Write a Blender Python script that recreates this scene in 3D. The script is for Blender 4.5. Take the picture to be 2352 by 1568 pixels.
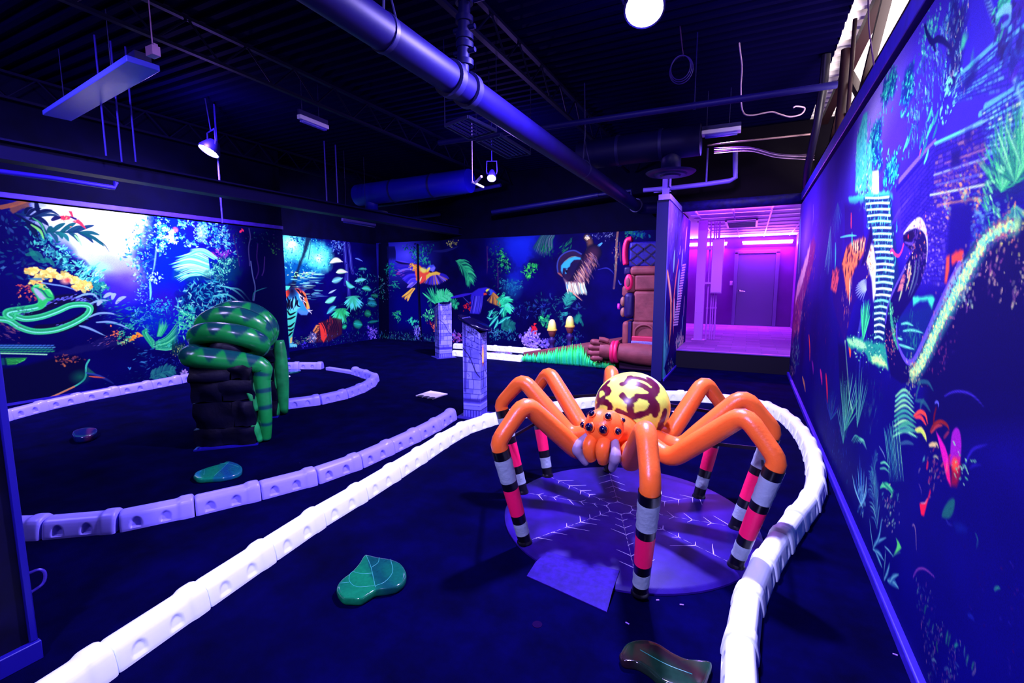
import bpy, bmesh, math, random
import numpy as np
from mathutils import Vector, Matrix, Euler, Quaternion, noise

R = math.radians
PI = math.pi
scene = bpy.context.scene
COL = scene.collection
for o in list(bpy.data.objects):
    bpy.data.objects.remove(o)

# ------------------------------------------------------------------ camera
FPX = 1095.0                      # focal length in pixels of the 2352 px wide frame
CAM_H = 1.5
PITCH = 6.977
YAW = 26.333
cam_data = bpy.data.cameras.new('camera')
cam_data.sensor_width = 36.0
cam_data.lens = FPX * 36.0 / 2352.0
cam_data.clip_start = 0.02
cam = bpy.data.objects.new('camera', cam_data)
COL.objects.link(cam)
cam.location = (0, 0, CAM_H)
cam.rotation_euler = (R(90 - PITCH), 0, R(YAW))
scene.camera = cam

# ------------------------------------------------------------------ view, world
vs = scene.view_settings
scene.display_settings.display_device = 'sRGB'
vs.view_transform = 'Standard'
vs.look = 'None'
vs.exposure = 1.35
vs.gamma = 1.0
vs.use_curve_mapping = False
world = bpy.data.worlds.new('world')
scene.world = world
world.use_nodes = True
bg = world.node_tree.nodes['Background']
bg.inputs[0].default_value = (0.05, 0.03, 1.0, 1)
bg.inputs[1].default_value = 0.012
scene.cycles.use_denoising = True
scene.cycles.max_bounces = 6
scene.cycles.diffuse_bounces = 3
scene.cycles.glossy_bounces = 3
scene.cycles.sample_clamp_indirect = 6.0
scene.cycles.caustics_reflective = False
scene.cycles.caustics_refractive = False

# the hall is lit by blacklight floods: strong blue with some violet white
LIGHT = (0.44, 0.36, 1.0)

def spot(name, loc, target, power, size=R(150), blend=1.0, radius=0.10, col=LIGHT, parent=None):
    d = bpy.data.lights.new(name, 'SPOT')
    d.energy = power
    d.color = col
    d.spot_size = size
    d.spot_blend = blend
    d.shadow_soft_size = radius
    o = bpy.data.objects.new(name, d)
    COL.objects.link(o)
    o.location = loc
    o.rotation_euler = (Vector(target) - Vector(loc)).to_track_quat('-Z', 'Y').to_euler()
    if parent:
        o.parent = parent
        o.matrix_parent_inverse = parent.matrix_world.inverted()
    return o

# floods on the ceiling behind the photographer (outside the frame)
spot('room_flood', (-0.9, -0.9, 3.5), (-0.9, 2.4, 0.3), 520, R(110), 1.0, 0.15)
spot('room_flood', (-4.4, 0.2, 3.5), (-8.1, 4.0, 1.0), 420, R(95), 1.0, 0.15)
spot('room_flood', (-4.6, -0.8, 3.5), (-5.0, 3.0, 0.0), 110, R(120), 1.0, 0.15)
spot('room_flood', (-0.6, 0.2, 3.4), (1.2, 3.6, 1.6), 120, R(110), 1.0, 0.12)
# the room behind the mural partition on the right is lit warm white
d_ = bpy.data.lights.new('back_room_light', 'AREA')
d_.shape = 'RECTANGLE'; d_.size = 1.2; d_.size_y = 4.0; d_.energy = 190; d_.color = (1.0, 0.86, 0.84)
o_ = bpy.data.objects.new('back_room_light', d_); COL.objects.link(o_)
o_.location = (1.6, 5.0, 2.2); o_.rotation_euler = (R(180), 0, 0)

# ------------------------------------------------------------------ pixel helpers (photo pixel -> point of the room)
_t, _y = R(PITCH), R(YAW)
_f = np.array([-math.sin(_y) * math.cos(_t), math.cos(_y) * math.cos(_t), -math.sin(_t)])
_r = np.array([math.cos(_y), math.sin(_y), 0.0])
_u = np.cross(_r, _f)
_o = np.array([0, 0, CAM_H])

def ray(px, py):
    return _f * FPX + _r * (px - 1176.0) + _u * (784.0 - py)

def onz(px, py, z=0.0):
    d = ray(px, py); return _o + d * ((z - CAM_H) / d[2])

def onx(px, py, x):
    d = ray(px, py); return _o + d * (x / d[0])

def ony(px, py, y):
    d = ray(px, py); return _o + d * (y / d[1])

def at_depth(px, py, dist):
    d = ray(px, py); return _o + d * (dist / FPX)

def proj(p):
    d = np.asarray(p, float) - _o
    z = d @ _f
    return 1176.0 + FPX * (d @ _r) / z, 784.0 - FPX * (d @ _u) / z

# ------------------------------------------------------------------ colour
def lin1(c):
    c = c / 255.0
    return c / 12.92 if c <= 0.04045 else ((c + 0.055) / 1.055) ** 2.4

def lin(r, g, b):
    return (lin1(r), lin1(g), lin1(b))

def alb(r, g, b, e=1.0):
    """paint colour that shows as the given screen colour under the blacklight at level e"""
    c = lin(r, g, b)
    return tuple(min(0.92, c[i] / (LIGHT[i] * e)) for i in range(3))

MATS = {}
def mat(name, color, rough=0.5, spec=0.5, metal=0.0, noise=0.0, scale=20.0, bump=0.0, bscale=60.0, emit=None, estr=0.0, coat=0.0):
    if name in MATS:
        return MATS[name]
    m = bpy.data.materials.new(name)
    m.use_nodes = True
    nt = m.node_tree
    b = nt.nodes['Principled BSDF']
    b.inputs['Roughness'].default_value = rough
    b.inputs['Specular IOR Level'].default_value = spec
    b.inputs['Metallic'].default_value = metal
    b.inputs['Coat Weight'].default_value = coat
    b.inputs['Coat Roughness'].default_value = 0.08
    b.inputs['Base Color'].default_value = (*color, 1)
    if noise > 0 or bump > 0:
        tc = nt.nodes.new('ShaderNodeTexCoord')
    if noise > 0:
        n = nt.nodes.new('ShaderNodeTexNoise')
        n.inputs['Scale'].default_value = scale
        n.inputs['Detail'].default_value = 4
        nt.links.new(tc.outputs['Object'], n.inputs['Vector'])
        r = nt.nodes.new('ShaderNodeValToRGB')
        r.color_ramp.elements[0].position = 0.3
        r.color_ramp.elements[1].position = 0.7
        r.color_ramp.elements[0].color = (*[c * (1 - noise) for c in color], 1)
        r.color_ramp.elements[1].color = (*[min(1, c * (1 + noise)) for c in color], 1)
        nt.links.new(n.outputs['Fac'], r.inputs['Fac'])
        nt.links.new(r.outputs['Color'], b.inputs['Base Color'])
    if bump > 0:
        n2 = nt.nodes.new('ShaderNodeTexNoise')
        n2.inputs['Scale'].default_value = bscale
        n2.inputs['Detail'].default_value = 3
        nt.links.new(tc.outputs['Object'], n2.inputs['Vector'])
        bp = nt.nodes.new('ShaderNodeBump')
        bp.inputs['Strength'].default_value = bump
        bp.inputs['Distance'].default_value = 0.01
        nt.links.new(n2.outputs['Fac'], bp.inputs['Height'])
        nt.links.new(bp.outputs['Normal'], b.inputs['Normal'])
    if emit:
        b.inputs['Emission Color'].default_value = (*emit, 1)
        b.inputs['Emission Strength'].default_value = estr
    MATS[name] = m
    return m

def attr_mat(name, rough=0.6, spec=0.3, grain=0.25, gscale=300.0, bump=0.0):
    """painted print: colour stored on the mesh, fine print grain on top"""
    m = bpy.data.materials.new(name)
    m.use_nodes = True
    nt = m.node_tree
    b = nt.nodes['Principled BSDF']
    a = nt.nodes.new('ShaderNodeAttribute'); a.attribute_name = 'Col'
    b.inputs['Roughness'].default_value = rough
    b.inputs['Specular IOR Level'].default_value = spec
    tc = nt.nodes.new('ShaderNodeTexCoord')
    n = nt.nodes.new('ShaderNodeTexNoise'); n.inputs['Scale'].default_value = gscale; n.inputs['Detail'].default_value = 2
    nt.links.new(tc.outputs['Object'], n.inputs['Vector'])
    mr = nt.nodes.new('ShaderNodeMapRange')
    mr.inputs['From Min'].default_value = 0.3; mr.inputs['From Max'].default_value = 0.7
    mr.inputs['To Min'].default_value = 1 - grain; mr.inputs['To Max'].default_value = 1 + grain
    nt.links.new(n.outputs['Fac'], mr.inputs['Value'])
    vm = nt.nodes.new('ShaderNodeVectorMath'); vm.operation = 'SCALE'
    nt.links.new(a.outputs['Color'], vm.inputs[0]); nt.links.new(mr.outputs['Result'], vm.inputs['Scale'])
    nt.links.new(vm.outputs['Vector'], b.inputs['Base Color'])
    if bump > 0:
        bp = nt.nodes.new('ShaderNodeBump'); bp.inputs['Strength'].default_value = bump; bp.inputs['Distance'].default_value = 0.004
        nt.links.new(n.outputs['Fac'], bp.inputs['Height']); nt.links.new(bp.outputs['Normal'], b.inputs['Normal'])
    MATS[name] = m
    return m

# ------------------------------------------------------------------ mesh building
class MB:
    """collects shapes of ONE part, then builds one mesh object"""
    def __init__(s):
        s.v = []; s.f = []
    def add(s, verts, faces):
        k = len(s.v)
        s.v += [tuple(float(c) for c in v) for v in verts]
        s.f += [tuple(i + k for i in f) for f in faces]
        return s
    def box(s, c, size, rot=None):
        hx, hy, hz = size[0] / 2, size[1] / 2, size[2] / 2
        vv = [Vector((x, y, z)) for x in (-hx, hx) for y in (-hy, hy) for z in (-hz, hz)]
        if rot is not None:
            vv = [rot @ v for v in vv]
        vv = [v + Vector(c) for v in vv]
        return s.add(vv, [(0, 1, 3, 2), (4, 6, 7, 5), (0, 4, 5, 1), (2, 3, 7, 6), (0, 2, 6, 4), (1, 5, 7, 3)])
    def bar(s, a, b, w, h, up=(0, 0, 1)):
        a, b = Vector(a), Vector(b)
        d = (b - a); L = d.length; d.normalize()
        upv = Vector(up)
        if abs(d.dot(upv)) > 0.98:
            upv = Vector((0, 1, 0))
        x = d.cross(upv).normalized(); z = x.cross(d).normalized()
        m = Matrix((x, d, z)).transposed()
        return s.box((a + b) / 2, (w, L, h), m)
    def tube(s, pts, rad, n=16, caps=True, closed=False, flat=1.0):
        pts = [Vector(p) for p in pts]
        m = len(pts)
        rads = rad if hasattr(rad, '__len__') else [rad] * m
        tang = []
        for i in range(m):
            if closed:
                t = pts[(i + 1) % m] - pts[i - 1]
            else:
                t = pts[min(i + 1, m - 1)] - pts[max(i - 1, 0)]
            tang.append(t.normalized())
        ref = Vector((0, 0, 1)) if abs(tang[0].z) < 0.9 else Vector((0, 1, 0))
        nrm = (ref - tang[0] * ref.dot(tang[0])).normalized()
        verts = []; 
        for i in range(m):
            nrm = (nrm - tang[i] * nrm.dot(tang[i])).normalized()
            bi = tang[i].cross(nrm)
            for k in range(n):
                a = 2 * PI * k / n
                verts.append(pts[i] + nrm * (math.cos(a) * rads[i]) + bi * (math.sin(a) * rads[i] * flat))
        faces = []
        for i in range(m if closed else m - 1):
            j = (i + 1) % m
            for k in range(n):
                k2 = (k + 1) % n
                faces.append((i * n + k, i * n + k2, j * n + k2, j * n + k))
        if caps and not closed:
            faces.append(tuple(range(n))[::-1])
            faces.append(tuple((m - 1) * n + k for k in range(n)))
        return s.add(verts, faces)
    def lathe(s, prof, c=(0, 0, 0), n=32, axis=None):
        """prof: list of (r, z)"""
        q = Quaternion() if axis is None else Vector((0, 0, 1)).rotation_difference(Vector(axis))
        verts = []
        for r, z in prof:
            for k in range(n):
                a = 2 * PI * k / n
                verts.append(q @ Vector((r * math.cos(a), r * math.sin(a), z)) + Vector(c))
        faces = []
        for i in range(len(prof) - 1):
            for k in range(n):
                k2 = (k + 1) % n
                faces.append((i * n + k, i * n + k2, (i + 1) * n + k2, (i + 1) * n + k))
        if prof[0][0] > 1e-5: faces.append(tuple(range(n))[::-1])
        if prof[-1][0] > 1e-5: faces.append(tuple((len(prof) - 1) * n + k for k in range(n)))
        return s.add(verts, faces)
    def ball(s, c, r, nu=24, nv=14, rot=None):
        rx, ry, rz = r if hasattr(r, '__len__') else (r, r, r)
        verts = []
        for i in range(nv + 1):
            th = PI * i / nv
            for k in range(nu):
                a = 2 * PI * k / nu
                p = Vector((rx * math.sin(th) * math.cos(a), ry * math.sin(th) * math.sin(a), rz * math.cos(th)))
                if rot is not None: p = rot @ p
                verts.append(p + Vector(c))
        faces = []
        for i in range(nv):
            for k in range(nu):
                k2 = (k + 1) % nu
                faces.append((i * nu + k, (i + 1) * nu + k, (i + 1) * nu + k2, i * nu + k2))
        return s.add(verts, faces)
    def prism(s, outline, ex):
        """outline: list of 3d points (one face), ex: extrusion vector"""
        n = len(outline)
        ex = Vector(ex)
        vv = [Vector(p) for p in outline] + [Vector(p) + ex for p in outline]
        ff = [tuple(range(n))[::-1], tuple(range(n, 2 * n))]
        ff += [(i, (i + 1) % n, n + (i + 1) % n, n + i) for i in range(n)]
        return s.add(vv, ff)
    def build(s, name, m=None, parent=None, smooth=False, bevel=0.0, segs=2, subsurf=0, loc=None, angle=40):
        me = bpy.data.meshes.new(name)
        me.from_pydata(s.v, [], s.f)
        bm = bmesh.new(); bm.from_mesh(me)
        bmesh.ops.remove_doubles(bm, verts=bm.verts, dist=1e-5)
        bmesh.ops.recalc_face_normals(bm, faces=bm.faces)
        bm.to_mesh(me); bm.free()
        o = bpy.data.objects.new(name, me)
        COL.objects.link(o)
        if m is not None: me.materials.append(m)
        if bevel > 0:
            md = o.modifiers.new('bevel', 'BEVEL'); md.width = bevel; md.segments = segs; md.limit_method = 'ANGLE'; md.angle_limit = R(35)
        if subsurf:
            md = o.modifiers.new('subd', 'SUBSURF'); md.levels = subsurf; md.render_levels = subsurf
        if smooth or bevel > 0 or subsurf:
            for p in me.polygons: p.use_smooth = True
            if smooth == 'auto' or bevel > 0:
                me.set_sharp_from_angle(angle=R(angle))
        if parent is not None:
            o.parent = parent
            o.matrix_parent_inverse = parent.matrix_world.inverted()
        return o

def tag(o, label=None, cat=None, group=None, kind=None):
    if label: o['label'] = label
    if cat:
        o['category'] = cat
        if not kind: o['kind'] = 'thing'
    if group: o['group'] = group
    if kind: o['kind'] = kind
    return o

def thing(name, label, cat, loc=(0, 0, 0), rz=0.0, group=None):
    o = bpy.data.objects.new(name, None)
    COL.objects.link(o)
    o.empty_display_size = 0.1
    o.location = loc
    o.rotation_euler = (0, 0, rz)
    bpy.context.view_layer.update()
    return tag(o, label, cat, group)

def structure(o):
    o['kind'] = 'structure'
    return o

def smooth_path(pts, n=8):
    """Catmull-Rom through points (any dimension)"""
    P = [np.asarray(p, float) for p in pts]
    if len(P) < 3:
        return [P[0] + (P[1] - P[0]) * t for t in np.linspace(0, 1, n + 1)]
    Q = [2 * P[0] - P[1]] + P + [2 * P[-1] - P[-2]]
    out = []
    for i in range(1, len(Q) - 2):
        a, b, c, d = Q[i - 1], Q[i], Q[i + 1], Q[i + 2]
        for k in range(n):
            t = k / n
            out.append(0.5 * ((2 * b) + (c - a) * t + (2 * a - 5 * b + 4 * c - d) * t * t + (3 * b - a - 3 * c + d) * t ** 3))
    out.append(P[-1])
    return out
# ------------------------------------------------------------------ painter for the printed jungle murals
class Canvas:
    """a print in wall coordinates (u along the wall, v up), in metres; colours are screen colours under the blacklight"""
    def __init__(s, u0, u1, v0, v1, res, P, base, seed=1):
        s.u0, s.v0, s.res, s.P = u0, v0, res, P
        s.W = int(round((u1 - u0) / res)) + 1; s.H = int(round((v1 - v0) / res)) + 1
        s.U = u0 + np.arange(s.W) * res; s.V = v0 + np.arange(s.H) * res
        s.A = np.empty((s.H, s.W, 3)); s.A[:] = base
        s.rng = np.random.RandomState(seed)
        s.T = (0.0, 0.0, 1.0)
        s.wk = 1.0; s.lk = 1.0; s.nk = 1.0      # finer brush for small passages
    def view(s, x0=0.0, y0=0.0, k=1.0):
        """following coordinates are in a crop of the photo that starts at (x0, y0), enlarged k times"""
        s.T = (x0, y0, k)
    def q(s, p):
        x0, y0, k = s.T
        return np.array(s.P(x0 + p[0] / k, y0 + p[1] / k))
    def win(s, lo, hi):
        i0 = max(0, int((lo[0] - s.u0) / s.res)); i1 = min(s.W, int((hi[0] - s.u0) / s.res) + 2)
        j0 = max(0, int((lo[1] - s.v0) / s.res)); j1 = min(s.H, int((hi[1] - s.v0) / s.res) + 2)
        if i1 <= i0 or j1 <= j0: return None
        return slice(j0, j1), slice(i0, i1)
    def grid(s, w):
        return np.meshgrid(s.U[w[1]], s.V[w[0]])
    def blend(s, w, a, col):
        s.A[w] += (np.asarray(col, float) - s.A[w]) * a[..., None]
    def noise(s, w, cell, oct=3, seed=0):
        """value noise 0..1 on the window"""
        X, Y = s.grid(w)
        out = 0; amp = 1; tot = 0
        for k in range(oct):
            rs = np.random.RandomState(seed + 17 * k)
            t = rs.rand(64, 64)
            x = X / cell * 2 ** k + 500; y = Y / cell * 2 ** k + 500
            xi = np.floor(x).astype(int); yi = np.floor(y).astype(int)
            fx = x - xi; fy = y - yi
            fx = fx * fx * (3 - 2 * fx); fy = fy * fy * (3 - 2 * fy)
            g = lambda a, b: t[(yi + b) % 64, (xi + a) % 64]
            out = out + amp * ((g(0, 0) * (1 - fx) + g(1, 0) * fx) * (1 - fy) + (g(0, 1) * (1 - fx) + g(1, 1) * fx) * fy)
            tot += amp; amp *= 0.55
        return out / tot
    def fill(s, pts, col, soft=0.012, a=1.0, uv=False, ragged=0.0, cell=0.08, smooth=False):
        p = np.array([x if uv else s.q(x) for x in pts])
        if smooth: p = np.array(smooth_path(list(p) + [p[0]], 6))[:-1]
        m = soft + ragged
        w = s.win(p.min(0) - m, p.max(0) + m)
        if w is None: return
        X, Y = s.grid(w)
        ins = np.zeros(X.shape, bool); d2 = np.full(X.shape, 1e9)
        for i in range(len(p)):
            ax, ay = p[i]; bx, by = p[(i + 1) % len(p)]
            if ay != by:
                c = (ay > Y) != (by > Y)
                ins ^= c & (X < (bx - ax) * (Y - ay) / (by - ay) + ax)
            dx, dy = bx - ax, by - ay
            L = dx * dx + dy * dy + 1e-12
            t = np.clip(((X - ax) * dx + (Y - ay) * dy) / L, 0, 1)
            d2 = np.minimum(d2, (X - ax - t * dx) ** 2 + (Y - ay - t * dy) ** 2)
        sd = np.sqrt(d2) * np.where(ins, 1, -1)
        if ragged > 0:
            sd = sd + (s.noise(w, cell, 3, int(s.rng.randint(999))) - 0.5) * 2 * ragged
        s.blend(w, a * np.clip(sd / soft + 0.5, 0, 1), col)
    def stroke(s, pts, wid, col, a=1.0, soft=None, uv=False, prof=None, n=6, shade=None):
        """curved brush stroke, wid in metres (full width); prof(t) scales it; shade = edge colour"""
        wid = wid * s.wk
        p = [np.array(x, float) if uv else s.q(x) for x in pts]
        p = np.array(smooth_path(p, n))
        m = len(p)
        tt = np.linspace(0, 1, m)
        ww = np.array([wid * (prof(t) if prof else 1.0) / 2 for t in tt])
        sf = soft if soft is not None else max(s.res * 1.1, 0.15 * wid)
        mg = ww.max() + sf
        w = s.win(p.min(0) - mg, p.max(0) + mg)
        if w is None: return
        X, Y = s.grid(w)
        best = np.full(X.shape, -1e9); rel = np.zeros(X.shape)
        for i in range(m - 1):
            ax, ay = p[i]; dx, dy = p[i + 1] - p[i]
            L = dx * dx + dy * dy + 1e-12
            t = np.clip(((X - ax) * dx + (Y - ay) * dy) / L, 0, 1)
            d = np.sqrt((X - ax - t * dx) ** 2 + (Y - ay - t * dy) ** 2)
            wt = ww[i] + (ww[i + 1] - ww[i]) * t
            e = wt - d
            if shade is not None:
                rel = np.where(e > best, d / np.maximum(wt, 1e-4), rel)
            best = np.maximum(best, e)
        al = a * np.clip(best / sf + 0.5, 0, 1)
        if shade is not None:
            c = np.asarray(col, float) + (np.asarray(shade, float) - np.asarray(col, float)) * np.clip(rel, 0, 1)[..., None] ** 2
            s.A[w] += (c - s.A[w]) * al[..., None]
        else:
            s.blend(w, al, col)
    def blob(s, c, r, col, a=1.0, pw=1.5, uv=False, noise=0.0, cell=0.3):
        c = np.array(c, float) if uv else s.q(c)
        r = np.array(r, float)
        w = s.win(c - r, c + r)
        if w is None: return
        X, Y = s.grid(w)
        k = np.sqrt(((X - c[0]) / r[0]) ** 2 + ((Y - c[1]) / r[1]) ** 2)
        if noise: k = k + (s.noise(w, cell, 4, int(s.rng.randint(999))) - 0.5) * 2 * noise
        s.blend(w, a * np.clip(1 - k, 0, 1) ** pw, col)
    def leaf(s, c, L, asp, ang, col, a=1.0):
        """one small leaf at uv c"""
        r = L / 2
        w = s.win(c - r, c + r)
        if w is None: return
        X, Y = s.grid(w)
        X = X - c[0]; Y = Y - c[1]
        ca, sa = math.cos(ang), math.sin(ang)
        x = (X * ca + Y * sa) / r; y = (-X * sa + Y * ca) / (r * asp)
        k = 1 - x * x - np.abs(y) * (1 + 0.4 * x)
        s.blend(w, a * np.clip(k * 2.2, 0, 1), col)
    def pick(s, cols):
        i, j = s.rng.randint(len(cols), size=2); t = s.rng.rand()
        return np.array(cols[i], float) * t + np.array(cols[j], float) * (1 - t)
    def scatter(s, poly, n, size, cols, ang=(0, 360), asp=0.35, a=1.0, feather=0.035, clump=0.8):
        """leaves strewn over a polygon of pixels"""
        p = np.array([s.q(x) for x in poly])
        lo, hi = p.min(0), p.max(0)
        k = 0; tries = 0; n = int(n * s.nk)
        while k < n and tries < n * 20:
            tries += 1
            c = lo + s.rng.rand(2) * (hi - lo)
            ins = False
            for i in range(len(p)):
                ax, ay = p[i]; bx, by = p[(i + 1) % len(p)]
                if (ay > c[1]) != (by > c[1]) and c[0] < (bx - ax) * (c[1] - ay) / (by - ay) + ax: ins = not ins
            if not ins: continue
            if feather:
                c = c + s.rng.randn(2) * feather
            if clump > 0:
                g = (math.sin(c[0] * 37 + 1.3 * math.sin(c[1] * 29)) + math.sin(c[1] * 41 + 1.7 * math.sin(c[0] * 23))) * 0.25 + 0.5
                if g < clump * s.rng.rand(): 
                    k += 0.5; continue
            k += 1
            L = (size[0] + (size[1] - size[0]) * s.rng.rand() ** 1.6) * s.lk
            s.leaf(c, L, asp, R(ang[0] + (ang[1] - ang[0]) * s.rng.rand()), s.pick(cols), a * (0.6 + 0.4 * s.rng.rand()))
    def frond(s, pts, n, L, wid, cols, side=(1, -1), sweep=50, droop=0.3, a=1.0, rib=None, L2=None):
        """palm frond: rib through pixel points with n leaflets per side, L in metres"""
        p = smooth_path([s.q(x) for x in pts], 8)
        m = len(p)
        for k in range(n):
            t = (k + 0.5) / n
            f = t * (m - 1); i = min(int(f), m - 2)
            b = p[i] + (p[i + 1] - p[i]) * (f - i)
            d = p[i + 1] - p[i]; ang = math.atan2(d[1], d[0])
            ll = (L + ((L2 if L2 is not None else L) - L) * t) * (math.sin(PI * min(1, 0.25 + 0.8 * t)) * 0.6 + 0.45) * (0.85 + 0.3 * s.rng.rand())
            for sd in side:
                g = ang + sd * R(sweep + s.rng.randn() * 5)
                tip = b + ll * np.array([math.cos(g), math.sin(g)])
                mid = (b + tip) / 2 + np.array([0, droop * ll * 0.25]); tip = tip - np.array([0, droop * ll * 0.35])
                s.stroke([b, mid, tip], wid, s.pick(cols), a, uv=True, prof=lambda t: (1 - t) ** 0.6 * (0.4 + 1.2 * min(1, t * 3)), n=3)
        if rib is not None:
            s.stroke(pts, wid * 0.8, rib, a)
    def fan(s, c, r, a0, a1, n, wid, cols, a=1.0, squash=1.0, droop=0.0):
        c = s.q(c)
        for k in range(n):
            g = R(a0 + (a1 - a0) * (k + 0.5) / n + s.rng.randn() * 2)
            ll = r * (0.8 + 0.3 * s.rng.rand())
            tip = c + ll * np.array([math.cos(g) * squash, math.sin(g)])
            mid = (c + tip) / 2 + np.array([0, droop * ll * 0.3])
            s.stroke([c, mid, tip - np.array([0, droop * ll * 0.4])], wid, s.pick(cols), a, uv=True, prof=lambda t: 0.35 + 1.5 * t * (1 - t) * 2 if t < 0.98 else 0.1, n=3)
    def curve(s, pts, wid_px_m, col, a=1.0, taper=True, **k):
        s.stroke(pts, wid_px_m, col, a, prof=(lambda t: max(0.08, math.sin(PI * min(1, 0.12 + 0.88 * t)) ** 0.6)) if taper else None, **k)
    def bricks(s, quad, rows, cols, line, fills, lw=0.006, fa=0.5, prob=0.5, la=0.8):
        """coursed stonework in a four-cornered patch of pixels (top left, top right, bottom right, bottom left)"""
        A, B, C, D = [np.array(s.q(p)) for p in quad]
        f = lambda u, v: (A * (1 - u) + B * u) * (1 - v) + (D * (1 - u) + C * u) * v
        for r in range(rows):
            v0, v1 = r / rows, (r + 1) / rows
            u = -s.rng.rand() / cols
            while u < 1:
                u1 = u + (0.6 + 0.8 * s.rng.rand()) / cols
                a, b = max(u, 0) + 0.08 / cols, min(u1, 1) - 0.08 / cols
                if b > a and s.rng.rand() < prob:
                    s.fill([f(a, v0 + 0.12 / rows), f(b, v0 + 0.12 / rows), f(b, v1 - 0.1 / rows), f(a, v1 - 0.1 / rows)], s.pick(fills), 0.008, fa * (0.4 + 0.6 * s.rng.rand()), uv=True)
                if 0 < u1 < 1: s.stroke([f(u1, v0), f(u1, v1)], lw, line, la * 0.8, uv=True, n=2)
                u = u1
            s.stroke([f(0, v0), f(0.5, v0), f(1, v0)], lw, line, la, uv=True, n=3)
    def albedo(s, e):
        c = np.clip(s.A, 0, 255) / 255.0
        l = np.where(c <= 0.04045, c / 12.92, ((c + 0.055) / 1.055) ** 2.4)
        return np.clip(l / (np.array(LIGHT) * e), 0, 0.92)
    def mesh(s, name, material, e, to3d, thick, us=None, vs_=None, parent=None):
        """panel with a fine front skin carrying the print and a plain back; to3d(u, v, off) -> xyz"""
        al = s.albedo(e)
        U = s.U if us is None else us; V = s.V if vs_ is None else vs_
        iu = (U - s.u0) / s.res; iv = (V - s.v0) / s.res
        i0 = np.clip(iu.astype(int), 0, s.W - 2); j0 = np.clip(iv.astype(int), 0, s.H - 2)
        fu = np.clip(iu - i0, 0, 1)[None, :, None]; fv = np.clip(iv - j0, 0, 1)[:, None, None]
        J, I = np.meshgrid(j0, i0, indexing='ij')
        c = (al[J, I] * (1 - fu) + al[J, I + 1] * fu) * (1 - fv) + (al[J + 1, I] * (1 - fu) + al[J + 1, I + 1] * fu) * fv
        nu, nv = len(U), len(V)
        UU, VV = np.meshgrid(U, V)
        xyz = to3d(UU.ravel(), VV.ravel(), 0.0)
        idx = np.arange(nu * nv).reshape(nv, nu)
        quads = np.stack([idx[:-1, :-1], idx[:-1, 1:], idx[1:, 1:], idx[1:, :-1]], -1).reshape(-1, 4)
        # back and rim
        N = nu * nv
        cu = np.array([U[0], U[-1], U[-1], U[0]]); cv = np.array([V[0], V[0], V[-1], V[-1]])
        back = to3d(cu, cv, thick)
        fc = [idx[0, 0], idx[0, -1], idx[-1, -1], idx[-1, 0]]
        xyz = np.concatenate([xyz, back])
        extra = [[N + 3, N + 2, N + 1, N]]
        for k in range(4):
            extra.append([fc[k], N + k, N + (k + 1) % 4, fc[(k + 1) % 4]])
        quads = np.concatenate([quads, np.array(extra)]).astype(np.int32)
        me = bpy.data.meshes.new(name)
        me.vertices.add(len(xyz)); me.vertices.foreach_set('co', np.ascontiguousarray(xyz, dtype=np.float32).ravel())
        nf = len(quads)
        me.loops.add(nf * 4); me.loops.foreach_set('vertex_index', quads.ravel())
        me.polygons.add(nf); me.polygons.foreach_set('loop_start', np.arange(0, nf * 4, 4, dtype=np.int32))
        me.update(calc_edges=True)
        at = me.attributes.new('Col', 'FLOAT_COLOR', 'POINT')
        cc = np.ones((len(xyz), 4), np.float32); cc[:N, :3] = c.reshape(-1, 3); cc[N:, :3] = 0.01
        at.data.foreach_set('color', cc.ravel())
        me.materials.append(material)
        o = bpy.data.objects.new(name, me); COL.objects.link(o)
        if parent is not None: o.parent = parent
        return o

XL, XT, YB, XR, XS = -8.11, -9.0, 10.0, 0.655, -1.12     # planes of the printed walls
def P_x(X):
    return lambda px, py: onx(px, py, X)[1:3]
def P_y(Y):
    return lambda px, py: (lambda p: (p[0], p[2]))(ony(px, py, Y))
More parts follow.
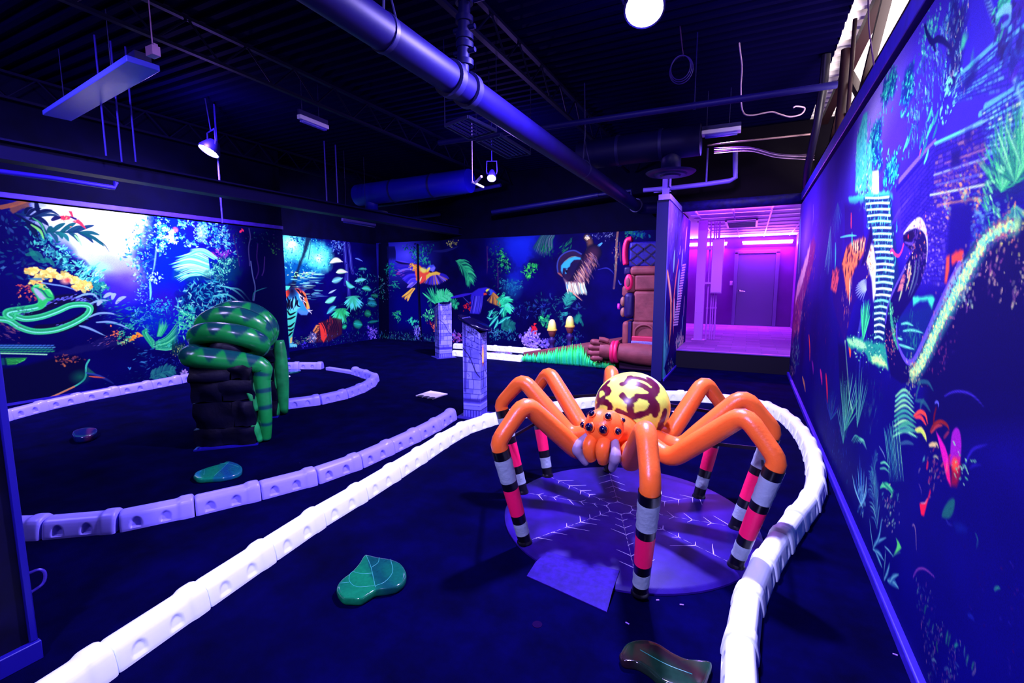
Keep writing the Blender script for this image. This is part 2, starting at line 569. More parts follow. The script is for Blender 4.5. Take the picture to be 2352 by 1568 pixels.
# ------------------------------------------------------------------ mural on the left wall: jungle valley with a green snake
def paint_left():
    c = Canvas(1.9, 6.43, 0.0, 2.5, 0.006, P_x(XL), (2, 0, 92), 3)
    W = (slice(0, c.H), slice(0, c.W))
    n = c.noise(W, 0.5, 4, 5)
    c.A *= (0.7 + 0.6 * n)[..., None]
    # light valley
    c.fill([(20, 470), (84, 458), (600, 520), (560, 600), (500, 700), (460, 790), (330, 780), (250, 720), (190, 650), (130, 570), (60, 500)], (6, 14, 190), 0.35, 1)
    c.blob((400, 620), (0.9, 1.0), (0, 25, 225), 0.9)
    c.blob((380, 700), (0.5, 0.6), (40, 10, 200), 0.6)
    c.fill([(84, 458), (345, 485), (335, 540), (315, 590), (322, 640), (300, 650), (270, 640), (220, 630), (165, 585), (120, 548), (60, 500), (58, 475)], (190, 205, 255), 0.16, 1, ragged=0.1, cell=0.3)
    c.fill([(100, 462), (335, 488), (320, 530), (290, 560), (255, 575), (200, 560), (170, 520), (120, 500)], (252, 252, 255), 0.25, 1, ragged=0.1)
    c.blob((290, 640), (0.45, 0.4), (96, 70, 245), 0.95, 1)
    c.blob((275, 670), (0.45, 0.32), (60, 30, 225), 0.9, 1)
    c.blob((250, 600), (0.35, 0.22), (150, 160, 255), 0.8, 1)
    c.blob((205, 640), (0.2, 0.15), (170, 240, 255), 0.9, 1)
    c.blob((215, 615), (0.25, 0.12), (120, 225, 245), 0.8, 1)
    c.scatter([(280, 590), (300, 545), (322, 490), (352, 492), (362, 560), (345, 640), (318, 650), (300, 610)], 520, (0.02, 0.07), [(120, 220, 255), (0, 110, 235), (200, 245, 255), (0, 60, 210)], asp=0.5)
    c.fill([(350, 490), (470, 505), (450, 600), (400, 600), (380, 740), (345, 740), (328, 640), (345, 560)], (0, 28, 200), 0.2, 0.75, ragged=0.12)
    c.blob((372, 690), (0.35, 0.35), (52, 8, 180), 0.7, 1, noise=0.2)
    # light tree with hanging creepers
    for x0, y0, x1, y1, k in [(363, 500, 385, 530, 120), (360, 520, 392, 560, 170), (362, 550, 382, 580, 90), (384, 530, 402, 552, 90), (395, 530, 428, 550, 60)]:
        c.scatter([(x0, y0), (x1, y0 + 4), (x1, y1), (x0, y1)], k, (0.02, 0.07), [(140, 235, 255), (60, 190, 250), (225, 245, 255), (0, 100, 220)], asp=0.45)
    c.scatter([(386, 535), (400, 532), (402, 552), (388, 554)], 60, (0.03, 0.06), [(235, 235, 255), (255, 240, 220)], asp=0.7)
    c.blob((403, 527), (0.05, 0.05), (255, 90, 130), 1, 0.6)
    c.curve([(360, 560), (357, 590), (354, 612), (350, 628)], 0.02, (150, 210, 255), 0.8, soft=0.02)
    c.scatter([(345, 628), (366, 628), (362, 645), (346, 642)], 70, (0.02, 0.05), [(160, 240, 190), (200, 250, 200)], asp=0.5)
    c.curve([(344, 645), (346, 670), (345, 690)], 0.03, (120, 220, 250), 0.9)
    c.scatter([(318, 640), (346, 640), (340, 690), (310, 690)], 120, (0.02, 0.05), [(60, 150, 255), (150, 220, 255), (40, 60, 220)], asp=0.4)
    c.scatter([(340, 690), (395, 692), (392, 715), (345, 712)], 160, (0.02, 0.05), [(40, 190, 220), (0, 120, 210), (90, 230, 220)], asp=0.5)
    # trees at the top right
    c.fill([(415, 500), (600, 522), (600, 640), (520, 600), (440, 560)], (20, 5, 150), 0.2, 0.7, ragged=0.1)
    for x0, y0, x1, y1, k in [(452, 507, 472, 556, 170), (470, 514, 520, 535, 130), (480, 535, 530, 570, 150), (412, 506, 448, 520, 60), (430, 548, 446, 566, 50), (505, 545, 545, 585, 80)]:
        c.scatter([(x0, y0), (x1, y0 + 4), (x1, y1), (x0, y1)], k, (0.03, 0.09), [(120, 230, 255), (40, 160, 230), (190, 245, 255), (0, 60, 190)], asp=0.4)
    c.blob((462, 535), (0.08, 0.18), (190, 250, 250), 0.8, 0.8)
    c.scatter([(520, 520), (560, 525), (555, 560), (520, 555)], 60, (0.02, 0.06), [(30, 70, 150), (10, 20, 90)], asp=0.4)
    # flowers
    c.scatter([(498, 575), (530, 578), (522, 596), (496, 592)], 80, (0.03, 0.07), [(150, 60, 220), (110, 30, 190)], asp=0.7)
    c.blob((488, 585), (0.06, 0.06), (210, 50, 170), 1, 0.7)
    # big pale palm leaves
    cols = [(150, 245, 215), (90, 220, 215), (50, 170, 190), (200, 250, 225)]
    c.fill([(480, 590), (440, 588), (400, 610), (396, 640), (430, 645), (486, 642)], (0, 70, 130), 0.06, 0.7)
    for k in range(34):
        t = k / 33
        b = (478 + 6 * t, 592 + 48 * t); tip = (418 - 26 * math.sin(PI * min(1, t * 1.1)) + 4 * t, 586 + 52 * t)
        mid = ((b[0] + tip[0]) / 2, (b[1] + tip[1]) / 2 - 10)
        c.curve([b, mid, (tip[0] + 3 * c.rng.randn(), tip[1] + 2 * c.rng.randn())], 0.02, c.pick(cols), 0.95)
    for k in range(14):
        t = k / 13
        c.curve([(500 - 8 * t, 592 + 4 * t), (470 - 10 * t, 572 + 9 * t), (437 - 2 * t, 572 + 16 * t)], 0.016, c.pick(cols), 0.85)
    for k in range(5):
        c.curve([(440 + 6 * k, 632), (420 + 4 * k, 630 + k), (400 + 3 * k, 636 + 3 * k)], 0.022, c.pick(cols), 0.9)
    # rounded shrub and the tangle under it
    c.fill([(478, 625), (490, 600), (520, 588), (552, 592), (556, 620), (540, 650), (500, 655)], (0, 50, 110), 0.1, 0.8, ragged=0.08)
    c.scatter([(480, 622), (492, 602), (520, 590), (548, 594), (530, 612), (515, 650), (484, 640)], 420, (0.02, 0.05), [(70, 200, 190), (150, 240, 220), (20, 110, 150)], asp=0.6)
    c.blob((483, 626), (0.1, 0.1), (150, 240, 225), 0.7)
    c.fill([(405, 690), (430, 650), (500, 640), (560, 700), (520, 760), (440, 760)], (0, 20, 95), 0.15, 0.8, ragged=0.1)
    c.scatter([(402, 690), (430, 655), (470, 640), (520, 650), (530, 700), (500, 740), (430, 720), (404, 710)], 420, (0.05, 0.14), [(60, 190, 225), (150, 230, 255), (0, 80, 160), (30, 140, 190)], asp=0.25, a=0.95)
    c.scatter([(404, 715), (440, 700), (450, 740), (430, 770), (408, 760)], 320, (0.04, 0.09), [(50, 210, 170), (120, 240, 200), (0, 120, 150)], asp=0.3)
    for q in [[(500, 655), (530, 662), (555, 680), (575, 705)], [(520, 660), (550, 665), (570, 685), (580, 700)], [(490, 680), (520, 676), (545, 690), (560, 705)]]:
        c.curve(q, 0.03, (90, 200, 225), 0.9)
    # dark trunks on the right edge
    c.fill([(535, 510), (660, 530), (665, 800), (560, 800), (540, 700), (560, 600)], (0, 0, 62), 0.35, 0.9)
    for q, col in [([(572, 525), (575, 545), (571, 570), (574, 610)], (70, 60, 150)), ([(576, 600), (580, 630), (586, 660), (583, 690)], (90, 100, 190)), ([(592, 560), (590, 590), (594, 620), (588, 640)], (50, 20, 120)), ([(608, 590), (606, 620), (602, 632)], (60, 30, 130)), ([(535, 540), (545, 580), (550, 610)], (50, 30, 120))]:
        c.curve(q, 0.022, col, 0.8, taper=False)
    c.scatter([(560, 525), (640, 535), (640, 560), (560, 560)], 50, (0.02, 0.06), [(20, 90, 110), (10, 40, 90), (60, 30, 120)], asp=0.5)
    c.scatter([(626, 560), (636, 560), (636, 585), (624, 582)], 25, (0.03, 0.06), [(60, 140, 60), (30, 90, 80)], asp=0.5)
    c.leaf(c.q((553, 531)), 0.08, 0.6, 0.8, (245, 40, 120)); c.leaf(c.q((557, 528)), 0.08, 0.6, 2.2, (235, 40, 120))
    c.curve([(580, 690), (584, 672), (600, 664), (614, 660)], 0.02, (30, 110, 140), 0.8)
    # hillside on the left
    c.fill([(-40, 430), (50, 470), (66, 520), (120, 552), (150, 585), (200, 615), (222, 650), (230, 700), (240, 760), (-40, 760)], (2, 0, 98), 0.1, 1, ragged=0.1, cell=0.12)
    c.scatter([(60, 500), (118, 550), (170, 590), (225, 640), (215, 660), (150, 620), (90, 570)], 520, (0.03, 0.1), [(20, 120, 160), (70, 200, 200), (0, 60, 130), (110, 230, 220)], asp=0.35)
    c.scatter([(180, 600), (225, 615), (235, 650), (200, 650)], 160, (0.03, 0.1), [(110, 235, 235), (170, 245, 255), (20, 140, 190)], (20, 70), 0.25)
    c.scatter([(-30, 480), (70, 500), (160, 600), (150, 640), (20, 640), (-30, 600)], 260, (0.03, 0.1), [(0, 40, 110), (20, 90, 140), (0, 10, 80), (60, 110, 190)], asp=0.4, a=0.8)
    for q in [[(62, 585), (85, 582), (100, 600)], [(90, 600), (112, 598), (125, 610)], [(70, 572), (80, 590), (88, 600)]]:
        c.curve(q, 0.06, (20, 120, 120), 0.7)
    # palm fronds against the sky
    dk = [(4, 20, 90), (10, 40, 100), (0, 10, 70)]
    c.fill([(24, 478), (45, 462), (70, 460), (66, 476), (30, 490)], (110, 62, 70), 0.02, 0.9, ragged=0.03)
    c.stroke([(2, 476), (30, 470), (55, 462)], 0.05, (150, 80, 60), 0.8)
    c.curve([(83, 463), (86, 480), (90, 492)], 0.05, dk[2], 1)
    for q in [[(38, 490), (80, 500), (95, 515), (110, 540)], [(35, 492), (70, 512), (92, 525), (104, 548)], [(75, 500), (100, 488), (120, 486), (138, 496)], [(70, 498), (98, 484), (122, 482)], [(72, 502), (100, 494), (125, 494), (140, 502)], [(68, 503), (90, 500), (105, 510), (112, 520)], [(60, 510), (78, 524), (88, 548)], [(62, 495), (75, 482), (95, 478)], [(58, 490), (62, 480), (75, 476)], [(76, 505), (95, 507), (108, 517)], [(60, 516), (75, 530), (80, 545)]]:
        c.curve(q, 0.035, c.pick(dk), 0.95)
    c.curve([(72, 516), (92, 530), (101, 550)], 0.03, (120, 210, 120), 0.9)
    c.curve([(75, 500), (95, 515), (105, 540)], 0.018, (60, 170, 120), 0.9)
    c.curve([(108, 533), (145, 533), (185, 534), (215, 546), (238, 560), (251, 578)], 0.022, (6, 50, 90), 1)
    for b, t2 in [((110, 532), (118, 522)), ((116, 534), (150, 512)), ((140, 533), (175, 511)), ((155, 533), (192, 519)), ((170, 533), (217, 517)), ((118, 535), (132, 558)), ((130, 535), (143, 548)), ((138, 535), (158, 554)), ((160, 535), (182, 556)), ((182, 535), (215, 558)), ((185, 534), (230, 540)), ((190, 535), (240, 566))]:
        m_ = ((b[0] + t2[0]) / 2 + 2, (b[1] + t2[1]) / 2 - 3)
        c.curve([b, m_, t2], 0.05, c.pick([(8, 40, 100), (4, 70, 100), (20, 110, 130)]), 0.95)
    c.curve([(172, 540), (182, 552), (188, 566)], 0.03, (150, 230, 170), 0.9)
    # scarlet parrots
    for poly in [[(137, 496), (150, 494), (163, 497), (160, 504), (146, 506), (138, 502)], [(157, 484), (165, 485), (170, 500), (165, 500)], [(165, 508), (180, 503), (190, 512), (198, 526), (186, 518), (176, 512)]]:
        c.fill(poly, (250, 45, 90), 0.012, 1)
    c.curve([(162, 498), (172, 502), (176, 503)], 0.03, (40, 20, 110), 1)
    c.scatter([(144, 505), (160, 504), (158, 510), (146, 510)], 18, (0.02, 0.04), [(240, 220, 170), (200, 120, 90)], asp=0.5)
    c.curve([(120, 505), (130, 500), (140, 499)], 0.05, (20, 20, 90), 1)
    # yellow blossom
    for p0, p1, k in [((60, 624), (86, 620), 60), ((84, 632), (92, 640), 30), ((96, 627), (122, 630), 90), ((110, 620), (138, 636), 90), ((142, 630), (175, 645), 100), ((172, 645), (206, 657), 90), ((168, 658), (200, 663), 50), ((70, 648), (100, 652), 20)]:
        for j in range(k):
            t = c.rng.rand(); q = c.q((p0[0] + (p1[0] - p0[0]) * t + c.rng.randn() * 1.5, p0[1] + (p1[1] - p0[1]) * t + c.rng.randn() * 3.2))
            c.leaf(q, 0.03 + 0.05 * c.rng.rand(), 0.75, c.rng.rand() * 6, c.pick([(240, 235, 150), (255, 190, 100), (225, 245, 170), (170, 150, 90), (250, 160, 90)]), 0.9)
    c.blob((150, 645), (0.07, 0.06), (255, 170, 160), 1, 0.8); c.blob((156, 643), (0.04, 0.04), (200, 50, 80), 1, 0.8)
    c.curve([(68, 640), (90, 641), (112, 640)], 0.035, (40, 110, 180), 0.8)
    c.curve([(90, 648), (120, 653), (150, 658), (180, 668)], 0.02, (110, 150, 240), 0.9)
    c.scatter([(48, 655), (82, 656), (84, 690), (50, 690)], 70, (0.02, 0.06), [(220, 70, 80), (150, 30, 90), (240, 130, 90), (60, 10, 90)], asp=0.5)
    c.fill([(214, 650), (240, 644), (246, 658), (232, 668), (218, 664)], (20, 130, 150), 0.02, 0.9, ragged=0.03)
    c.fill([(232, 657), (244, 652), (245, 660), (236, 664)], (150, 250, 180), 0.012, 1)
    c.scatter([(205, 650), (250, 655), (250, 700), (210, 690)], 160, (0.03, 0.08), [(20, 110, 140), (60, 170, 170), (0, 50, 110)], asp=0.3)
    # the coiled green snake
    back = [(30, 726), (60, 716), (90, 708), (120, 694), (150, 687), (180, 687), (203, 696), (209, 710), (200, 724), (170, 742), (130, 754), (90, 757)]
    c.stroke(back, 0.13, (8, 6, 60), 1)
    for k in range(230):
        t = c.rng.rand() * (len(back) - 2); i = int(t); f = t - i
        q = np.array(back[i]) * (1 - f) + np.array(back[i + 1]) * f + np.array([c.rng.randn() * 2, -2 + c.rng.randn() * 3])
        c.leaf(c.q(q), 0.045, 0.35, 0.3, c.pick([(120, 120, 255), (60, 60, 200), (40, 30, 150)]), 0.9)
    def snake(path, w):
        c.stroke(path, w, (30, 150, 110), 1, shade=(70, 230, 170))
        q = [(x + 1.0, y + 1.8) for x, y in path]
        c.stroke(q, w * 0.22, (130, 250, 245), 0.9)
    snake([(-8, 732), (20, 736), (45, 751), (80, 761), (125, 758), (165, 744), (196, 726), (207, 711), (203, 702), (186, 699), (160, 702), (130, 715), (95, 727), (60, 732), (38, 727)], 0.075)
    snake([(100, 690), (92, 702), (70, 708), (40, 712), (20, 716), (17, 722), (26, 728)], 0.085)
    c.scatter([(20, 708), (70, 700), (70, 712), (20, 718)], 60, (0.02, 0.04), [(20, 90, 110), (40, 120, 140)], asp=0.5, a=0.7)
    c.fill([(71, 660), (82, 654), (98, 654), (112, 663), (122, 676), (124, 686), (115, 691), (108, 694), (96, 708), (86, 704), (88, 692), (80, 676), (73, 668)], (40, 185, 110), 0.02, 1, smooth=True)
    c.fill([(76, 661), (84, 662), (95, 672), (106, 685), (98, 690), (90, 684), (80, 672)], (170, 160, 240), 0.02, 0.95)
    c.curve([(82, 660), (98, 668), (110, 682), (122, 684)], 0.018, (20, 80, 110), 0.9)
    c.curve([(78, 656), (98, 656), (112, 666), (121, 677)], 0.03, (110, 240, 150), 0.8)
    c.leaf(c.q((106, 660)), 0.07, 0.45, -0.6, (20, 30, 70)); c.leaf(c.q((107, 659.5)), 0.04, 0.3, -0.6, (170, 220, 230))
    c.scatter([(84, 650), (96, 650), (96, 654), (84, 654)], 14, (0.03, 0.05), [(240, 170, 100)], asp=0.6)
    # second coil low on the left
    c.fill([(-30, 790), (40, 790), (90, 793), (128, 803), (110, 812), (-30, 812)], (10, 40, 110), 0.015, 1)
    for r_ in range(4):
        for k in range(15):
            c.leaf(c.q((-6 + k * 9 + (r_ % 2) * 4.5 - r_ * 1, 793 + r_ * 4.6)), 0.05, 0.45, 0.1, [(60, 110, 230), (80, 150, 220), (20, 130, 120), (40, 150, 110)][r_], 0.85)
    c.stroke([(-20, 811), (40, 812), (107, 814)], 0.016, (150, 240, 200), 1)
    c.fill([(13, 822), (62, 821), (56, 828), (36, 837), (17, 838)], (60, 210, 100), 0.012, 1)
    for k in range(5): c.stroke([(10, 824 + 3 * k), (60 - 6 * k, 822 + 3.4 * k)], 0.01, (6, 60, 60), 0.9)
    c.fill([(-20, 822), (9, 822), (11, 838), (-20, 840)], (10, 70, 110), 0.012, 0.9)
    c.scatter([(0, 745), (42, 756), (40, 775), (0, 770)], 60, (0.03, 0.08), [(110, 60, 130), (60, 40, 160), (150, 80, 110)], (-60, -20), 0.25, 0.8)
    # log, dark leaf, flowers
    c.fill([(120, 812), (170, 798), (215, 785), (250, 768), (276, 766), (280, 790), (240, 800), (150, 818)], (14, 10, 96), 0.03, 1, ragged=0.02)
    c.scatter([(200, 785), (250, 770), (278, 768), (276, 785), (230, 792)], 60, (0.02, 0.06), [(90, 90, 200), (60, 40, 140), (140, 70, 110)], (10, 35), 0.2)
    c.scatter([(255, 764), (278, 766), (272, 772), (256, 770)], 24, (0.02, 0.05), [(250, 120, 80), (200, 80, 90)], asp=0.6)
    c.fill([(-20, 850), (60, 838), (130, 820), (170, 816), (195, 826), (199, 860), (180, 885), (110, 915), (-20, 930)], (2, 2, 58), 0.05, 0.95)
    c.scatter([(130, 822), (170, 818), (190, 828), (150, 832)], 60, (0.02, 0.05), [(230, 120, 80), (150, 60, 70), (90, 40, 110)], asp=0.6, a=0.8)
    c.curve([(205, 826), (198, 840), (196, 866), (180, 882), (150, 897), (118, 912)], 0.022, (60, 190, 190), 0.95, taper=False)
    c.blob((185, 865), (0.14, 0.12), (10, 100, 90), 0.8, 1)
    c.curve([(170, 888), (140, 902), (112, 914)], 0.022, (220, 110, 90), 0.9, taper=False)
    c.fill([(200, 842), (212, 852), (222, 860), (202, 858)], (20, 90, 100), 0.012, 0.9)
    c.curve([(198, 856), (225, 862), (250, 874), (262, 882)], 0.03, (40, 60, 180), 0.8); c.curve([(205, 864), (225, 866), (242, 868)], 0.02, (230, 90, 70), 0.9)
    for x, y in [(307, 775), (303, 779), (318, 766), (323, 770), (310, 772)]:
        c.leaf(c.q((x, y)), 0.09, 0.5, -0.5, (255, 165, 60)); c.leaf(c.q((x - 3, y + 2)), 0.07, 0.5, 0.6, (255, 120, 40))
    c.scatter([(274, 765), (300, 760), (300, 788), (276, 786)], 110, (0.02, 0.06), [(60, 210, 170), (150, 240, 170), (20, 120, 120), (180, 120, 100)], asp=0.4)
    c.scatter([(288, 742), (312, 744), (306, 756), (290, 754)], 60, (0.02, 0.05), [(70, 220, 180), (30, 160, 150)], asp=0.5)
    # long blades
    for q in [[(175, 683), (195, 676), (215, 676), (228, 690)], [(208, 697), (228, 690), (250, 690)], [(205, 728), (225, 720), (250, 719), (278, 725)], [(222, 740), (250, 739), (275, 745), (298, 756)], [(183, 748), (205, 754), (242, 771)]]:
        c.curve(q, 0.03, (130, 170, 250), 0.9)
    for a_, b_ in [((225, 700), (235, 694)), ((267, 696), (290, 681)), ((258, 686), (266, 675)), ((240, 682), (262, 675))]:
        c.curve([a_, ((a_[0] + b_[0]) / 2 - 1, (a_[1] + b_[1]) / 2 - 3), b_], 0.05, (150, 170, 255), 0.95)
    c.scatter([(240, 690), (330, 700), (330, 760), (240, 740)], 130, (0.03, 0.1), [(10, 70, 130), (20, 130, 150), (0, 30, 100), (60, 180, 190)], (-20, 30), 0.25, 0.8)
    c.scatter([(305, 715), (345, 715), (340, 760), (310, 750)], 140, (0.03, 0.08), [(40, 140, 200), (90, 210, 230), (0, 60, 140)], asp=0.3)
    # blue undergrowth to the right
    c.blob((360, 740), (0.4, 0.35), (0, 40, 190), 0.7)
    c.scatter([(330, 715), (405, 715), (410, 790), (340, 790)], 160, (0.03, 0.08), [(0, 90, 170), (20, 150, 170), (0, 40, 140)], asp=0.35, a=0.6)
    pc = [(20, 140, 120), (60, 200, 160), (0, 90, 110), (90, 220, 170)]
    for k in range(16): c.curve([(352, 800), (340 - k * 1.6 + 12, 782 - k * 1.2), (326 + k * 1.0, 752 + abs(k - 8) * 1.0)], 0.03, c.pick(pc), 0.8)
    for k in range(22): c.curve([(358, 785 + k * 0.8), (385, 770 + k * 1.6), (410, 736 + k * 2.9)], 0.016, c.pick(pc), 0.9)
    for k in range(12): c.curve([(360 + k, 772), (364 + k * 1.6, 755), (366 + k * 1.8, 735 + (k % 4) * 4)], 0.018, c.pick(pc), 0.85)
    for k in range(12): c.curve([(395 + k * 2.4, 812), (396 + k * 2.6, 798), (398 + k * 2.6, 780 + (k % 3) * 4)], 0.018, (4, 40, 70), 0.9)
    c.scatter([(392, 798), (430, 795), (430, 815), (395, 812)], 120, (0.02, 0.05), [(150, 200, 130), (200, 190, 110), (60, 130, 110)], (80, 100), 0.25, 0.8)
    c.scatter([(355, 788), (395, 788), (392, 797), (358, 797)], 60, (0.02, 0.06), [(60, 200, 200), (100, 220, 190)], (-10, 20), 0.3)
    c.scatter([(315, 800), (345, 800), (350, 850), (318, 845)], 50, (0.03, 0.09), [(20, 80, 170), (60, 140, 230), (0, 30, 110)], (-30, 30), 0.3, 0.9)
    c.scatter([(350, 810), (420, 830), (420, 850), (350, 850)], 90, (0.02, 0.06), [(10, 30, 150), (30, 60, 190), (0, 10, 90)], asp=0.4)
    c.frond([(345, 868), (375, 855), (400, 850)], 14, 0.16, 0.03, [(20, 90, 130), (40, 130, 150)], sweep=55, rib=(30, 110, 140), a=0.8)
    c.leaf(c.q((299, 846)), 0.06, 0.4, 1.0, (60, 140, 255)); c.leaf(c.q((296, 845)), 0.05, 0.4, 2.2, (60, 140, 255))
    for x, y in [(420, 858), (424, 854), (446, 856), (452, 852), (456, 842), (455, 858), (427, 861)]:
        for k in range(5):
            g = k * 1.257; c.leaf(c.q((x, y)) + 0.03 * np.array([math.cos(g), math.sin(g)]), 0.055, 0.7, g, (170, 130, 250))
    c.scatter([(240, 870), (460, 835), (462, 858), (240, 895)], 150, (0.02, 0.06), [(0, 30, 110), (20, 90, 140), (10, 20, 140)], (-30, 40), 0.3, 0.7)
    c.fill([(200, 880), (330, 840), (330, 875), (210, 905)], (0, 0, 80), 0.1, 0.4)
    return c
# ------------------------------------------------------------------ mural of the tigers by the river
def paint_tiger():
    c = Canvas(6.55, 10.0, 0.0, 2.52, 0.007, P_x(XT), (2, 0, 72), 7)
    c.view(640, 530, 5.228)
    W = (slice(0, c.H), slice(0, c.W))
    c.A *= (0.6 + 0.8 * c.noise(W, 0.4, 4, 9))[..., None]
    # sunlit clearing
    c.fill([(30, 60), (420, 90), (640, 200), (620, 420), (480, 560), (300, 660), (40, 660)], (0, 60, 130), 0.25, 0.9, ragged=0.1)
    c.blob((160, 180), (0.55, 0.45), (110, 250, 215), 1, 0.9, noise=0.35, cell=0.2)
    c.blob((480, 320), (0.5, 0.4), (100, 245, 220), 1, 0.9, noise=0.35, cell=0.2)
    c.blob((150, 160), (0.25, 0.2), (190, 255, 230), 0.9); c.blob((480, 330), (0.16, 0.14), (190, 255, 245), 0.9)
    c.scatter([(40, 70), (440, 90), (640, 220), (600, 420), (430, 520), (60, 460)], 700, (0.02, 0.06), [(0, 50, 120), (70, 230, 200), (0, 100, 150), (120, 255, 220), (0, 20, 90)], asp=0.6, a=0.8)
    c.scatter([(120, 70), (300, 80), (300, 160), (180, 120)], 120, (0.02, 0.06), [(0, 20, 90), (0, 60, 110)], asp=0.6)
    c.fill([(330, 60), (400, 60), (330, 260), (250, 450), (200, 660), (150, 660), (215, 460), (290, 260)], (4, 14, 50), 0.05, 0.92, ragged=0.02)
    c.curve([(385, 130), (370, 260), (345, 400)], 0.02, (0, 20, 60), 0.8)
    # river
    for k in range(60):
        y = 500 + k * 5.5 + c.rng.randn() * 4
        x = 130 + c.rng.rand() * 340; L = 30 + c.rng.rand() * 120
        c.curve([(x, y), (x + L / 2, y + 2), (x + L, y + 1)], 0.018, c.pick([(120, 220, 230), (160, 200, 150), (20, 80, 140), (80, 120, 200)]), 0.8 - 0.006 * k)
    c.scatter([(140, 500), (420, 510), (400, 560), (150, 560)], 90, (0.03, 0.08), [(230, 240, 150), (120, 220, 160), (60, 150, 110)], (-10, 10), 0.35)
    # twisting trunk and big leaves
    for q in [[(790, 140), (800, 300), (815, 480), (800, 640)], [(840, 160), (860, 300), (870, 420), (890, 500)], [(815, 400), (825, 560), (840, 700), (845, 800)]]:
        c.stroke(q, 0.1, (8, 10, 80), 1, shade=(40, 30, 160)); c.curve(q, 0.03, (70, 70, 210), 0.8)
    c.scatter([(600, 110), (780, 140), (780, 260), (640, 260)], 130, (0.03, 0.09), [(70, 90, 220), (30, 60, 160), (120, 170, 240)], asp=0.4, a=0.8)
    big = [((615, 385), (690, 350), (770, 372), 0.14, (210, 230, 255)), ((690, 500), (750, 485), (830, 495), 0.13, (190, 255, 230)), ((640, 610), (700, 590), (770, 565), 0.16, (90, 160, 220)),
           ((560, 860), (630, 830), (690, 790), 0.15, (100, 230, 215)), ((580, 995), (640, 940), (690, 905), 0.15, (50, 140, 200)), ((810, 600), (850, 660), (915, 675), 0.14, (70, 210, 210)),
           ((915, 605), (985, 590), (1050, 580), 0.13, (80, 225, 215)), ((1000, 690), (1060, 690), (1110, 710), 0.15, (50, 180, 170)), ((1040, 1000), (1070, 990), (1110, 1010), 0.2, (20, 110, 100)),
           ((1070, 870), (1130, 870), (1180, 890), 0.22, (20, 110, 150)), ((960, 460), (1010, 455), (1060, 460), 0.08, (40, 130, 150)), ((600, 750), (640, 730), (690, 705), 0.06, (120, 140, 240)),
           ((920, 330), (960, 340), (1010, 365), 0.06, (60, 80, 200)), ((905, 1110), (950, 1120), (1005, 1130), 0.24, (20, 130, 140)), ((770, 1160), (790, 1150), (815, 1140), 0.14, (20, 140, 120)),
           ((1070, 1100), (1130, 1090), (1210, 1080), 0.1, (10, 90, 110)), ((1110, 770), (1170, 780), (1240, 790), 0.12, (15, 90, 90)), ((1080, 810), (1110, 815), (1150, 825), 0.1, (30, 120, 170))]
    for a, m, b, w, col in big:
        c.stroke([a, m, b], w, col, 0.95, prof=lambda t: max(0.05, math.sin(PI * min(1, t * 1.02 + 0.02)) ** 0.8), shade=tuple(x * 0.35 for x in col))
        c.stroke([a, m, b], 0.012, tuple(min(255, x * 1.2 + 10) for x in col), 0.8)
    for cx, cy, rx, ry, col in [(895, 830, 0.24, 0.2, (60, 200, 190)), (745, 980, 0.26, 0.2, (40, 190, 130))]:
        c.fan((cx, cy - 46), ry * 1.9, 205, 335, 20, 0.045, [col, tuple(x * 0.6 for x in col), tuple(min(255, x * 1.25) for x in col)], 0.95, squash=1.0)
        c.fan((cx, cy - 46), ry * 1.2, 180, 360, 12, 0.04, [tuple(x * 0.7 for x in col)], 0.8)
    c.scatter([(920, 400), (1250, 560), (1260, 820), (1000, 900), (930, 700)], 170, (0.04, 0.13), [(20, 120, 130), (40, 170, 170), (0, 50, 90), (60, 100, 180)], asp=0.3, a=0.8)
    c.scatter([(700, 880), (1260, 860), (1260, 1250), (900, 1250)], 170, (0.04, 0.13), [(10, 80, 90), (20, 120, 110), (0, 20, 70), (0, 60, 120)], asp=0.3, a=0.7)
    # resting tiger
    c.fill([(430, 1180), (490, 1095), (560, 1080), (640, 1040), (760, 1060), (760, 1240), (600, 1330), (440, 1340)], (44, 10, 40), 0.05, 0.9)
    c.fill([(480, 1110), (530, 1100), (570, 1180), (580, 1270), (540, 1340), (510, 1300), (500, 1200)], (190, 40, 46), 0.03, 0.95)
    c.fill([(410, 1200), (450, 1130), (490, 1130), (480, 1200), (440, 1240)], (230, 120, 70), 0.03, 0.9)
    for k in range(9): c.curve([(500 + k * 22, 1090 - k * 5), (540 + k * 22, 1160), (560 + k * 20, 1230)], 0.025, (10, 4, 40), 0.9)
    for k in range(5): c.curve([(415 + k * 16, 1225 - k * 24), (450 + k * 9, 1200 - k * 18), (485 + k * 4, 1205 - k * 20)], 0.02, (10, 4, 40), 0.9)
    c.scatter([(580, 1030), (640, 1030), (620, 1200), (560, 1160)], 40, (0.05, 0.15), [(150, 40, 50), (90, 20, 50)], (60, 100), 0.15)
    c.fill([(355, 1270), (400, 1220), (450, 1230), (460, 1300), (420, 1350), (370, 1340)], (60, 60, 130), 0.03, 0.95)
    c.scatter([(355, 1240), (460, 1230), (460, 1330), (360, 1340)], 60, (0.03, 0.09), [(230, 220, 255), (20, 10, 60), (220, 110, 80), (90, 120, 240)], asp=0.25)
    # walking tiger
    c.fill([(78, 720), (130, 690), (170, 680), (290, 700), (330, 780), (370, 900), (372, 945), (300, 980), (230, 960), (200, 1100), (150, 1300), (215, 1390), (130, 1400), (110, 1200), (90, 900)], (30, 110, 190), 0.02, 1)
    c.fill([(95, 940), (225, 950), (205, 1080), (160, 1280), (150, 1340), (130, 1340), (105, 1150)], (60, 200, 170), 0.04, 0.9)
    c.fill([(140, 1290), (165, 1270), (160, 1345), (135, 1350)], (240, 190, 110), 0.02, 0.9)
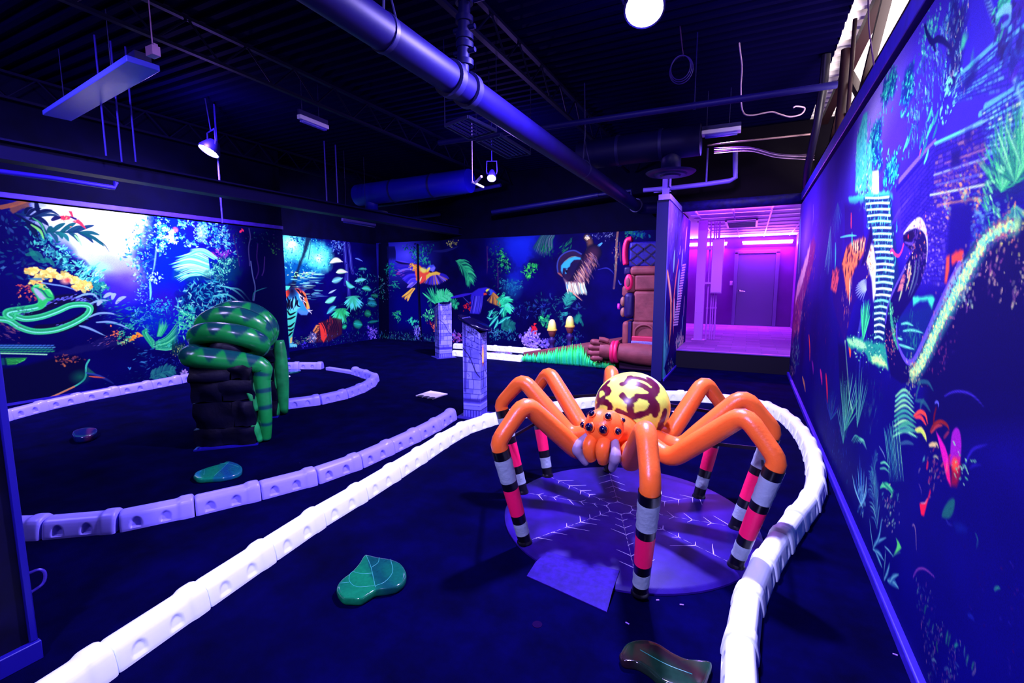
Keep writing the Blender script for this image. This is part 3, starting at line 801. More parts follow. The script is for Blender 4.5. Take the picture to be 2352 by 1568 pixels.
    c.fill([(78, 725), (120, 705), (140, 740), (100, 810), (82, 800)], (240, 60, 40), 0.03, 1)
    c.fill([(190, 690), (260, 690), (320, 750), (345, 830), (372, 925), (340, 945), (300, 870), (280, 800), (230, 740)], (255, 80, 50), 0.03, 1)
    c.fill([(320, 850), (350, 850), (372, 930), (345, 940)], (255, 140, 70), 0.03, 0.9)
    c.fill([(240, 760), (275, 755), (305, 800), (310, 860), (270, 840), (245, 800)], (140, 150, 250), 0.025, 1)
    c.fill([(110, 860), (150, 800), (230, 820), (260, 920), (200, 960), (130, 950)], (80, 170, 240), 0.04, 1)
    c.fill([(230, 940), (320, 960), (380, 945), (340, 1010), (270, 1010), (225, 975)], (60, 110, 220), 0.03, 0.95)
    c.blob((160, 720), (0.16, 0.2), (10, 0, 40), 1, 0.6); c.blob((270, 690), (0.1, 0.09), (20, 10, 80), 1, 0.6)
    c.fill([(78, 660), (140, 665), (120, 700), (80, 715)], (60, 230, 170), 0.02, 0.95)
    blk = (6, 2, 30)
    for q in [[(140, 820), (125, 880), (140, 960)], [(175, 800), (160, 880), (180, 950)], [(205, 790), (210, 850), (190, 930)], [(230, 830), (225, 890), (265, 915)], [(100, 790), (120, 850), (110, 930)], [(250, 740), (275, 770), (285, 850)], [(275, 735), (300, 780), (330, 800)], [(215, 700), (240, 720), (255, 745)], [(300, 830), (320, 870), (330, 920)],
              [(105, 960), (140, 1005), (215, 970)], [(105, 1060), (150, 1050), (210, 1020)], [(110, 1150), (150, 1140), (195, 1095)], [(112, 1190), (150, 1190), (185, 1160)], [(120, 1260), (140, 1240), (170, 1210)], [(95, 840), (105, 900), (120, 960)], [(150, 850), (148, 900), (158, 940)], [(265, 790), (285, 815), (295, 850)]]:
        c.curve(q, 0.045, blk, 0.95)
    for q in [[(285, 830), (310, 845), (330, 870)], [(350, 950), (385, 960), (410, 950)], [(350, 958), (385, 980), (395, 1000)], [(255, 770), (270, 780), (280, 800)]]:
        c.curve(q, 0.016, (230, 235, 255), 0.95)
    for x, y in [(295, 800)]:
        c.leaf(c.q((x, y)), 0.06, 0.5, -0.5, (20, 20, 70)); c.leaf(c.q((x + 3, y + 2)), 0.03, 0.6, 0, (240, 230, 170))
    for k in range(4): c.curve([(140 + k * 18, 1365), (150 + k * 20, 1375), (150 + k * 21, 1395)], 0.05, (90, 210, 220), 0.9)
    # flowers and ground
    c.scatter([(1055, 1150), (1170, 1170), (1160, 1310), (1080, 1310)], 200, (0.03, 0.07), [(90, 60, 240), (140, 100, 255), (40, 20, 170)], asp=0.6)
    c.scatter([(280, 1330), (330, 1330), (330, 1400), (280, 1400)], 40, (0.03, 0.07), [(60, 40, 230), (20, 20, 120)], asp=0.6)
    c.scatter([(170, 1320), (350, 1280), (350, 1330), (180, 1380)], 90, (0.03, 0.08), [(60, 120, 110), (160, 130, 110), (10, 40, 60)], (-20, 30), 0.3, 0.8)
    c.scatter([(340, 1260), (1290, 1200), (1290, 1300), (360, 1400)], 320, (0.03, 0.07), [(20, 60, 120), (60, 60, 200), (10, 100, 110), (0, 10, 60)], (50, 130), 0.25, 0.8)
    return c

# ------------------------------------------------------------------ mural on the back wall: flying macaws and a sloth
def paint_back():
    c = Canvas(-9.0, -1.25, 0.0, 2.56, 0.0075, P_y(YB), (2, 0, 70), 11)
    W = (slice(0, c.H), slice(0, c.W))
    c.A *= (0.55 + 0.9 * c.noise(W, 0.5, 4, 21))[..., None]
    c.view(870, 530, 5.81)
    c.blob((300, 330), (1.3, 0.9), (36, 34, 215), 1, 0.9); c.blob((380, 320), (0.6, 0.5), (70, 60, 245), 0.9)
    c.fill([(220, 760), (560, 800), (760, 1000), (700, 1300), (260, 1300), (150, 1000)], (0, 0, 105), 0.4, 0.8)
    for x, w in [(75, 0.28), (15, 0.1)]:
        c.stroke([(x, 190), (x + 2, 700), (x + 10, 1460)], w, (0, 0, 30), 0.95)
    for k in range(10): c.curve([(110 + 11 * k, 210), (120 + 11 * k, 290), (112 + 12 * k, 400)], 0.04, (4, 4, 70), 0.85)
    c.scatter([(270, 210), (720, 200), (720, 310), (420, 300)], 150, (0.04, 0.1), [(0, 40, 90), (0, 90, 110), (4, 4, 60), (10, 120, 110)], asp=0.5)
    c.scatter([(430, 300), (560, 290), (690, 420), (640, 450), (500, 400)], 150, (0.04, 0.09), [(20, 130, 130), (40, 170, 140), (0, 50, 90)], asp=0.5)
    c.scatter([(100, 430), (200, 430), (230, 560), (150, 640), (90, 560)], 120, (0.04, 0.1), [(0, 90, 110), (0, 40, 80), (10, 130, 120)], asp=0.5)
    c.scatter([(0, 600), (60, 620), (70, 920), (0, 920)], 60, (0.04, 0.1), [(20, 110, 110), (90, 120, 190), (0, 40, 80)], asp=0.3)
    c.scatter([(110, 620), (160, 620), (150, 880), (110, 880)], 40, (0.03, 0.07), [(60, 60, 160), (20, 20, 110)], asp=0.3)
    c.scatter([(160, 690), (250, 690), (250, 760), (170, 740)], 50, (0.05, 0.12), [(10, 100, 110), (30, 150, 130)], (-40, 10), 0.25)
    # macaw with spread wings
    blue = [(30, 20, 190), (60, 40, 230), (20, 10, 130), (100, 80, 255)]
    for k in range(15):
        t = k / 14
        root = (470 + 40 * t, 480 + 190 * t); tip = (225 + 190 * t ** 1.4, 405 + 60 * math.sin(t * 2.2) * 2.2 + 200 * t)
        c.curve([root, ((root[0] + tip[0]) / 2, (root[1] + tip[1]) / 2 - 12), tip], 0.1, c.pick(blue), 0.95)
    c.curve([(225, 405), (300, 430), (450, 445)], 0.05, (10, 6, 70), 0.95)
    c.scatter([(240, 540), (330, 540), (340, 640), (260, 620)], 26, (0.06, 0.14), [(190, 50, 110), (110, 60, 230)], (-30, 20), 0.15)
    c.fill([(430, 450), (520, 450), (560, 480), (600, 530), (600, 640), (560, 700), (500, 650), (480, 500)], (235, 90, 50), 0.04, 1, ragged=0.03)
    c.scatter([(420, 450), (510, 460), (490, 510), (440, 510)], 50, (0.05, 0.1), [(255, 180, 80), (160, 110, 50), (250, 120, 60)], asp=0.5)
    for k in range(16):
        t = k / 15
        root = (690 + 120 * t, 590 - 15 * t); tip = (600 + 340 * t, 700 + 40 * math.sin(PI * t) - 60 * t ** 2)
        c.curve([root, ((root[0] + tip[0]) / 2 + 8, (root[1] + tip[1]) / 2 - 6), tip], 0.085, c.pick(blue if k % 2 else [(40, 20, 120), (170, 110, 80), (90, 60, 160)]), 0.95)
    c.fill([(540, 540), (600, 520), (660, 530), (690, 570), (640, 630), (590, 690), (545, 700)], (250, 60, 60), 0.05, 1)
    c.fill([(630, 590), (700, 550), (760, 540), (820, 565), (810, 590), (740, 590), (680, 610), (630, 660)], (255, 160, 70), 0.03, 1, ragged=0.02)
    c.fill([(520, 470), (560, 490), (600, 520), (660, 500), (680, 480), (690, 510), (650, 560), (590, 560)], (255, 150, 60), 0.04, 1, ragged=0.02)
    c.blob((590, 520), (0.12, 0.08), (230, 240, 130), 0.9, 0.7); c.curve([(545, 680), (560, 640), (575, 610)], 0.04, (255, 200, 170), 0.9)
    c.fill([(630, 510), (670, 460), (730, 450), (760, 490), (740, 540), (690, 540), (660, 520)], (50, 60, 225), 0.03, 1)
    c.fill([(690, 500), (740, 470), (752, 500), (720, 545), (690, 535)], (100, 90, 240), 0.02, 1); c.fill([(672, 530), (700, 535), (720, 555), (690, 560)], (10, 6, 60), 0.02, 0.9)
    c.fill([(650, 500), (675, 482), (690, 495), (670, 530), (645, 545)], (250, 210, 90), 0.02, 1)
    for k in range(9): c.curve([(480 - 4 * k, 770), (430 - 6 * k, 830), (385 - 12 * k + (k % 3) * 8, 945 - k * 8)], 0.06, c.pick([(220, 120, 60), (240, 160, 100), (120, 60, 60), (200, 190, 90)]), 0.95)
    for k in range(5): c.curve([(500 - 12 * k, 690), (460 - 12 * k, 720), (420 - 12 * k, 760)], 0.05, c.pick([(60, 40, 190), (120, 100, 240)]), 0.9)
    # seam of the print, plants in front
    c.stroke([(518, 190), (530, 700), (562, 1480)], 0.075, (0, 0, 24), 0.95, prof=None); c.stroke([(512, 200), (526, 700), (556, 1480)], 0.012, (20, 20, 120), 0.5)
    c.scatter([(925, 150), (975, 150), (975, 195), (925, 195)], 30, (0.03, 0.07), [(190, 180, 110), (120, 110, 70)], asp=0.6); c.scatter([(1000, 145), (1045, 140), (1045, 170), (1000, 170)], 24, (0.03, 0.06), [(170, 150, 90), (90, 90, 60)], asp=0.6)
    c.curve([(730, 270), (850, 270), (960, 245), (1060, 210)], 0.07, (20, 20, 110), 0.8)
    gr = [(20, 130, 110), (50, 180, 140), (10, 80, 90)]
    c.frond([(1030, 400), (1110, 460), (1180, 560), (1220, 680)], 26, 0.34, 0.03, gr, side=(1, -1), sweep=28, droop=0.4, rib=(40, 150, 120), a=0.9)
    c.fan((770, 985), 0.5, 30, 150, 12, 0.045, gr); c.frond([(770, 980), (820, 900), (900, 850), (970, 900)], 18, 0.22, 0.04, [(40, 170, 130), (70, 210, 160)], sweep=60, a=0.95)
    c.frond([(960, 1000), (1010, 970), (1045, 1000)], 10, 0.16, 0.03, gr, sweep=60)
    c.curve([(650, 950), (700, 920), (760, 960)], 0.04, (40, 150, 130), 0.9); c.scatter([(670, 870), (710, 870), (710, 1020), (670, 1020)], 60, (0.04, 0.1), [(10, 70, 80), (20, 100, 100)], (60, 120), 0.2)
    c.scatter([(580, 1130), (680, 1050), (750, 1060), (750, 1190), (620, 1190)], 160, (0.04, 0.1), [(50, 200, 130), (100, 235, 160), (10, 90, 90)], asp=0.4)
    c.scatter([(390, 1210), (440, 1160), (520, 1190), (520, 1250), (420, 1260)], 70, (0.06, 0.14), [(40, 200, 190), (60, 220, 140), (20, 120, 160)], (20, 110), 0.3)
    c.scatter([(180, 1090), (280, 1080), (290, 1160), (260, 1230), (200, 1130)], 60, (0.06, 0.14), [(20, 140, 90), (50, 190, 120), (20, 110, 160)], (-60, 60), 0.25)
    c.scatter([(470, 1280), (540, 1290), (550, 1430), (480, 1420)], 130, (0.04, 0.1), [(90, 80, 240), (150, 130, 255), (40, 30, 170)], (50, 130), 0.35)
    c.scatter([(720, 1240), (755, 1250), (750, 1330), (722, 1320)], 40, (0.04, 0.08), [(240, 110, 90), (180, 60, 70)], asp=0.5)
    c.scatter([(640, 1200), (740, 1230), (730, 1280), (650, 1270)], 20, (0.04, 0.1), [(130, 20, 50)], asp=0.3)
    c.scatter([(0, 1350), (760, 1400), (760, 1480), (0, 1450)], 420, (0.04, 0.1), [(20, 60, 140), (10, 100, 110), (60, 50, 200), (0, 20, 80), (60, 150, 140)], (50, 130), 0.22, 0.85)
    c.scatter([(960, 1360), (1090, 1370), (1090, 1480), (970, 1480)], 160, (0.04, 0.09), [(100, 70, 240), (150, 110, 255), (40, 20, 160), (190, 30, 90)], asp=0.45)
    c.scatter([(1130, 990), (1220, 980), (1220, 1060), (1140, 1050)], 50, (0.04, 0.09), [(210, 30, 50), (120, 10, 50)], asp=0.6)
    # middle part: second macaw, misty valley
    c.view(1040, 530, 5.6)
    c.fill([(690, 130), (740, 80), (1060, 60), (1000, 170), (1000, 330), (940, 430), (880, 480), (900, 580), (850, 680), (720, 660), (700, 560), (800, 500), (720, 330)], (8, 14, 160), 0.18, 0.95, ragged=0.08)
    c.blob((850, 150), (0.9, 0.5), (14, 30, 205), 0.95, 0.9); c.blob((800, 600), (0.5, 0.45), (10, 20, 150), 0.8)
    c.scatter([(600, 220), (650, 240), (740, 470), (700, 560), (600, 450)], 180, (0.04, 0.1), [(10, 100, 70), (30, 150, 110), (0, 30, 60), (60, 180, 90)], asp=0.5, a=0.85)
    c.scatter([(440, 150), (600, 120), (600, 700), (560, 720), (470, 450)], 120, (0.04, 0.09), [(10, 60, 70), (10, 90, 80), (30, 20, 90), (0, 0, 40)], asp=0.4, a=0.8)
    for q in [[(575, 420), (580, 560), (582, 760)], [(440, 200), (445, 400), (440, 560)]]: c.curve(q, 0.03, (50, 20, 100), 0.8)
    c.scatter([(930, 430), (1090, 410), (1060, 500), (1000, 620), (930, 600), (920, 500)], 150, (0.05, 0.12), [(20, 130, 70), (60, 180, 80), (0, 60, 60)], asp=0.35)
    c.scatter([(600, 600), (880, 640), (890, 740), (760, 800), (620, 720)], 130, (0.04, 0.12), [(20, 90, 130), (10, 50, 110), (30, 130, 150)], asp=0.45, a=0.8)
    c.blob((760, 750), (0.3, 0.3), (10, 70, 150), 0.7, 0.8)
    c.curve([(-20, 860), (120, 830), (260, 800)], 0.07, (40, 20, 190), 1); c.curve([(130, 850), (180, 900), (225, 940)], 0.02, (60, 60, 170), 0.8)
    c.fill([(240, 800), (330, 740), (430, 725), (520, 760), (560, 800), (480, 800), (410, 780), (390, 860), (370, 980), (340, 1070), (220, 1060), (240, 950), (230, 860)], (34, 22, 190), 0.03, 1)
    for k in range(22):
        t = k / 21; c.curve([(270 + 110 * t, 840), (250 + 125 * t, 950), (222 + 130 * t, 1065)], 0.022, c.pick([(90, 80, 250), (20, 10, 130), (60, 50, 220)]), 0.8)
    c.fill([(450, 770), (500, 750), (520, 790), (500, 820), (470, 830), (445, 800)], (30, 60, 200), 0.02, 1); c.fill([(420, 770), (440, 745), (475, 745), (440, 790)], (190, 190, 60), 0.02, 0.95); c.fill([(395, 800), (430, 795), (440, 820), (398, 830)], (190, 50, 50), 0.02, 0.9)
    c.fill([(440, 780), (470, 770), (480, 810), (450, 820)], (8, 10, 60), 0.02, 0.9)
    for k in range(14):
        t = k / 13; c.curve([(520 + 4 * t, 800), (480 + 110 * t, 870 + 10 * t), (440 + 170 * t, 900 + 80 * t ** 0.7)], 0.06, c.pick([(110, 70, 50), (170, 110, 60), (50, 30, 70)]), 0.9)
    c.frond([(600, 900), (650, 930), (690, 1030)], 14, 0.3, 0.05, [(40, 200, 150), (70, 230, 180), (10, 110, 110)], sweep=40); c.scatter([(600, 820), (670, 820), (680, 960), (610, 960)], 60, (0.08, 0.18), [(40, 200, 150), (20, 130, 120)], (10, 80), 0.25)
    for q, w in [([(460, 1240), (540, 1140), (590, 1090)], 0.08), ([(530, 1260), (570, 1190), (580, 1130)], 0.08), ([(590, 1190), (670, 1140), (745, 1105)], 0.11), ([(460, 1120), (500, 1040), (505, 1020)], 0.07), ([(600, 1070), (640, 1010), (650, 990)], 0.09), ([(440, 1110), (480, 1130), (515, 1120)], 0.06)]:
        c.stroke(q, w, (30, 170, 170), 0.95, prof=lambda t: math.sin(PI * (0.1 + 0.88 * t)), shade=(10, 70, 110)); c.curve(q, 0.014, (110, 230, 220), 0.8)
    c.scatter([(480, 1020), (580, 1040), (560, 1100), (480, 1100)], 40, (0.06, 0.14), [(20, 120, 120), (60, 190, 170)], (20, 70), 0.25)
    c.frond([(620, 1260), (700, 1220), (790, 1220)], 14, 0.2, 0.04, [(10, 70, 90), (20, 100, 110)], sweep=50, a=0.8)
    c.scatter([(470, 1260), (830, 1280), (820, 1400), (480, 1400)], 190, (0.04, 0.1), [(20, 90, 150), (30, 140, 150), (0, 30, 90), (80, 130, 220)], asp=0.35, a=0.85)
    c.scatter([(740, 960), (1030, 880), (1230, 960), (1200, 1100), (900, 1120), (760, 1080)], 130, (0.05, 0.16), [(20, 30, 140), (40, 70, 180), (0, 10, 80), (10, 80, 110)], asp=0.25, a=0.8)
    c.scatter([(870, 1370), (960, 1290), (1060, 1300), (1110, 1400), (1080, 1500), (920, 1480)], 330, (0.05, 0.1), [(140, 110, 250), (180, 150, 255), (80, 50, 220)], asp=0.7)
    c.scatter([(1140, 1410), (1230, 1400), (1230, 1490), (1150, 1480)], 80, (0.05, 0.1), [(140, 110, 250), (80, 60, 230)], asp=0.7)
    c.scatter([(1030, 1200), (1060, 1200), (1055, 1310), (1030, 1300)], 26, (0.05, 0.09), [(240, 30, 60), (190, 20, 50)], asp=0.7)
    c.scatter([(1100, 1120), (1230, 1100), (1230, 1220), (1130, 1200)], 60, (0.05, 0.12), [(20, 130, 100), (40, 170, 110), (0, 60, 80)], asp=0.4)
    # sloth hanging in the dark
    c.view(1200, 510, 5.408)
    for k in range(34):
        t = k / 33; c.curve([(230 + 170 * t, 165), (190 + 180 * t, 230), (120 + 260 * t, 330 + 90 * math.sin(PI * t))], 0.03, c.pick([(4, 30, 70), (30, 90, 100), (10, 60, 80), (90, 90, 130)]), 0.8)
    c.scatter([(220, 280), (400, 300), (380, 420), (240, 380)], 60, (0.05, 0.12), [(10, 90, 60), (20, 120, 70), (0, 40, 60)], (60, 110), 0.25, 0.8)
    c.scatter([(460, 330), (600, 200), (600, 300), (480, 420)], 60, (0.06, 0.16), [(10, 90, 70), (20, 110, 80), (0, 40, 50)], (30, 70), 0.2, 0.9)
    c.fill([(435, 540), (450, 450), (520, 380), (620, 355), (720, 390), (765, 470), (760, 540), (720, 640), (660, 730), (590, 750), (530, 720), (500, 650), (450, 640)], (40, 20, 66), 0.05, 1, smooth=True); c.blob((600, 560), (0.42, 0.42), (12, 6, 46), 0.85, 0.8)
    c.curve([(440, 620), (432, 540), (455, 450), (530, 380), (640, 352), (730, 395)], 0.03, (40, 50, 150), 0.9, taper=False)
    c.fill([(478, 600), (480, 540), (510, 500), (580, 450), (650, 425), (720, 440), (745, 470), (690, 465), (640, 470), (600, 510), (590, 550), (560, 570), (545, 640), (530, 640), (535, 570), (505, 570), (495, 640)], (40, 130, 210), 0.025, 1)
    c.fill([(600, 520), (640, 500), (720, 520), (730, 600), (680, 680), (620, 680), (590, 600)], (16, 10, 60), 0.04, 0.9, smooth=True); c.leaf(c.q((545, 600)), 0.12, 0.5, 1.7, (4, 2, 30)); c.leaf(c.q((655, 640)), 0.14, 0.6, 0.1, (30, 16, 70)); c.leaf(c.q((550, 590)), 0.03, 0.8, 0.0, (90, 120, 180))
    c.curve([(440, 630), (470, 650), (500, 680)], 0.04, (150, 80, 80), 0.7); c.curve([(520, 490), (600, 435), (680, 425)], 0.02, (120, 130, 110), 0.7)
    c.fill([(800, 330), (890, 320), (900, 370), (860, 420), (770, 480), (770, 450)], (60, 130, 190), 0.03, 1)
    c.curve([(985, 262), (930, 310), (860, 400), (770, 470)], 0.06, (70, 150, 230), 0.9)
    c.stroke([(800, 190), (830, 230), (850, 330)], 0.17, (110, 70, 60), 0.8, shade=(10, 8, 40))
    for k in range(3): c.curve([(775 + k * 12, 200 + k * 10), (800 + k * 12, 170 + k * 14), (825 + k * 5, 185 + k * 12)], 0.03, (230, 220, 190), 0.9)
    c.stroke([(880, 380), (830, 470), (780, 580), (720, 700), (650, 800)], 0.36, (46, 22, 60), 1, shade=(6, 4, 40))
    for k in range(190):
        t = c.rng.rand(); w = c.rng.randn() * 0.5
        px_ = 880 - 240 * t + w * 70; py_ = 390 + 420 * t + w * 40
        c.curve([(px_, py_), (px_ + 10 + 16 * (1 - t), py_ + 30), (px_ + 30, py_ + 62)], 0.016, c.pick([(150, 90, 90), (90, 60, 110), (190, 150, 150), (60, 40, 100)]), 0.75)
    c.fill([(505, 690), (560, 740), (640, 740), (720, 740), (790, 840), (780, 900), (720, 880), (680, 900), (740, 970), (640, 900), (560, 830)], (120, 90, 110), 0.04, 0.85)
    for k in range(90):
        t = c.rng.rand(); x = 540 + 230 * t; y = 740 + 50 * c.rng.rand()
        c.curve([(x, y), (x + 10, y + 60), (x + 25 + 10 * t, y + 120)], 0.02, c.pick([(190, 220, 210), (230, 200, 170), (120, 80, 100), (90, 150, 190)]), 0.8)
    c.curve([(540, 760), (560, 820), (640, 890), (740, 975)], 0.03, (200, 130, 130), 0.8); c.fill([(540, 760), (560, 780), (570, 840), (550, 820)], (50, 130, 220), 0.02, 0.9)
    # creepers, leaves, blue corner
    c.curve([(1185, 100), (1170, 260), (1160, 560), (1135, 820)], 0.045, (120, 80, 90), 0.9, taper=False); c.curve([(1205, 250), (1215, 420), (1220, 500)], 0.03, (80, 50, 80), 0.8)
    c.scatter([(1160, 180), (1180, 180), (1170, 640), (1150, 640)], 40, (0.03, 0.08), [(170, 170, 170), (60, 90, 120), (200, 120, 100)], (80, 100), 0.25)
    c.curve([(940, 590), (1040, 570), (1100, 600), (1140, 650)], 0.025, (40, 40, 170), 0.9); c.fill([(900, 620), (1000, 590), (1120, 640), (1150, 800), (1000, 830), (880, 760)], (4, 0, 90), 0.2, 0.8)
    c.scatter([(760, 130), (1150, 110), (1150, 190), (850, 220)], 100, (0.03, 0.07), [(60, 60, 160), (20, 20, 80), (140, 150, 210), (0, 0, 40)], asp=0.5, a=0.8)
    c.scatter([(1240, 90), (1330, 80), (1480, 90), (1560, 180), (1300, 170)], 130, (0.04, 0.1), [(0, 60, 140), (0, 30, 110), (20, 110, 90)], asp=0.5)
    c.curve([(1190, 720), (1215, 770), (1235, 765)], 0.025, (60, 60, 200), 0.9)
    c.scatter([(180, 920), (560, 900), (760, 1000), (760, 1250), (260, 1250)], 170, (0.05, 0.16), [(10, 70, 90), (20, 100, 110), (0, 10, 70), (30, 50, 140)], asp=0.3, a=0.75)
    c.frond([(540, 1050), (570, 960), (620, 910)], 12, 0.2, 0.03, [(20, 100, 110), (40, 140, 140)], sweep=50, a=0.8); c.scatter([(480, 1100), (580, 1110), (560, 1200), (490, 1200)], 30, (0.08, 0.16), [(40, 150, 160), (20, 90, 120)], (-10, 30), 0.2)
    c.scatter([(230, 1190), (330, 1180), (320, 1300), (240, 1260)], 70, (0.05, 0.12), [(20, 140, 90), (60, 190, 120), (0, 70, 80)], asp=0.4)
    c.scatter([(640, 1180), (730, 1150), (730, 1240), (660, 1240)], 30, (0.1, 0.2), [(10, 90, 100), (20, 110, 110)], (40, 110), 0.4, 0.8)
    c.scatter([(380, 1440), (720, 1350), (720, 1460), (400, 1540)], 160, (0.04, 0.1), [(20, 70, 120), (10, 110, 120), (60, 60, 190)], (40, 140), 0.22, 0.8)
    return c
# ------------------------------------------------------------------ mural on the right partition: temple ruins, jaguar, cobra
def paint_right():
    c = Canvas(1.0, 8.92, 0.0, 2.72, 0.005, P_x(XR), (2, 0, 120), 13)
    W = (slice(0, c.H), slice(0, c.W))
    n = c.noise(W, 0.6, 4, 31)
    # sky and stone, with the lamplight from above painted in towards the top
    g = np.clip((c.V - 0.9) / 1.4, 0, 1)[:, None, None]
    top = np.array([34, 14, 215.0]); c.A += (top - c.A) * g
    c.A *= (0.75 + 0.5 * n)[..., None]
    c.blob((2010, 270), (1.5, 0.7), (110, 90, 250), 0.95, 1); c.blob((2012, 255), (0.8, 0.35), (170, 150, 255), 0.85, 1); c.blob((2050, 330), (1.0, 0.5), (70, 36, 235), 0.8, 1)
    c.blob((1868, 560), (1.8, 0.8), (90, 30, 225), 0.8, 1); c.blob((1850, 545), (0.8, 0.5), (150, 110, 255), 0.7, 1)
    c.fill([(2145, 330), (2064, 420), (2050, 470), (2060, 560), (2100, 640), (2240, 620), (2352, 420), (2352, 60), (2230, 120)], (52, 30, 214), 0.15, 0.8)
    teal = [(30, 190, 190), (90, 240, 215), (0, 90, 150), (10, 130, 170)]
    # tree line
    for poly, k in [([(2022, 235), (2030, 190), (2050, 155), (2060, 180), (2058, 205), (2035, 240)], 260), ([(1994, 330), (2006, 292), (2022, 280), (2024, 310), (2010, 350)], 200), ([(2030, 420), (2036, 372), (2054, 356), (2064, 380), (2056, 417)], 240), ([(2000, 380), (2005, 330), (2022, 340), (2025, 385)], 160), ([(2068, 240), (2080, 160), (2098, 150), (2098, 200), (2080, 260)], 120)]:
        c.fill(poly, (0, 40, 140), 0.05, 0.8, ragged=0.05); c.scatter(poly, k, (0.02, 0.05), teal, asp=0.5)
    # distant towers and stairs
    for poly in [[(1964, 440), (1968, 320), (1984, 262), (1992, 262), (1990, 440)], [(1994, 450), (1992, 330), (2001, 330), (2005, 450)]]:
        c.fill(poly, (70, 210, 225), 0.02, 0.9, ragged=0.02)
    c.scatter([(1962, 445), (1968, 310), (1992, 258), (2004, 330), (2006, 450)], 420, (0.02, 0.06), [(190, 255, 250), (20, 130, 190), (0, 60, 150), (120, 240, 235)], (70, 110), 0.3)
    c.fill([(2002, 448), (2004, 394), (2018, 392), (2019, 448)], (235, 255, 255), 0.02, 1); c.scatter([(1966, 440), (1985, 400), (2003, 400), (2004, 470), (1970, 470)], 160, (0.03, 0.07), [(200, 255, 245), (90, 230, 220), (20, 110, 160)], asp=0.4)
    c.fill([(1948, 452), (2022, 440), (2050, 446), (2050, 458), (1950, 466)], (60, 200, 200), 0.02, 0.9, ragged=0.02)
    c.fill([(1940, 470), (1985, 462), (1985, 560), (1940, 560)], (24, 4, 130), 0.06, 0.8)
    c.fill([(1984, 455), (2046, 450), (2066, 640), (2060, 700), (2030, 790), (2006, 780), (2008, 640), (1996, 540)], (4, 30, 120), 0.04, 0.95)
    c.scatter([(1986, 455), (2046, 452), (2062, 620), (2010, 620)], 520, (0.02, 0.05), [(60, 220, 210), (0, 100, 140), (0, 30, 110), (150, 250, 225), (0, 20, 100)], (60, 120), 0.4)
    c.scatter([(2008, 620), (2062, 620), (2030, 780), (2008, 770)], 140, (0.02, 0.05), [(20, 110, 140), (0, 30, 100), (90, 200, 180)], (60, 120), 0.4)
    for k in range(24):
        y = 452 + k * 14.0; t = k / 23
        xl = 1988 + 20 * min(1, t * 1.6); xr = 2042 + 22 * t if t < 0.55 else 2054 - 26 * (t - 0.55) / 0.45
        c.stroke([(xl, y + 2), ((xl + xr) / 2, y - 0.5 + c.rng.randn()), (xr, y + (5 * t))], 0.012, c.pick([(190, 255, 245), (120, 245, 225), (230, 255, 250)]), 0.95)
    # big temple on the right
    for k in range(26):      # courses of stone
        a = (2070 + k * 3.2, 440 + k * 9 - 12); 
        c.stroke([(2150 - 3.2 * k, 338 + 7.4 * k), (2215, 306 + 12.6 * k * 0.9), (2352, 240 + 14 * k)], 0.012, (20, 6, 130), 0.55)
    c.stroke([(2147, 328), (2110, 366), (2066, 416)], 0.035, (120, 90, 250), 0.9); c.stroke([(2146, 336), (2112, 374), (2060, 434)], 0.03, (20, 6, 150), 0.8)
    for k in range(30): c.curve([(2044 + k * 2.2, 520 - k * 4.2), (2060 + k * 2.4, 500 - k * 4.8), (2078 + k * 2.6, 480 - k * 5.2)], 0.02, c.pick([(30, 10, 170), (70, 46, 235)]), 0.5)
    rows = [(2180, 212, 2352, 60), (2190, 235, 2352, 104), (2196, 180, 2340, 46), (2150, 330, 2268, 274), (2250, 262, 2352, 208), (2254, 282, 2352, 232), (2258, 300, 2352, 252), (2262, 318, 2352, 276), (2264, 336, 2352, 300), (2264, 352, 2340, 322), (2262, 244, 2352, 190)]
    for x0, y0, x1, y1 in rows:
        c.stroke([(x0, y0), ((x0 + x1) / 2, (y0 + y1) / 2 + 2), (x1, y1)], 0.02, (90, 190, 250), 0.85)
    c.bricks([(2066, 432), (2146, 338), (2140, 480), (2072, 560)], 12, 5, (16, 4, 150), [(70, 46, 230), (40, 20, 190)], 0.007, 0.5, 0.6)
    c.bricks([(2100, 560), (2180, 500), (2172, 660), (2112, 650)], 12, 8, (20, 6, 150), [(80, 60, 235), (130, 100, 220), (40, 20, 190)], 0.005, 0.45, 0.45)
    c.bricks([(2180, 200), (2352, 50), (2352, 200), (2196, 236)], 9, 13, (20, 20, 170), [(80, 170, 240), (60, 60, 230), (40, 30, 210), (110, 210, 235)], 0.006, 0.75, 0.5)
    c.bricks([(2256, 258), (2352, 196), (2352, 345), (2262, 350)], 10, 9, (16, 10, 160), [(200, 245, 225), (130, 225, 235), (235, 230, 170), (90, 130, 245)], 0.007, 0.9, 0.62)
    c.fill([(2262, 0), (2275, 0), (2302, 90), (2297, 98)], (130, 195, 250), 0.02, 0.95); c.fill([(2322, 170), (2334, 178), (2354, 240), (2354, 270)], (130, 195, 250), 0.02, 0.9)
    for k in range(12): c.stroke([(2262 + 3 * k, 8 * k + 4), (2272 + 3 * k, 8 * k + 1)], 0.008, (20, 30, 170), 0.8)
    c.scatter([(2290, 0), (2352, 0), (2352, 150), (2310, 150)], 200, (0.03, 0.08), [(10, 0, 110), (60, 10, 190), (20, 60, 190), (10, 0, 140)], asp=0.5, a=0.8); c.scatter([(2284, 0), (2310, 0), (2312, 22), (2290, 20)], 40, (0.03, 0.07), [(60, 210, 170), (20, 130, 150)], asp=0.4)
    c.curve([(2290, 36), (2305, 22), (2318, 20), (2322, 34)], 0.03, (120, 200, 245), 0.9); c.curve([(2302, 60), (2318, 48), (2320, 30)], 0.02, (90, 160, 240), 0.8)
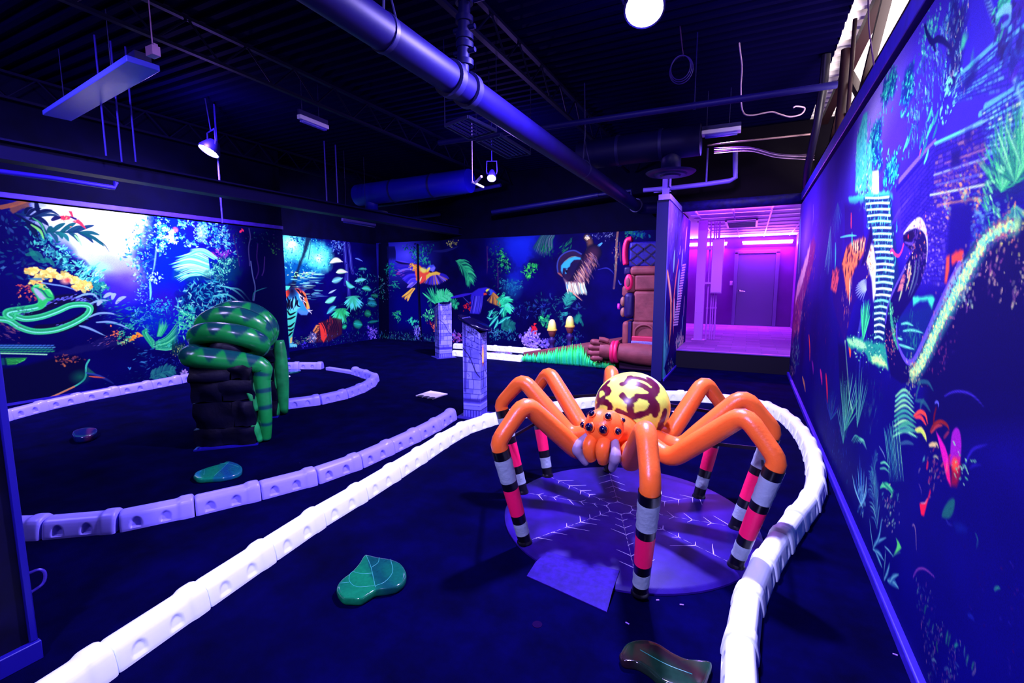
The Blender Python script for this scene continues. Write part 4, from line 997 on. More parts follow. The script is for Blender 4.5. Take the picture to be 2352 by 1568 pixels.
    # creepers hanging over the temple
    c.wk, c.lk, c.nk = 0.6, 0.7, 1.5
    c.scatter([(2110, 90), (2150, 30), (2150, 90), (2120, 130)], 160, (0.03, 0.07), teal + [(150, 240, 240)], (40, 80), 0.3); c.scatter([(2170, 0), (2215, 0), (2190, 60), (2170, 80)], 160, (0.03, 0.08), [(110, 210, 250), (40, 120, 230), (0, 20, 140)], (60, 110), 0.2)
    c.fill([(2185, 0), (2215, 0), (2218, 60), (2210, 120), (2196, 200), (2176, 210), (2172, 170), (2180, 110), (2168, 70), (2190, 30)], (2, 0, 122), 0.06, 0.95, ragged=0.06)
    c.scatter([(2165, 40), (2220, 30), (2210, 210), (2165, 215)], 240, (0.02, 0.06), [(150, 220, 230), (10, 0, 110), (60, 130, 220), (200, 170, 200), (0, 0, 120)], (60, 100), 0.25)
    c.scatter([(2095, 190), (2150, 90), (2180, 110), (2165, 230), (2120, 330), (2080, 350)], 420, (0.03, 0.09), [(60, 180, 200), (10, 40, 150), (120, 220, 220), (20, 90, 170), (30, 0, 140)], (50, 80), 0.2)
    c.curve([(2124, 58), (2130, 78), (2141, 97), (2152, 90), (2164, 92), (2178, 104), (2186, 118)], 0.05, (0, 0, 110), 1)
    c.curve([(2143, 96), (2146, 110), (2150, 118)], 0.03, (0, 0, 110), 1)
    for x, y in [(2086, 322), (2092, 300), (2118, 318), (2126, 330), (2133, 300), (2140, 286), (2136, 260), (2150, 268), (2148, 300), (2120, 345), (2128, 358), (2080, 330)]:
        c.curve([(x - 5, y + 16), (x + 1, y), (x + 5, y - 16)], 0.04, c.pick([(60, 190, 160), (90, 220, 200), (20, 110, 150)]), 0.95)
    c.curve([(2112, 356), (2114, 348), (2117, 340)], 0.02, (240, 80, 90), 0.9)
    c.fill([(2222, 168), (2230, 130), (2236, 110), (2236, 150), (2228, 164)], (40, 170, 160), 0.03, 0.9, ragged=0.02); c.fill([(2204, 120), (2212, 84), (2220, 90), (2214, 112)], (60, 200, 170), 0.03, 0.9, ragged=0.02)
    c.fill([(2208, 190), (2220, 170), (2244, 145), (2240, 180), (2215, 205)], (0, 0, 130), 0.05, 0.9, ragged=0.03); c.scatter([(2170, 230), (2182, 205), (2190, 200), (2172, 232)], 40, (0.03, 0.07), [(120, 240, 220)], asp=0.4)
    # facade
    c.fill([(2150, 336), (2264, 284), (2262, 430), (2140, 470)], (34, 14, 176), 0.05, 0.85)
    c.bricks([(2150, 336), (2266, 284), (2262, 458), (2140, 480)], 13, 9, (16, 4, 130), [(190, 120, 110), (90, 60, 200), (120, 90, 190), (230, 170, 120), (40, 30, 190)], 0.006, 0.6, 0.45)
    for x0, y0, x1, y1, col in [(2145, 402, 2268, 362, (150, 170, 240)), (2136, 448, 2262, 424, (190, 220, 200)), (2160, 470, 2250, 455, (220, 150, 110)), (2150, 425, 2262, 398, (80, 90, 220)), (2170, 375, 2268, 340, (140, 90, 160)), (2146, 330, 2205, 303, (90, 230, 215)), (2205, 303, 2265, 276, (120, 180, 250))]:
        c.stroke([(x0, y0), ((x0 + x1) / 2, (y0 + y1) / 2), (x1, y1)], 0.014, col, 0.85)
    c.scatter([(2165, 370), (2268, 325), (2262, 425), (2160, 455)], 240, (0.03, 0.06), [(150, 90, 120), (80, 50, 190), (200, 140, 110), (60, 30, 190), (40, 20, 180)], (15, 35), 0.3, 0.6)
    c.scatter([(2160, 455), (2262, 430), (2256, 470), (2164, 480)], 110, (0.03, 0.07), [(240, 170, 110), (160, 100, 130), (90, 60, 200), (120, 200, 190)], (5, 25), 0.4, 0.85)
    c.scatter([(2130, 480), (2172, 470), (2168, 660), (2120, 640)], 170, (0.02, 0.05), [(110, 90, 240), (190, 150, 190), (30, 20, 160)], (-5, 15), 0.4, 0.7)
    c.fill([(2186, 350), (2206, 342), (2204, 378), (2184, 386)], (12, 0, 120), 0.03, 0.9); c.fill([(2218, 300), (2232, 294), (2230, 330), (2216, 336)], (14, 0, 140), 0.03, 0.8)
    c.fill([(2262, 460), (2352, 400), (2352, 560), (2250, 560)], (6, 0, 150), 0.08, 0.85)
    c.fill([(2184, 470), (2234, 458), (2236, 520), (2220, 600), (2190, 640), (2170, 640), (2176, 560)], (8, 0, 140), 0.04, 0.97)
    c.fill([(2184, 584), (2196, 578), (2211, 580), (2210, 606), (2196, 600), (2188, 610), (2184, 604)], (255, 66, 66), 0.02, 0.95, ragged=0.02); c.fill([(2174, 590), (2181, 586), (2180, 620), (2174, 650), (2170, 648)], (255, 76, 60), 0.02, 0.95)
    c.scatter([(2240, 470), (2300, 440), (2290, 500), (2240, 560)], 90, (0.03, 0.07), [(60, 110, 200), (20, 60, 160), (110, 170, 220)], (0, 30), 0.35, 0.8)
    # plant growing on the ruin
    c.fill([(2262, 440), (2290, 380), (2330, 345), (2352, 345), (2352, 440), (2310, 450)], (0, 40, 100), 0.08, 0.8)
    gr = [(30, 150, 130), (90, 220, 150), (10, 90, 120), (150, 235, 190)]
    c.fan((2300, 440), 0.26, 30, 175, 34, 0.010, gr); c.fan((2332, 420), 0.26, 20, 160, 34, 0.010, gr); c.fan((2348, 385), 0.22, 40, 170, 24, 0.010, gr); c.fan((2330, 470), 0.16, 200, 330, 14, 0.009, gr, 0.8)
    c.scatter([(2262, 430), (2300, 400), (2300, 450), (2270, 470)], 60, (0.04, 0.09), gr, (20, 60), 0.2)
    # ledge and water behind the cobra
    c.fill([(2064, 720), (2140, 690), (2150, 700), (2110, 820), (2080, 820), (2062, 780)], (2, 30, 130), 0.06, 0.85)
    c.fill([(2096, 680), (2142, 678), (2150, 684), (2140, 712), (2130, 690), (2110, 694), (2098, 700)], (60, 220, 190), 0.015, 0.95, ragged=0.012)
    for q in [[(2070, 744), (2084, 742), (2098, 748)], [(2074, 760), (2095, 758), (2120, 764)], [(2062, 776), (2074, 780)], [(2062, 790), (2080, 796), (2100, 802)]]: c.curve(q, 0.02, (110, 230, 215), 0.85)
    c.scatter([(2080, 740), (2110, 740), (2100, 800), (2080, 800)], 50, (0.03, 0.07), [(20, 110, 130), (40, 150, 140)], (70, 110), 0.2, 0.8)
    # jaguar
    c.fill([(1908, 640), (1912, 618), (1930, 612), (1940, 575), (1952, 555), (1990, 546), (1999, 520), (2003, 520), (2006, 560), (2012, 590), (2010, 690), (2000, 690), (1985, 660), (1960, 700), (1940, 790), (1925, 740), (1915, 700)], (26, 4, 130), 0.03, 0.95)
    c.fill([(1934, 606), (1942, 572), (1955, 556), (1988, 548), (1984, 580), (1968, 610), (1955, 640), (1950, 690), (1942, 660)], (250, 110, 80), 0.04, 0.98, ragged=0.02)
    c.fill([(1908, 660), (1912, 622), (1928, 616), (1926, 640), (1920, 670)], (235, 80, 110), 0.04, 0.9, ragged=0.03)
    c.fill([(1955, 558), (1988, 549), (1982, 572), (1962, 580)], (255, 200, 170), 0.04, 0.8)
    c.fill([(1986, 590), (1998, 560), (2006, 566), (2012, 600), (2011, 670), (2006, 690), (2002, 640), (1994, 610)], (226, 236, 250), 0.03, 0.98, ragged=0.015)
    c.scatter([(1984, 600), (2000, 560), (2008, 590), (2000, 620)], 60, (0.03, 0.07), [(250, 150, 90), (40, 10, 80), (255, 220, 180)], asp=0.5)
    c.fill([(1978, 610), (1988, 575), (1996, 540), (2001, 519), (2004, 545), (1998, 570), (1990, 600)], (6, 0, 90), 0.02, 0.95)
    c.scatter([(1936, 605), (1948, 562), (1988, 550), (1980, 580), (1956, 640)], 66, (0.06, 0.12), [(24, 2, 60), (50, 4, 60)], (40, 120), 0.6, 0.95); c.scatter([(1910, 650), (1914, 620), (1928, 618), (1922, 655)], 30, (0.05, 0.1), [(40, 0, 90)], (40, 120), 0.5)
    c.scatter([(1936, 640), (1960, 630), (1950, 760), (1938, 720)], 70, (0.04, 0.12), [(250, 110, 80), (120, 20, 90), (255, 190, 150), (20, 0, 100)], (70, 100), 0.2, 0.8)
    c.curve([(1952, 640), (1952, 670), (1951, 700)], 0.06, (200, 220, 230), 0.8)
    for k in range(12):
        g = R(95 + k * 14); c.curve([(1990, 665), (1990 + 12 * math.cos(g), 660 - 16 * math.sin(g)), (1990 + 26 * math.cos(g), 668 - 26 * math.sin(g))], 0.022, (150, 170, 250), 0.85)
    c.fan((1984, 690), 0.5, 230, 300, 9, 0.02, [(40, 30, 200), (90, 110, 240)], 0.8)
    # bright bird and foliage by the opening
    c.fill([(1868, 545), (1874, 560), (1866, 610), (1850, 670), (1840, 720), (1836, 766), (1828, 760), (1820, 790), (1819, 740), (1826, 670), (1845, 608)], (150, 40, 130), 0.08, 0.7, ragged=0.06)
    c.fill([(1862, 555), (1856, 600), (1840, 660), (1826, 700), (1832, 650), (1846, 606)], (235, 190, 240), 0.07, 0.85, ragged=0.05)
    c.scatter([(1822, 760), (1832, 650), (1866, 550), (1872, 570), (1850, 690), (1832, 780)], 190, (0.08, 0.3), [(255, 120, 90), (250, 190, 190), (255, 70, 70), (240, 230, 255), (90, 20, 140)], (76, 96), 0.10, 0.95)
    c.scatter([(1850, 640), (1874, 560), (1868, 680), (1845, 760)], 80, (0.06, 0.2), [(250, 60, 70), (60, 10, 130), (255, 150, 110)], (78, 98), 0.12, 0.9)
    c.curve([(1838, 500), (1837, 560), (1834, 630)], 0.14, (120, 235, 250), 0.9); c.curve([(1868, 470), (1868, 500), (1866, 520)], 0.06, (150, 130, 255), 0.7)
    c.scatter([(1860, 480), (1930, 460), (1935, 620), (1870, 640)], 190, (0.04, 0.16), [(60, 20, 190), (110, 70, 240), (30, 0, 130), (40, 90, 200)], (80, 100), 0.15, 0.8)
    c.fan((1908, 520), 0.45, 230, 300, 14, 0.03, [(60, 130, 220), (40, 60, 200), (110, 190, 230)], 0.85); c.fan((1924, 465), 0.35, 200, 340, 10, 0.025, [(60, 130, 220), (40, 60, 200)], 0.8)
    c.curve([(1919, 560), (1919, 590), (1918, 620)], 0.1, (60, 190, 220), 0.85); c.curve([(1955, 490), (1955, 510), (1955, 525)], 0.05, (250, 60, 90), 0.9); c.curve([(1930, 545), (1950, 541), (1968, 541)], 0.03, (90, 220, 220), 0.8); c.curve([(1957, 535), (1957, 550), (1958, 565)], 0.06, (60, 200, 200), 0.8)
    for x0, y0, x1, y1, col in [(1858, 770, 1860, 830, (250, 60, 60)), (1884, 850, 1888, 884, (220, 30, 160)), (1897, 860, 1900, 925, (240, 30, 70)), (1865, 830, 1868, 860, (120, 20, 170)), (1950, 790, 1953, 820, (255, 90, 60)), (1843, 866, 1850, 900, (190, 120, 100))]:
        c.curve([(x0, y0), ((x0 + x1) / 2 + 1, (y0 + y1) / 2), (x1, y1)], 0.1, col, 0.9)
    c.scatter([(1816, 790), (1834, 780), (1836, 840), (1820, 848)], 110, (0.05, 0.16), [(120, 235, 190), (40, 150, 170), (200, 250, 210)], (80, 100), 0.2, 0.9); c.scatter([(1812, 840), (1826, 846), (1826, 860), (1814, 856)], 30, (0.06, 0.1), [(210, 190, 200), (150, 110, 150)], asp=0.6)
    c.scatter([(1850, 700), (1940, 700), (1945, 1000), (1880, 980), (1860, 860)], 220, (0.04, 0.14), [(60, 10, 170), (120, 20, 130), (10, 0, 90), (20, 60, 150), (150, 30, 110)], (75, 105), 0.14, 0.75)
    c.curve([(1941, 785), (1945, 840), (1949, 890), (1952, 920), (1958, 945)], 0.05, (170, 240, 200), 0.9, taper=False); c.fill([(1925, 790), (1942, 790), (1950, 900), (1956, 950), (1935, 960), (1928, 880)], (2, 0, 86), 0.05, 0.8)
    # fallen trunk catching light
    c.fill([(1944, 778), (1960, 772), (2000, 784), (2034, 790), (2040, 846), (2022, 842), (2000, 832), (1988, 812), (1960, 800), (1948, 794)], (30, 150, 150), 0.02, 0.95, ragged=0.02)
    c.fill([(1946, 780), (1966, 776), (1984, 788), (1990, 800), (1976, 800), (1954, 792)], (170, 245, 190), 0.02, 0.9, ragged=0.02); c.fill([(2000, 818), (2018, 814), (2038, 832), (2039, 848), (2018, 840), (2004, 832)], (200, 250, 170), 0.02, 0.95, ragged=0.02)
    c.scatter([(1945, 778), (2030, 790), (2040, 845), (1990, 815)], 120, (0.03, 0.1), [(60, 200, 170), (10, 70, 120), (200, 255, 220), (20, 110, 140)], (-30, 0), 0.2); c.fan((1982, 782), 0.26, 50, 130, 12, 0.04, [(20, 130, 120), (60, 210, 160)])
    c.scatter([(1940, 850), (2040, 850), (2030, 960), (1960, 960)], 130, (0.02, 0.07), [(20, 60, 140), (10, 0, 90), (90, 30, 120), (20, 100, 130)], (70, 110), 0.2, 0.7)
    # cobra
    c.wk, c.lk, c.nk = 1.0, 0.8, 1.0
    cob = [(2074, 541), (2086, 524), (2110, 509), (2128, 534), (2131, 568), (2127, 609), (2114, 652), (2093, 689), (2071, 721), (2059, 743), (2060, 783), (2075, 820), (2087, 835), (2100, 826), (2130, 764), (2154, 708), (2200, 614), (2244, 547), (2279, 518), (2315, 504), (2352, 502), (2420, 505), (2420, 900), (2300, 900), (2200, 900), (2140, 890), (2110, 886), (2095, 880), (2070, 880), (2046, 862), (2034, 788), (2032, 735), (2042, 689), (2060, 646), (2082, 603), (2095, 579), (2075, 558)]
    c.fill(cob, (3, 0, 98), 0.012, 1)
    c.fill([(2130, 800), (2180, 720), (2240, 640), (2352, 560), (2420, 560), (2420, 1000), (2120, 1000)], (1, 0, 92), 0.12, 0.95)
    c.stroke([(2076, 536), (2088, 523), (2110, 511), (2126, 532), (2130, 568), (2128, 600)], 0.034, (196, 186, 255), 0.97, prof=lambda t: 0.3 + 1.1 * math.exp(-((t - 0.4) / 0.22) ** 2))
    c.fill([(2100, 516), (2110, 511), (2121, 524), (2112, 528)], (220, 210, 255), 0.02, 0.9)
    c.scatter([(2076, 540), (2100, 524), (2122, 530), (2128, 600), (2112, 640), (2098, 580)], 260, (0.012, 0.03), [(60, 20, 170), (120, 60, 190), (10, 0, 90), (160, 110, 200)], asp=0.7, a=0.8); c.scatter([(2112, 528), (2124, 530), (2122, 542), (2114, 540)], 24, (0.014, 0.03), [(240, 140, 90), (190, 90, 90)], asp=0.7)
    c.fill([(2076, 544), (2090, 530), (2100, 532), (2100, 545), (2086, 556), (2078, 556)], (6, 0, 70), 0.012, 0.9); c.leaf(c.q((2086, 543)), 0.03, 0.6, 1.2, (200, 30, 80)); c.curve([(2078, 556), (2092, 560), (2100, 552)], 0.012, (90, 60, 200), 0.9)
    for q, col in [([(2090, 602), (2086, 620), (2084, 640)], (220, 200, 190)), ([(2092, 612), (2088, 640), (2080, 668)], (190, 190, 150)), ([(2104, 600), (2098, 640), (2086, 680)], (90, 110, 150)), ([(2112, 590), (2106, 640), (2090, 684)], (50, 60, 130)), ([(2074, 650), (2070, 672), (2064, 692)], (180, 200, 170))]:
        c.curve(q, 0.022, col, 0.85)
    for k in range(9): c.curve([(2062 + k * 1.2, 668 - k * 4), (2068 + k, 664 - k * 4), (2073 + k, 668 - k * 4)], 0.014, c.pick([(200, 110, 140), (120, 60, 120)]), 0.85)
    c.scatter([(2078, 612), (2090, 600), (2092, 625), (2082, 634)], 50, (0.012, 0.025), [(240, 210, 170), (220, 90, 110)], asp=0.8)
    c.stroke([(2034, 740), (2040, 700), (2056, 660), (2080, 612)], 0.02, (90, 70, 240), 0.9); c.stroke([(2044, 690), (2047, 730), (2053, 768), (2062, 800)], 0.04, (60, 190, 150), 0.75, prof=lambda t: math.sin(PI * (0.1 + 0.8 * t)))
    c.scatter([(2036, 760), (2058, 765), (2056, 808), (2042, 805)], 130, (0.012, 0.03), [(220, 120, 120), (130, 60, 130), (10, 0, 90)], (-20, 20), 0.6); c.scatter([(2044, 700), (2052, 700), (2062, 790), (2054, 790)], 130, (0.012, 0.028), [(120, 230, 160), (20, 110, 140)], asp=0.6)
    c.stroke([(2059, 745), (2061, 784), (2074, 818), (2087, 832), (2101, 823), (2130, 762), (2156, 704), (2202, 612)], 0.03, (96, 70, 250), 0.95, prof=lambda t: 0.45 + 0.9 * t)
    limb = [(2092, 858), (2108, 838), (2128, 800), (2150, 750), (2176, 700), (2204, 648), (2236, 590), (2262, 548), (2290, 526), (2330, 514)]
    lp = smooth_path(limb, 10)
    c.stroke([(2160, 715), (2190, 655), (2222, 598)], 0.075, (150, 140, 255), 0.9, prof=lambda t: math.sin(PI * (0.06 + 0.88 * t)))
    c.stroke([(x + 4, y + 2) for x, y in limb], 0.085, (60, 170, 165), 0.85, soft=0.05, prof=lambda t: 0.5 + 0.7 * math.sin(PI * min(1, t + 0.1)))
    c.stroke([(x + 5, y + 3) for x, y in limb], 0.035, (190, 235, 160), 0.8, soft=0.03)
    for k in range(2600):
        t = c.rng.rand() * (len(lp) - 2); i = int(t); p = lp[i] + (lp[i + 1] - lp[i]) * (t - i)
        d = lp[i + 1] - lp[i]; d = d / np.hypot(*d); w = c.rng.randn() * (6 + 8 * math.sin(PI * t / len(lp)))
        p = p + np.array([-d[1], d[0]]) * w + np.array([3, 2])
        g = math.exp(-(w / 11) ** 2)
        if c.rng.rand() < g + 0.12:
            c.leaf(c.q(p), 0.014 + 0.008 * t / len(lp), 0.75, 0.6, c.pick([(210, 250, 170), (120, 220, 190), (60, 160, 190), (230, 235, 150)] if g > 0.45 else [(110, 60, 140), (30, 60, 150), (150, 90, 140)]), 0.9)
    for poly, k, cols in [([(2262, 600), (2276, 580), (2300, 600), (2300, 640), (2290, 675), (2264, 660)], 70, [(150, 80, 150), (120, 50, 140), (220, 190, 170), (20, 0, 100)]), ([(2310, 660), (2330, 630), (2356, 620), (2356, 680), (2325, 690)], 60, [(140, 90, 150), (120, 50, 150), (210, 200, 170), (20, 0, 100)]), ([(2300, 510), (2352, 505), (2352, 540), (2300, 540)], 70, [(200, 190, 120), (230, 130, 120), (110, 60, 140)]), ([(2190, 660), (2230, 640), (2236, 680), (2215, 712)], 90, [(120, 170, 190), (110, 60, 150), (210, 200, 150)]), ([(2080, 840), (2110, 840), (2104, 890), (2088, 880)], 130, [(190, 220, 150), (90, 130, 140), (190, 110, 120)]), ([(2130, 850), (2180, 770), (2200, 780), (2150, 860)], 60, [(120, 40, 120), (30, 10, 120)])]:
        c.scatter(poly, k, (0.014, 0.035), cols, asp=0.6, a=0.85)
    c.curve([(2075, 562), (2071, 576), (2064, 587), (2056, 584), (2050, 575), (2045, 578)], 0.016, (250, 50, 140), 1, taper=False); c.curve([(2050, 575), (2047, 570), (2045, 564)], 0.01, (150, 60, 200), 0.9)
    # undergrowth
    c.wk, c.lk, c.nk = 0.6, 0.8, 1.3
    fern = [(60, 170, 140), (120, 225, 190), (20, 100, 120), (90, 190, 200)]
    c.view(1860, 840, 3.134)
    c.fan((250, 470), 0.42, 50, 140, 16, 0.02, fern, 0.85, squash=1.4); c.fan((240, 560), 0.3, 30, 120, 10, 0.018, fern, 0.75, squash=1.4)
    c.fan((150, 390), 0.25, 20, 150, 12, 0.016, [(20, 120, 150), (40, 60, 200)], 0.8, squash=1.5); c.fan((340, 440), 0.35, 60, 120, 12, 0.018, fern, 0.7, squash=1.3)
    for k in range(9): c.curve([(300 + k * 8, 540 + 8 * (k % 3)), (330 + k * 7, 500 + k * 4), (370 + k * 5, 540 + k * 8)], 0.014, c.pick(fern), 0.8)
    c.scatter([(380, 250), (470, 250), (470, 420), (410, 420)], 60, (0.03, 0.09), [(20, 80, 130), (60, 140, 150), (10, 10, 110)], (60, 120), 0.2, 0.7)
    c.scatter([(30, 380), (260, 420), (280, 800), (160, 780)], 190, (0.02, 0.07), [(20, 60, 190), (40, 110, 210), (10, 10, 140), (60, 160, 210)], (70, 110), 0.2, 0.6)
    bl = [(90, 170, 240), (40, 90, 210), (150, 220, 250)]
    for tx, ty in [(318, 815), (330, 780), (345, 720), (358, 645), (372, 730), (390, 745), (408, 800), (412, 860), (305, 780)]:
        c.curve([(372, 1005), ((372 + tx) / 2 + (tx - 360) * 0.2, (1005 + ty) / 2), (tx, ty)], 0.026, c.pick(bl), 0.9)
    c.scatter([(340, 930), (405, 930), (385, 1010), (365, 1010)], 60, (0.03, 0.07), bl, (60, 120), 0.2)
    for k in range(9):
        y = 175 + k * 36; w = 1 + 0.03 * k
        c.curve([(612 - 2 * k + 4, y + 45), (680, y - 2 + k), (745 + k * 4, y + 60 - k)], 0.024, c.pick([(110, 230, 200), (150, 235, 180), (60, 170, 160)]), 0.95); c.curve([(620, y + 55), (690, y + 12), (750, y + 66)], 0.01, (60, 110, 170), 0.7)
    for k in range(11):
        x = 535 + k * 10; c.curve([(x, 450 - k * 8 + (k % 2) * 30), (x + 18, 600), (x + 40, 830)], 0.013, c.pick([(70, 190, 190), (130, 230, 200), (40, 110, 170)]), 0.9)
    for q in [[(775, 130), (790, 115), (850, 120), (890, 180)], [(760, 250), (820, 260), (870, 330)], [(790, 130), (770, 200), (765, 250)], [(820, 240), (800, 280), (795, 320)]]: c.curve(q, 0.03, (30, 90, 130), 0.8)
    for q, col in [([(750, 360), (790, 330), (830, 350), (850, 420)], (250, 70, 70)), ([(760, 370), (800, 370), (840, 430)], (230, 60, 80)), ([(760, 460), (800, 455), (830, 500), (840, 540)], (230, 220, 130)), ([(770, 470), (805, 470), (840, 540)], (190, 220, 110)), ([(860, 572), (890, 565), (909, 580)], (220, 190, 150)), ([(640, 440), (700, 410), (760, 440)], (60, 160, 150)), ([(640, 470), (710, 460), (760, 470)], (60, 150, 160)), ([(650, 560), (700, 550), (750, 565)], (40, 80, 150))]:
        c.curve(q, 0.03, col, 0.95)
    for k in range(8): c.curve([(505 + k * 3, 880 - k * 6), (550 + k * 6, 845 + k * 10), (608 - k * 4, 900 + k * 8)], 0.024, c.pick([(60, 210, 160), (120, 235, 180), (20, 120, 130)]), 0.9)
    c.curve([(510, 700), (540, 695), (575, 730)], 0.02, (110, 230, 190), 0.9); c.curve([(505, 740), (540, 738), (575, 770)], 0.018, (90, 200, 180), 0.85); c.curve([(500, 580), (530, 630), (545, 670)], 0.016, (120, 160, 210), 0.8)
    c.frond([(485, 1180), (470, 1000), (440, 780)], 20, 0.16, 0.012, [(60, 140, 190), (110, 190, 210), (30, 60, 160)], sweep=40, a=0.85); c.frond([(480, 900), (460, 760), (480, 640)], 14, 0.1, 0.01, [(60, 150, 170), (40, 90, 160)], sweep=40, a=0.8)
    c.scatter([(530, 940), (640, 950), (650, 1080), (560, 1170)], 60, (0.02, 0.06), [(190, 220, 200), (170, 110, 170), (60, 130, 170)], (100, 150), 0.2)
    for q, w in [([(455, 1315), (480, 1270), (550, 1235)], 0.05), ([(455, 1320), (500, 1350), (532, 1400)], 0.05), ([(470, 1330), (500, 1400), (520, 1450)], 0.045), ([(545, 1330), (540, 1420), (530, 1530)], 0.016), ([(535, 1540), (560, 1480), (575, 1420)], 0.05), ([(470, 1290), (500, 1220), (520, 1090)], 0.05), ([(455, 1300), (440, 1200), (430, 1100)], 0.03), ([(540, 1300), (570, 1330), (600, 1370)], 0.02), ([(560, 1545), (600, 1555), (640, 1600)], 0.07), ([(575, 1560), (600, 1520), (640, 1500)], 0.05)]:
        c.stroke(q, w, (60, 130, 210), 0.9, prof=lambda t: math.sin(PI * (0.12 + 0.86 * t)), shade=(14, 40, 150)); c.curve(q, 0.007, (150, 220, 250), 0.8)
    c.fill([(620, 1240), (640, 1265), (660, 1308), (640, 1330), (605, 1360), (625, 1310), (630, 1280)], (90, 220, 130), 0.008, 0.95); c.curve([(595, 1372), (625, 1350), (655, 1340)], 0.008, (60, 150, 170), 0.8)
    c.fill([(790, 990), (825, 990), (850, 950), (868, 885), (870, 910), (850, 970), (820, 1080), (800, 1070)], (255, 24, 84), 0.008, 0.97); c.curve([(800, 988), (830, 985), (848, 955)], 0.006, (255, 190, 220), 0.9)
    c.curve([(850, 690), (846, 720), (840, 745)], 0.03, (220, 30, 80), 0.8); c.curve([(738, 1150), (750, 1145), (760, 1180), (765, 1260), (768, 1330)], 0.01, (220, 170, 180), 0.7); c.curve([(785, 850), (800, 890), (802, 930)], 0.008, (150, 110, 190), 0.7)
    c.curve([(745, 1510), (780, 1465), (830, 1462), (900, 1520)], 0.008, (130, 60, 190), 0.8)
    # bromeliad
    c.wk = 0.65
    c.view(2030, 860, 4.127)
    c.fill([(640, 860), (730, 850), (725, 960), (690, 1060), (640, 1050)], (150, 8, 70), 0.02, 0.9)
    c.fill([(495, 538), (530, 590), (580, 680), (612, 780), (622, 900), (632, 1050), (600, 990), (560, 820), (530, 680)], (214, 18, 196), 0.008, 0.98, smooth=False); c.fill([(575, 860), (615, 850), (630, 1040), (605, 990)], (255, 24, 100), 0.03, 0.85)
    c.fill([(626, 850), (632, 700), (645, 570), (670, 515), (695, 505), (720, 540), (735, 640), (730, 760), (715, 850), (680, 880)], (150, 22, 205), 0.008, 0.98, smooth=True); c.fill([(640, 850), (660, 800), (720, 790), (715, 860), (690, 900), (650, 890)], (240, 26, 90), 0.03, 0.85)
    c.blob((675, 855), (0.035, 0.03), (255, 90, 60), 0.9, 0.7); c.curve([(628, 860), (620, 780), (640, 760)], 0.012, (255, 40, 90), 0.8); c.curve([(600, 800), (598, 870), (610, 930)], 0.006, (255, 140, 190), 0.8)
    for q, col in [([(440, 540), (480, 470), (540, 445), (600, 480), (620, 530)], (150, 30, 40)), ([(450, 550), (500, 490), (560, 480)], (180, 50, 70)), ([(470, 470), (480, 380), (500, 300)], (110, 6, 40)), ([(570, 600), (600, 560), (620, 540)], (130, 30, 90))]:
        c.curve(q, 0.022, col, 0.9)
    c.curve([(485, 270), (500, 258), (518, 275), (515, 310)], 0.016, (90, 90, 250), 0.95)
    c.curve([(575, 205), (640, 170), (710, 158), (800, 175), (870, 220), (945, 300)], 0.012, (56, 36, 215), 0.9); c.curve([(770, 850), (810, 760), (860, 700), (980, 662)], 0.016, (40, 24, 200), 0.9); c.curve([(815, 890), (850, 862), (925, 855)], 0.012, (30, 20, 180), 0.8)
    c.scatter([(715, 840), (775, 840), (770, 915), (720, 920)], 26, (0.02, 0.05), [(180, 240, 210), (60, 150, 150)], (-30, 30), 0.25)
    c.fill([(548, 1350), (560, 1290), (600, 1215), (640, 1178), (668, 1180), (672, 1230), (655, 1310), (620, 1358), (580, 1360)], (22, 92, 118), 0.01, 0.95, smooth=True); c.curve([(590, 1370), (610, 1410), (650, 1430)], 0.008, (60, 60, 190), 0.7)
    c.fill([(660, 1410), (730, 1410), (790, 1460), (780, 1500), (690, 1490)], (6, 20, 150), 0.02, 0.8); c.scatter([(430, 760), (560, 800), (560, 1000), (470, 1000)], 40, (0.02, 0.06), [(190, 60, 110), (90, 20, 110), (200, 190, 180)], (100, 150), 0.2, 0.8)
    c.curve([(470, 660), (500, 655), (520, 700)], 0.016, (210, 190, 150), 0.9); c.curve([(470, 780), (495, 775), (520, 800)], 0.014, (180, 190, 160), 0.8); c.fill([(365, 830), (375, 790), (390, 765), (385, 810)], (90, 190, 190), 0.008, 0.8)
    # grasses low on the right
    c.view(2050, 1180, 4.04)
    c.scatter([(230, 620), (360, 680), (420, 1000), (620, 1160), (700, 1560), (340, 1580), (240, 1000)], 230, (0.01, 0.045), [(60, 90, 170), (120, 60, 160), (30, 30, 150), (90, 150, 170), (150, 110, 170)], (60, 130), 0.16, 0.8, feather=0.015)
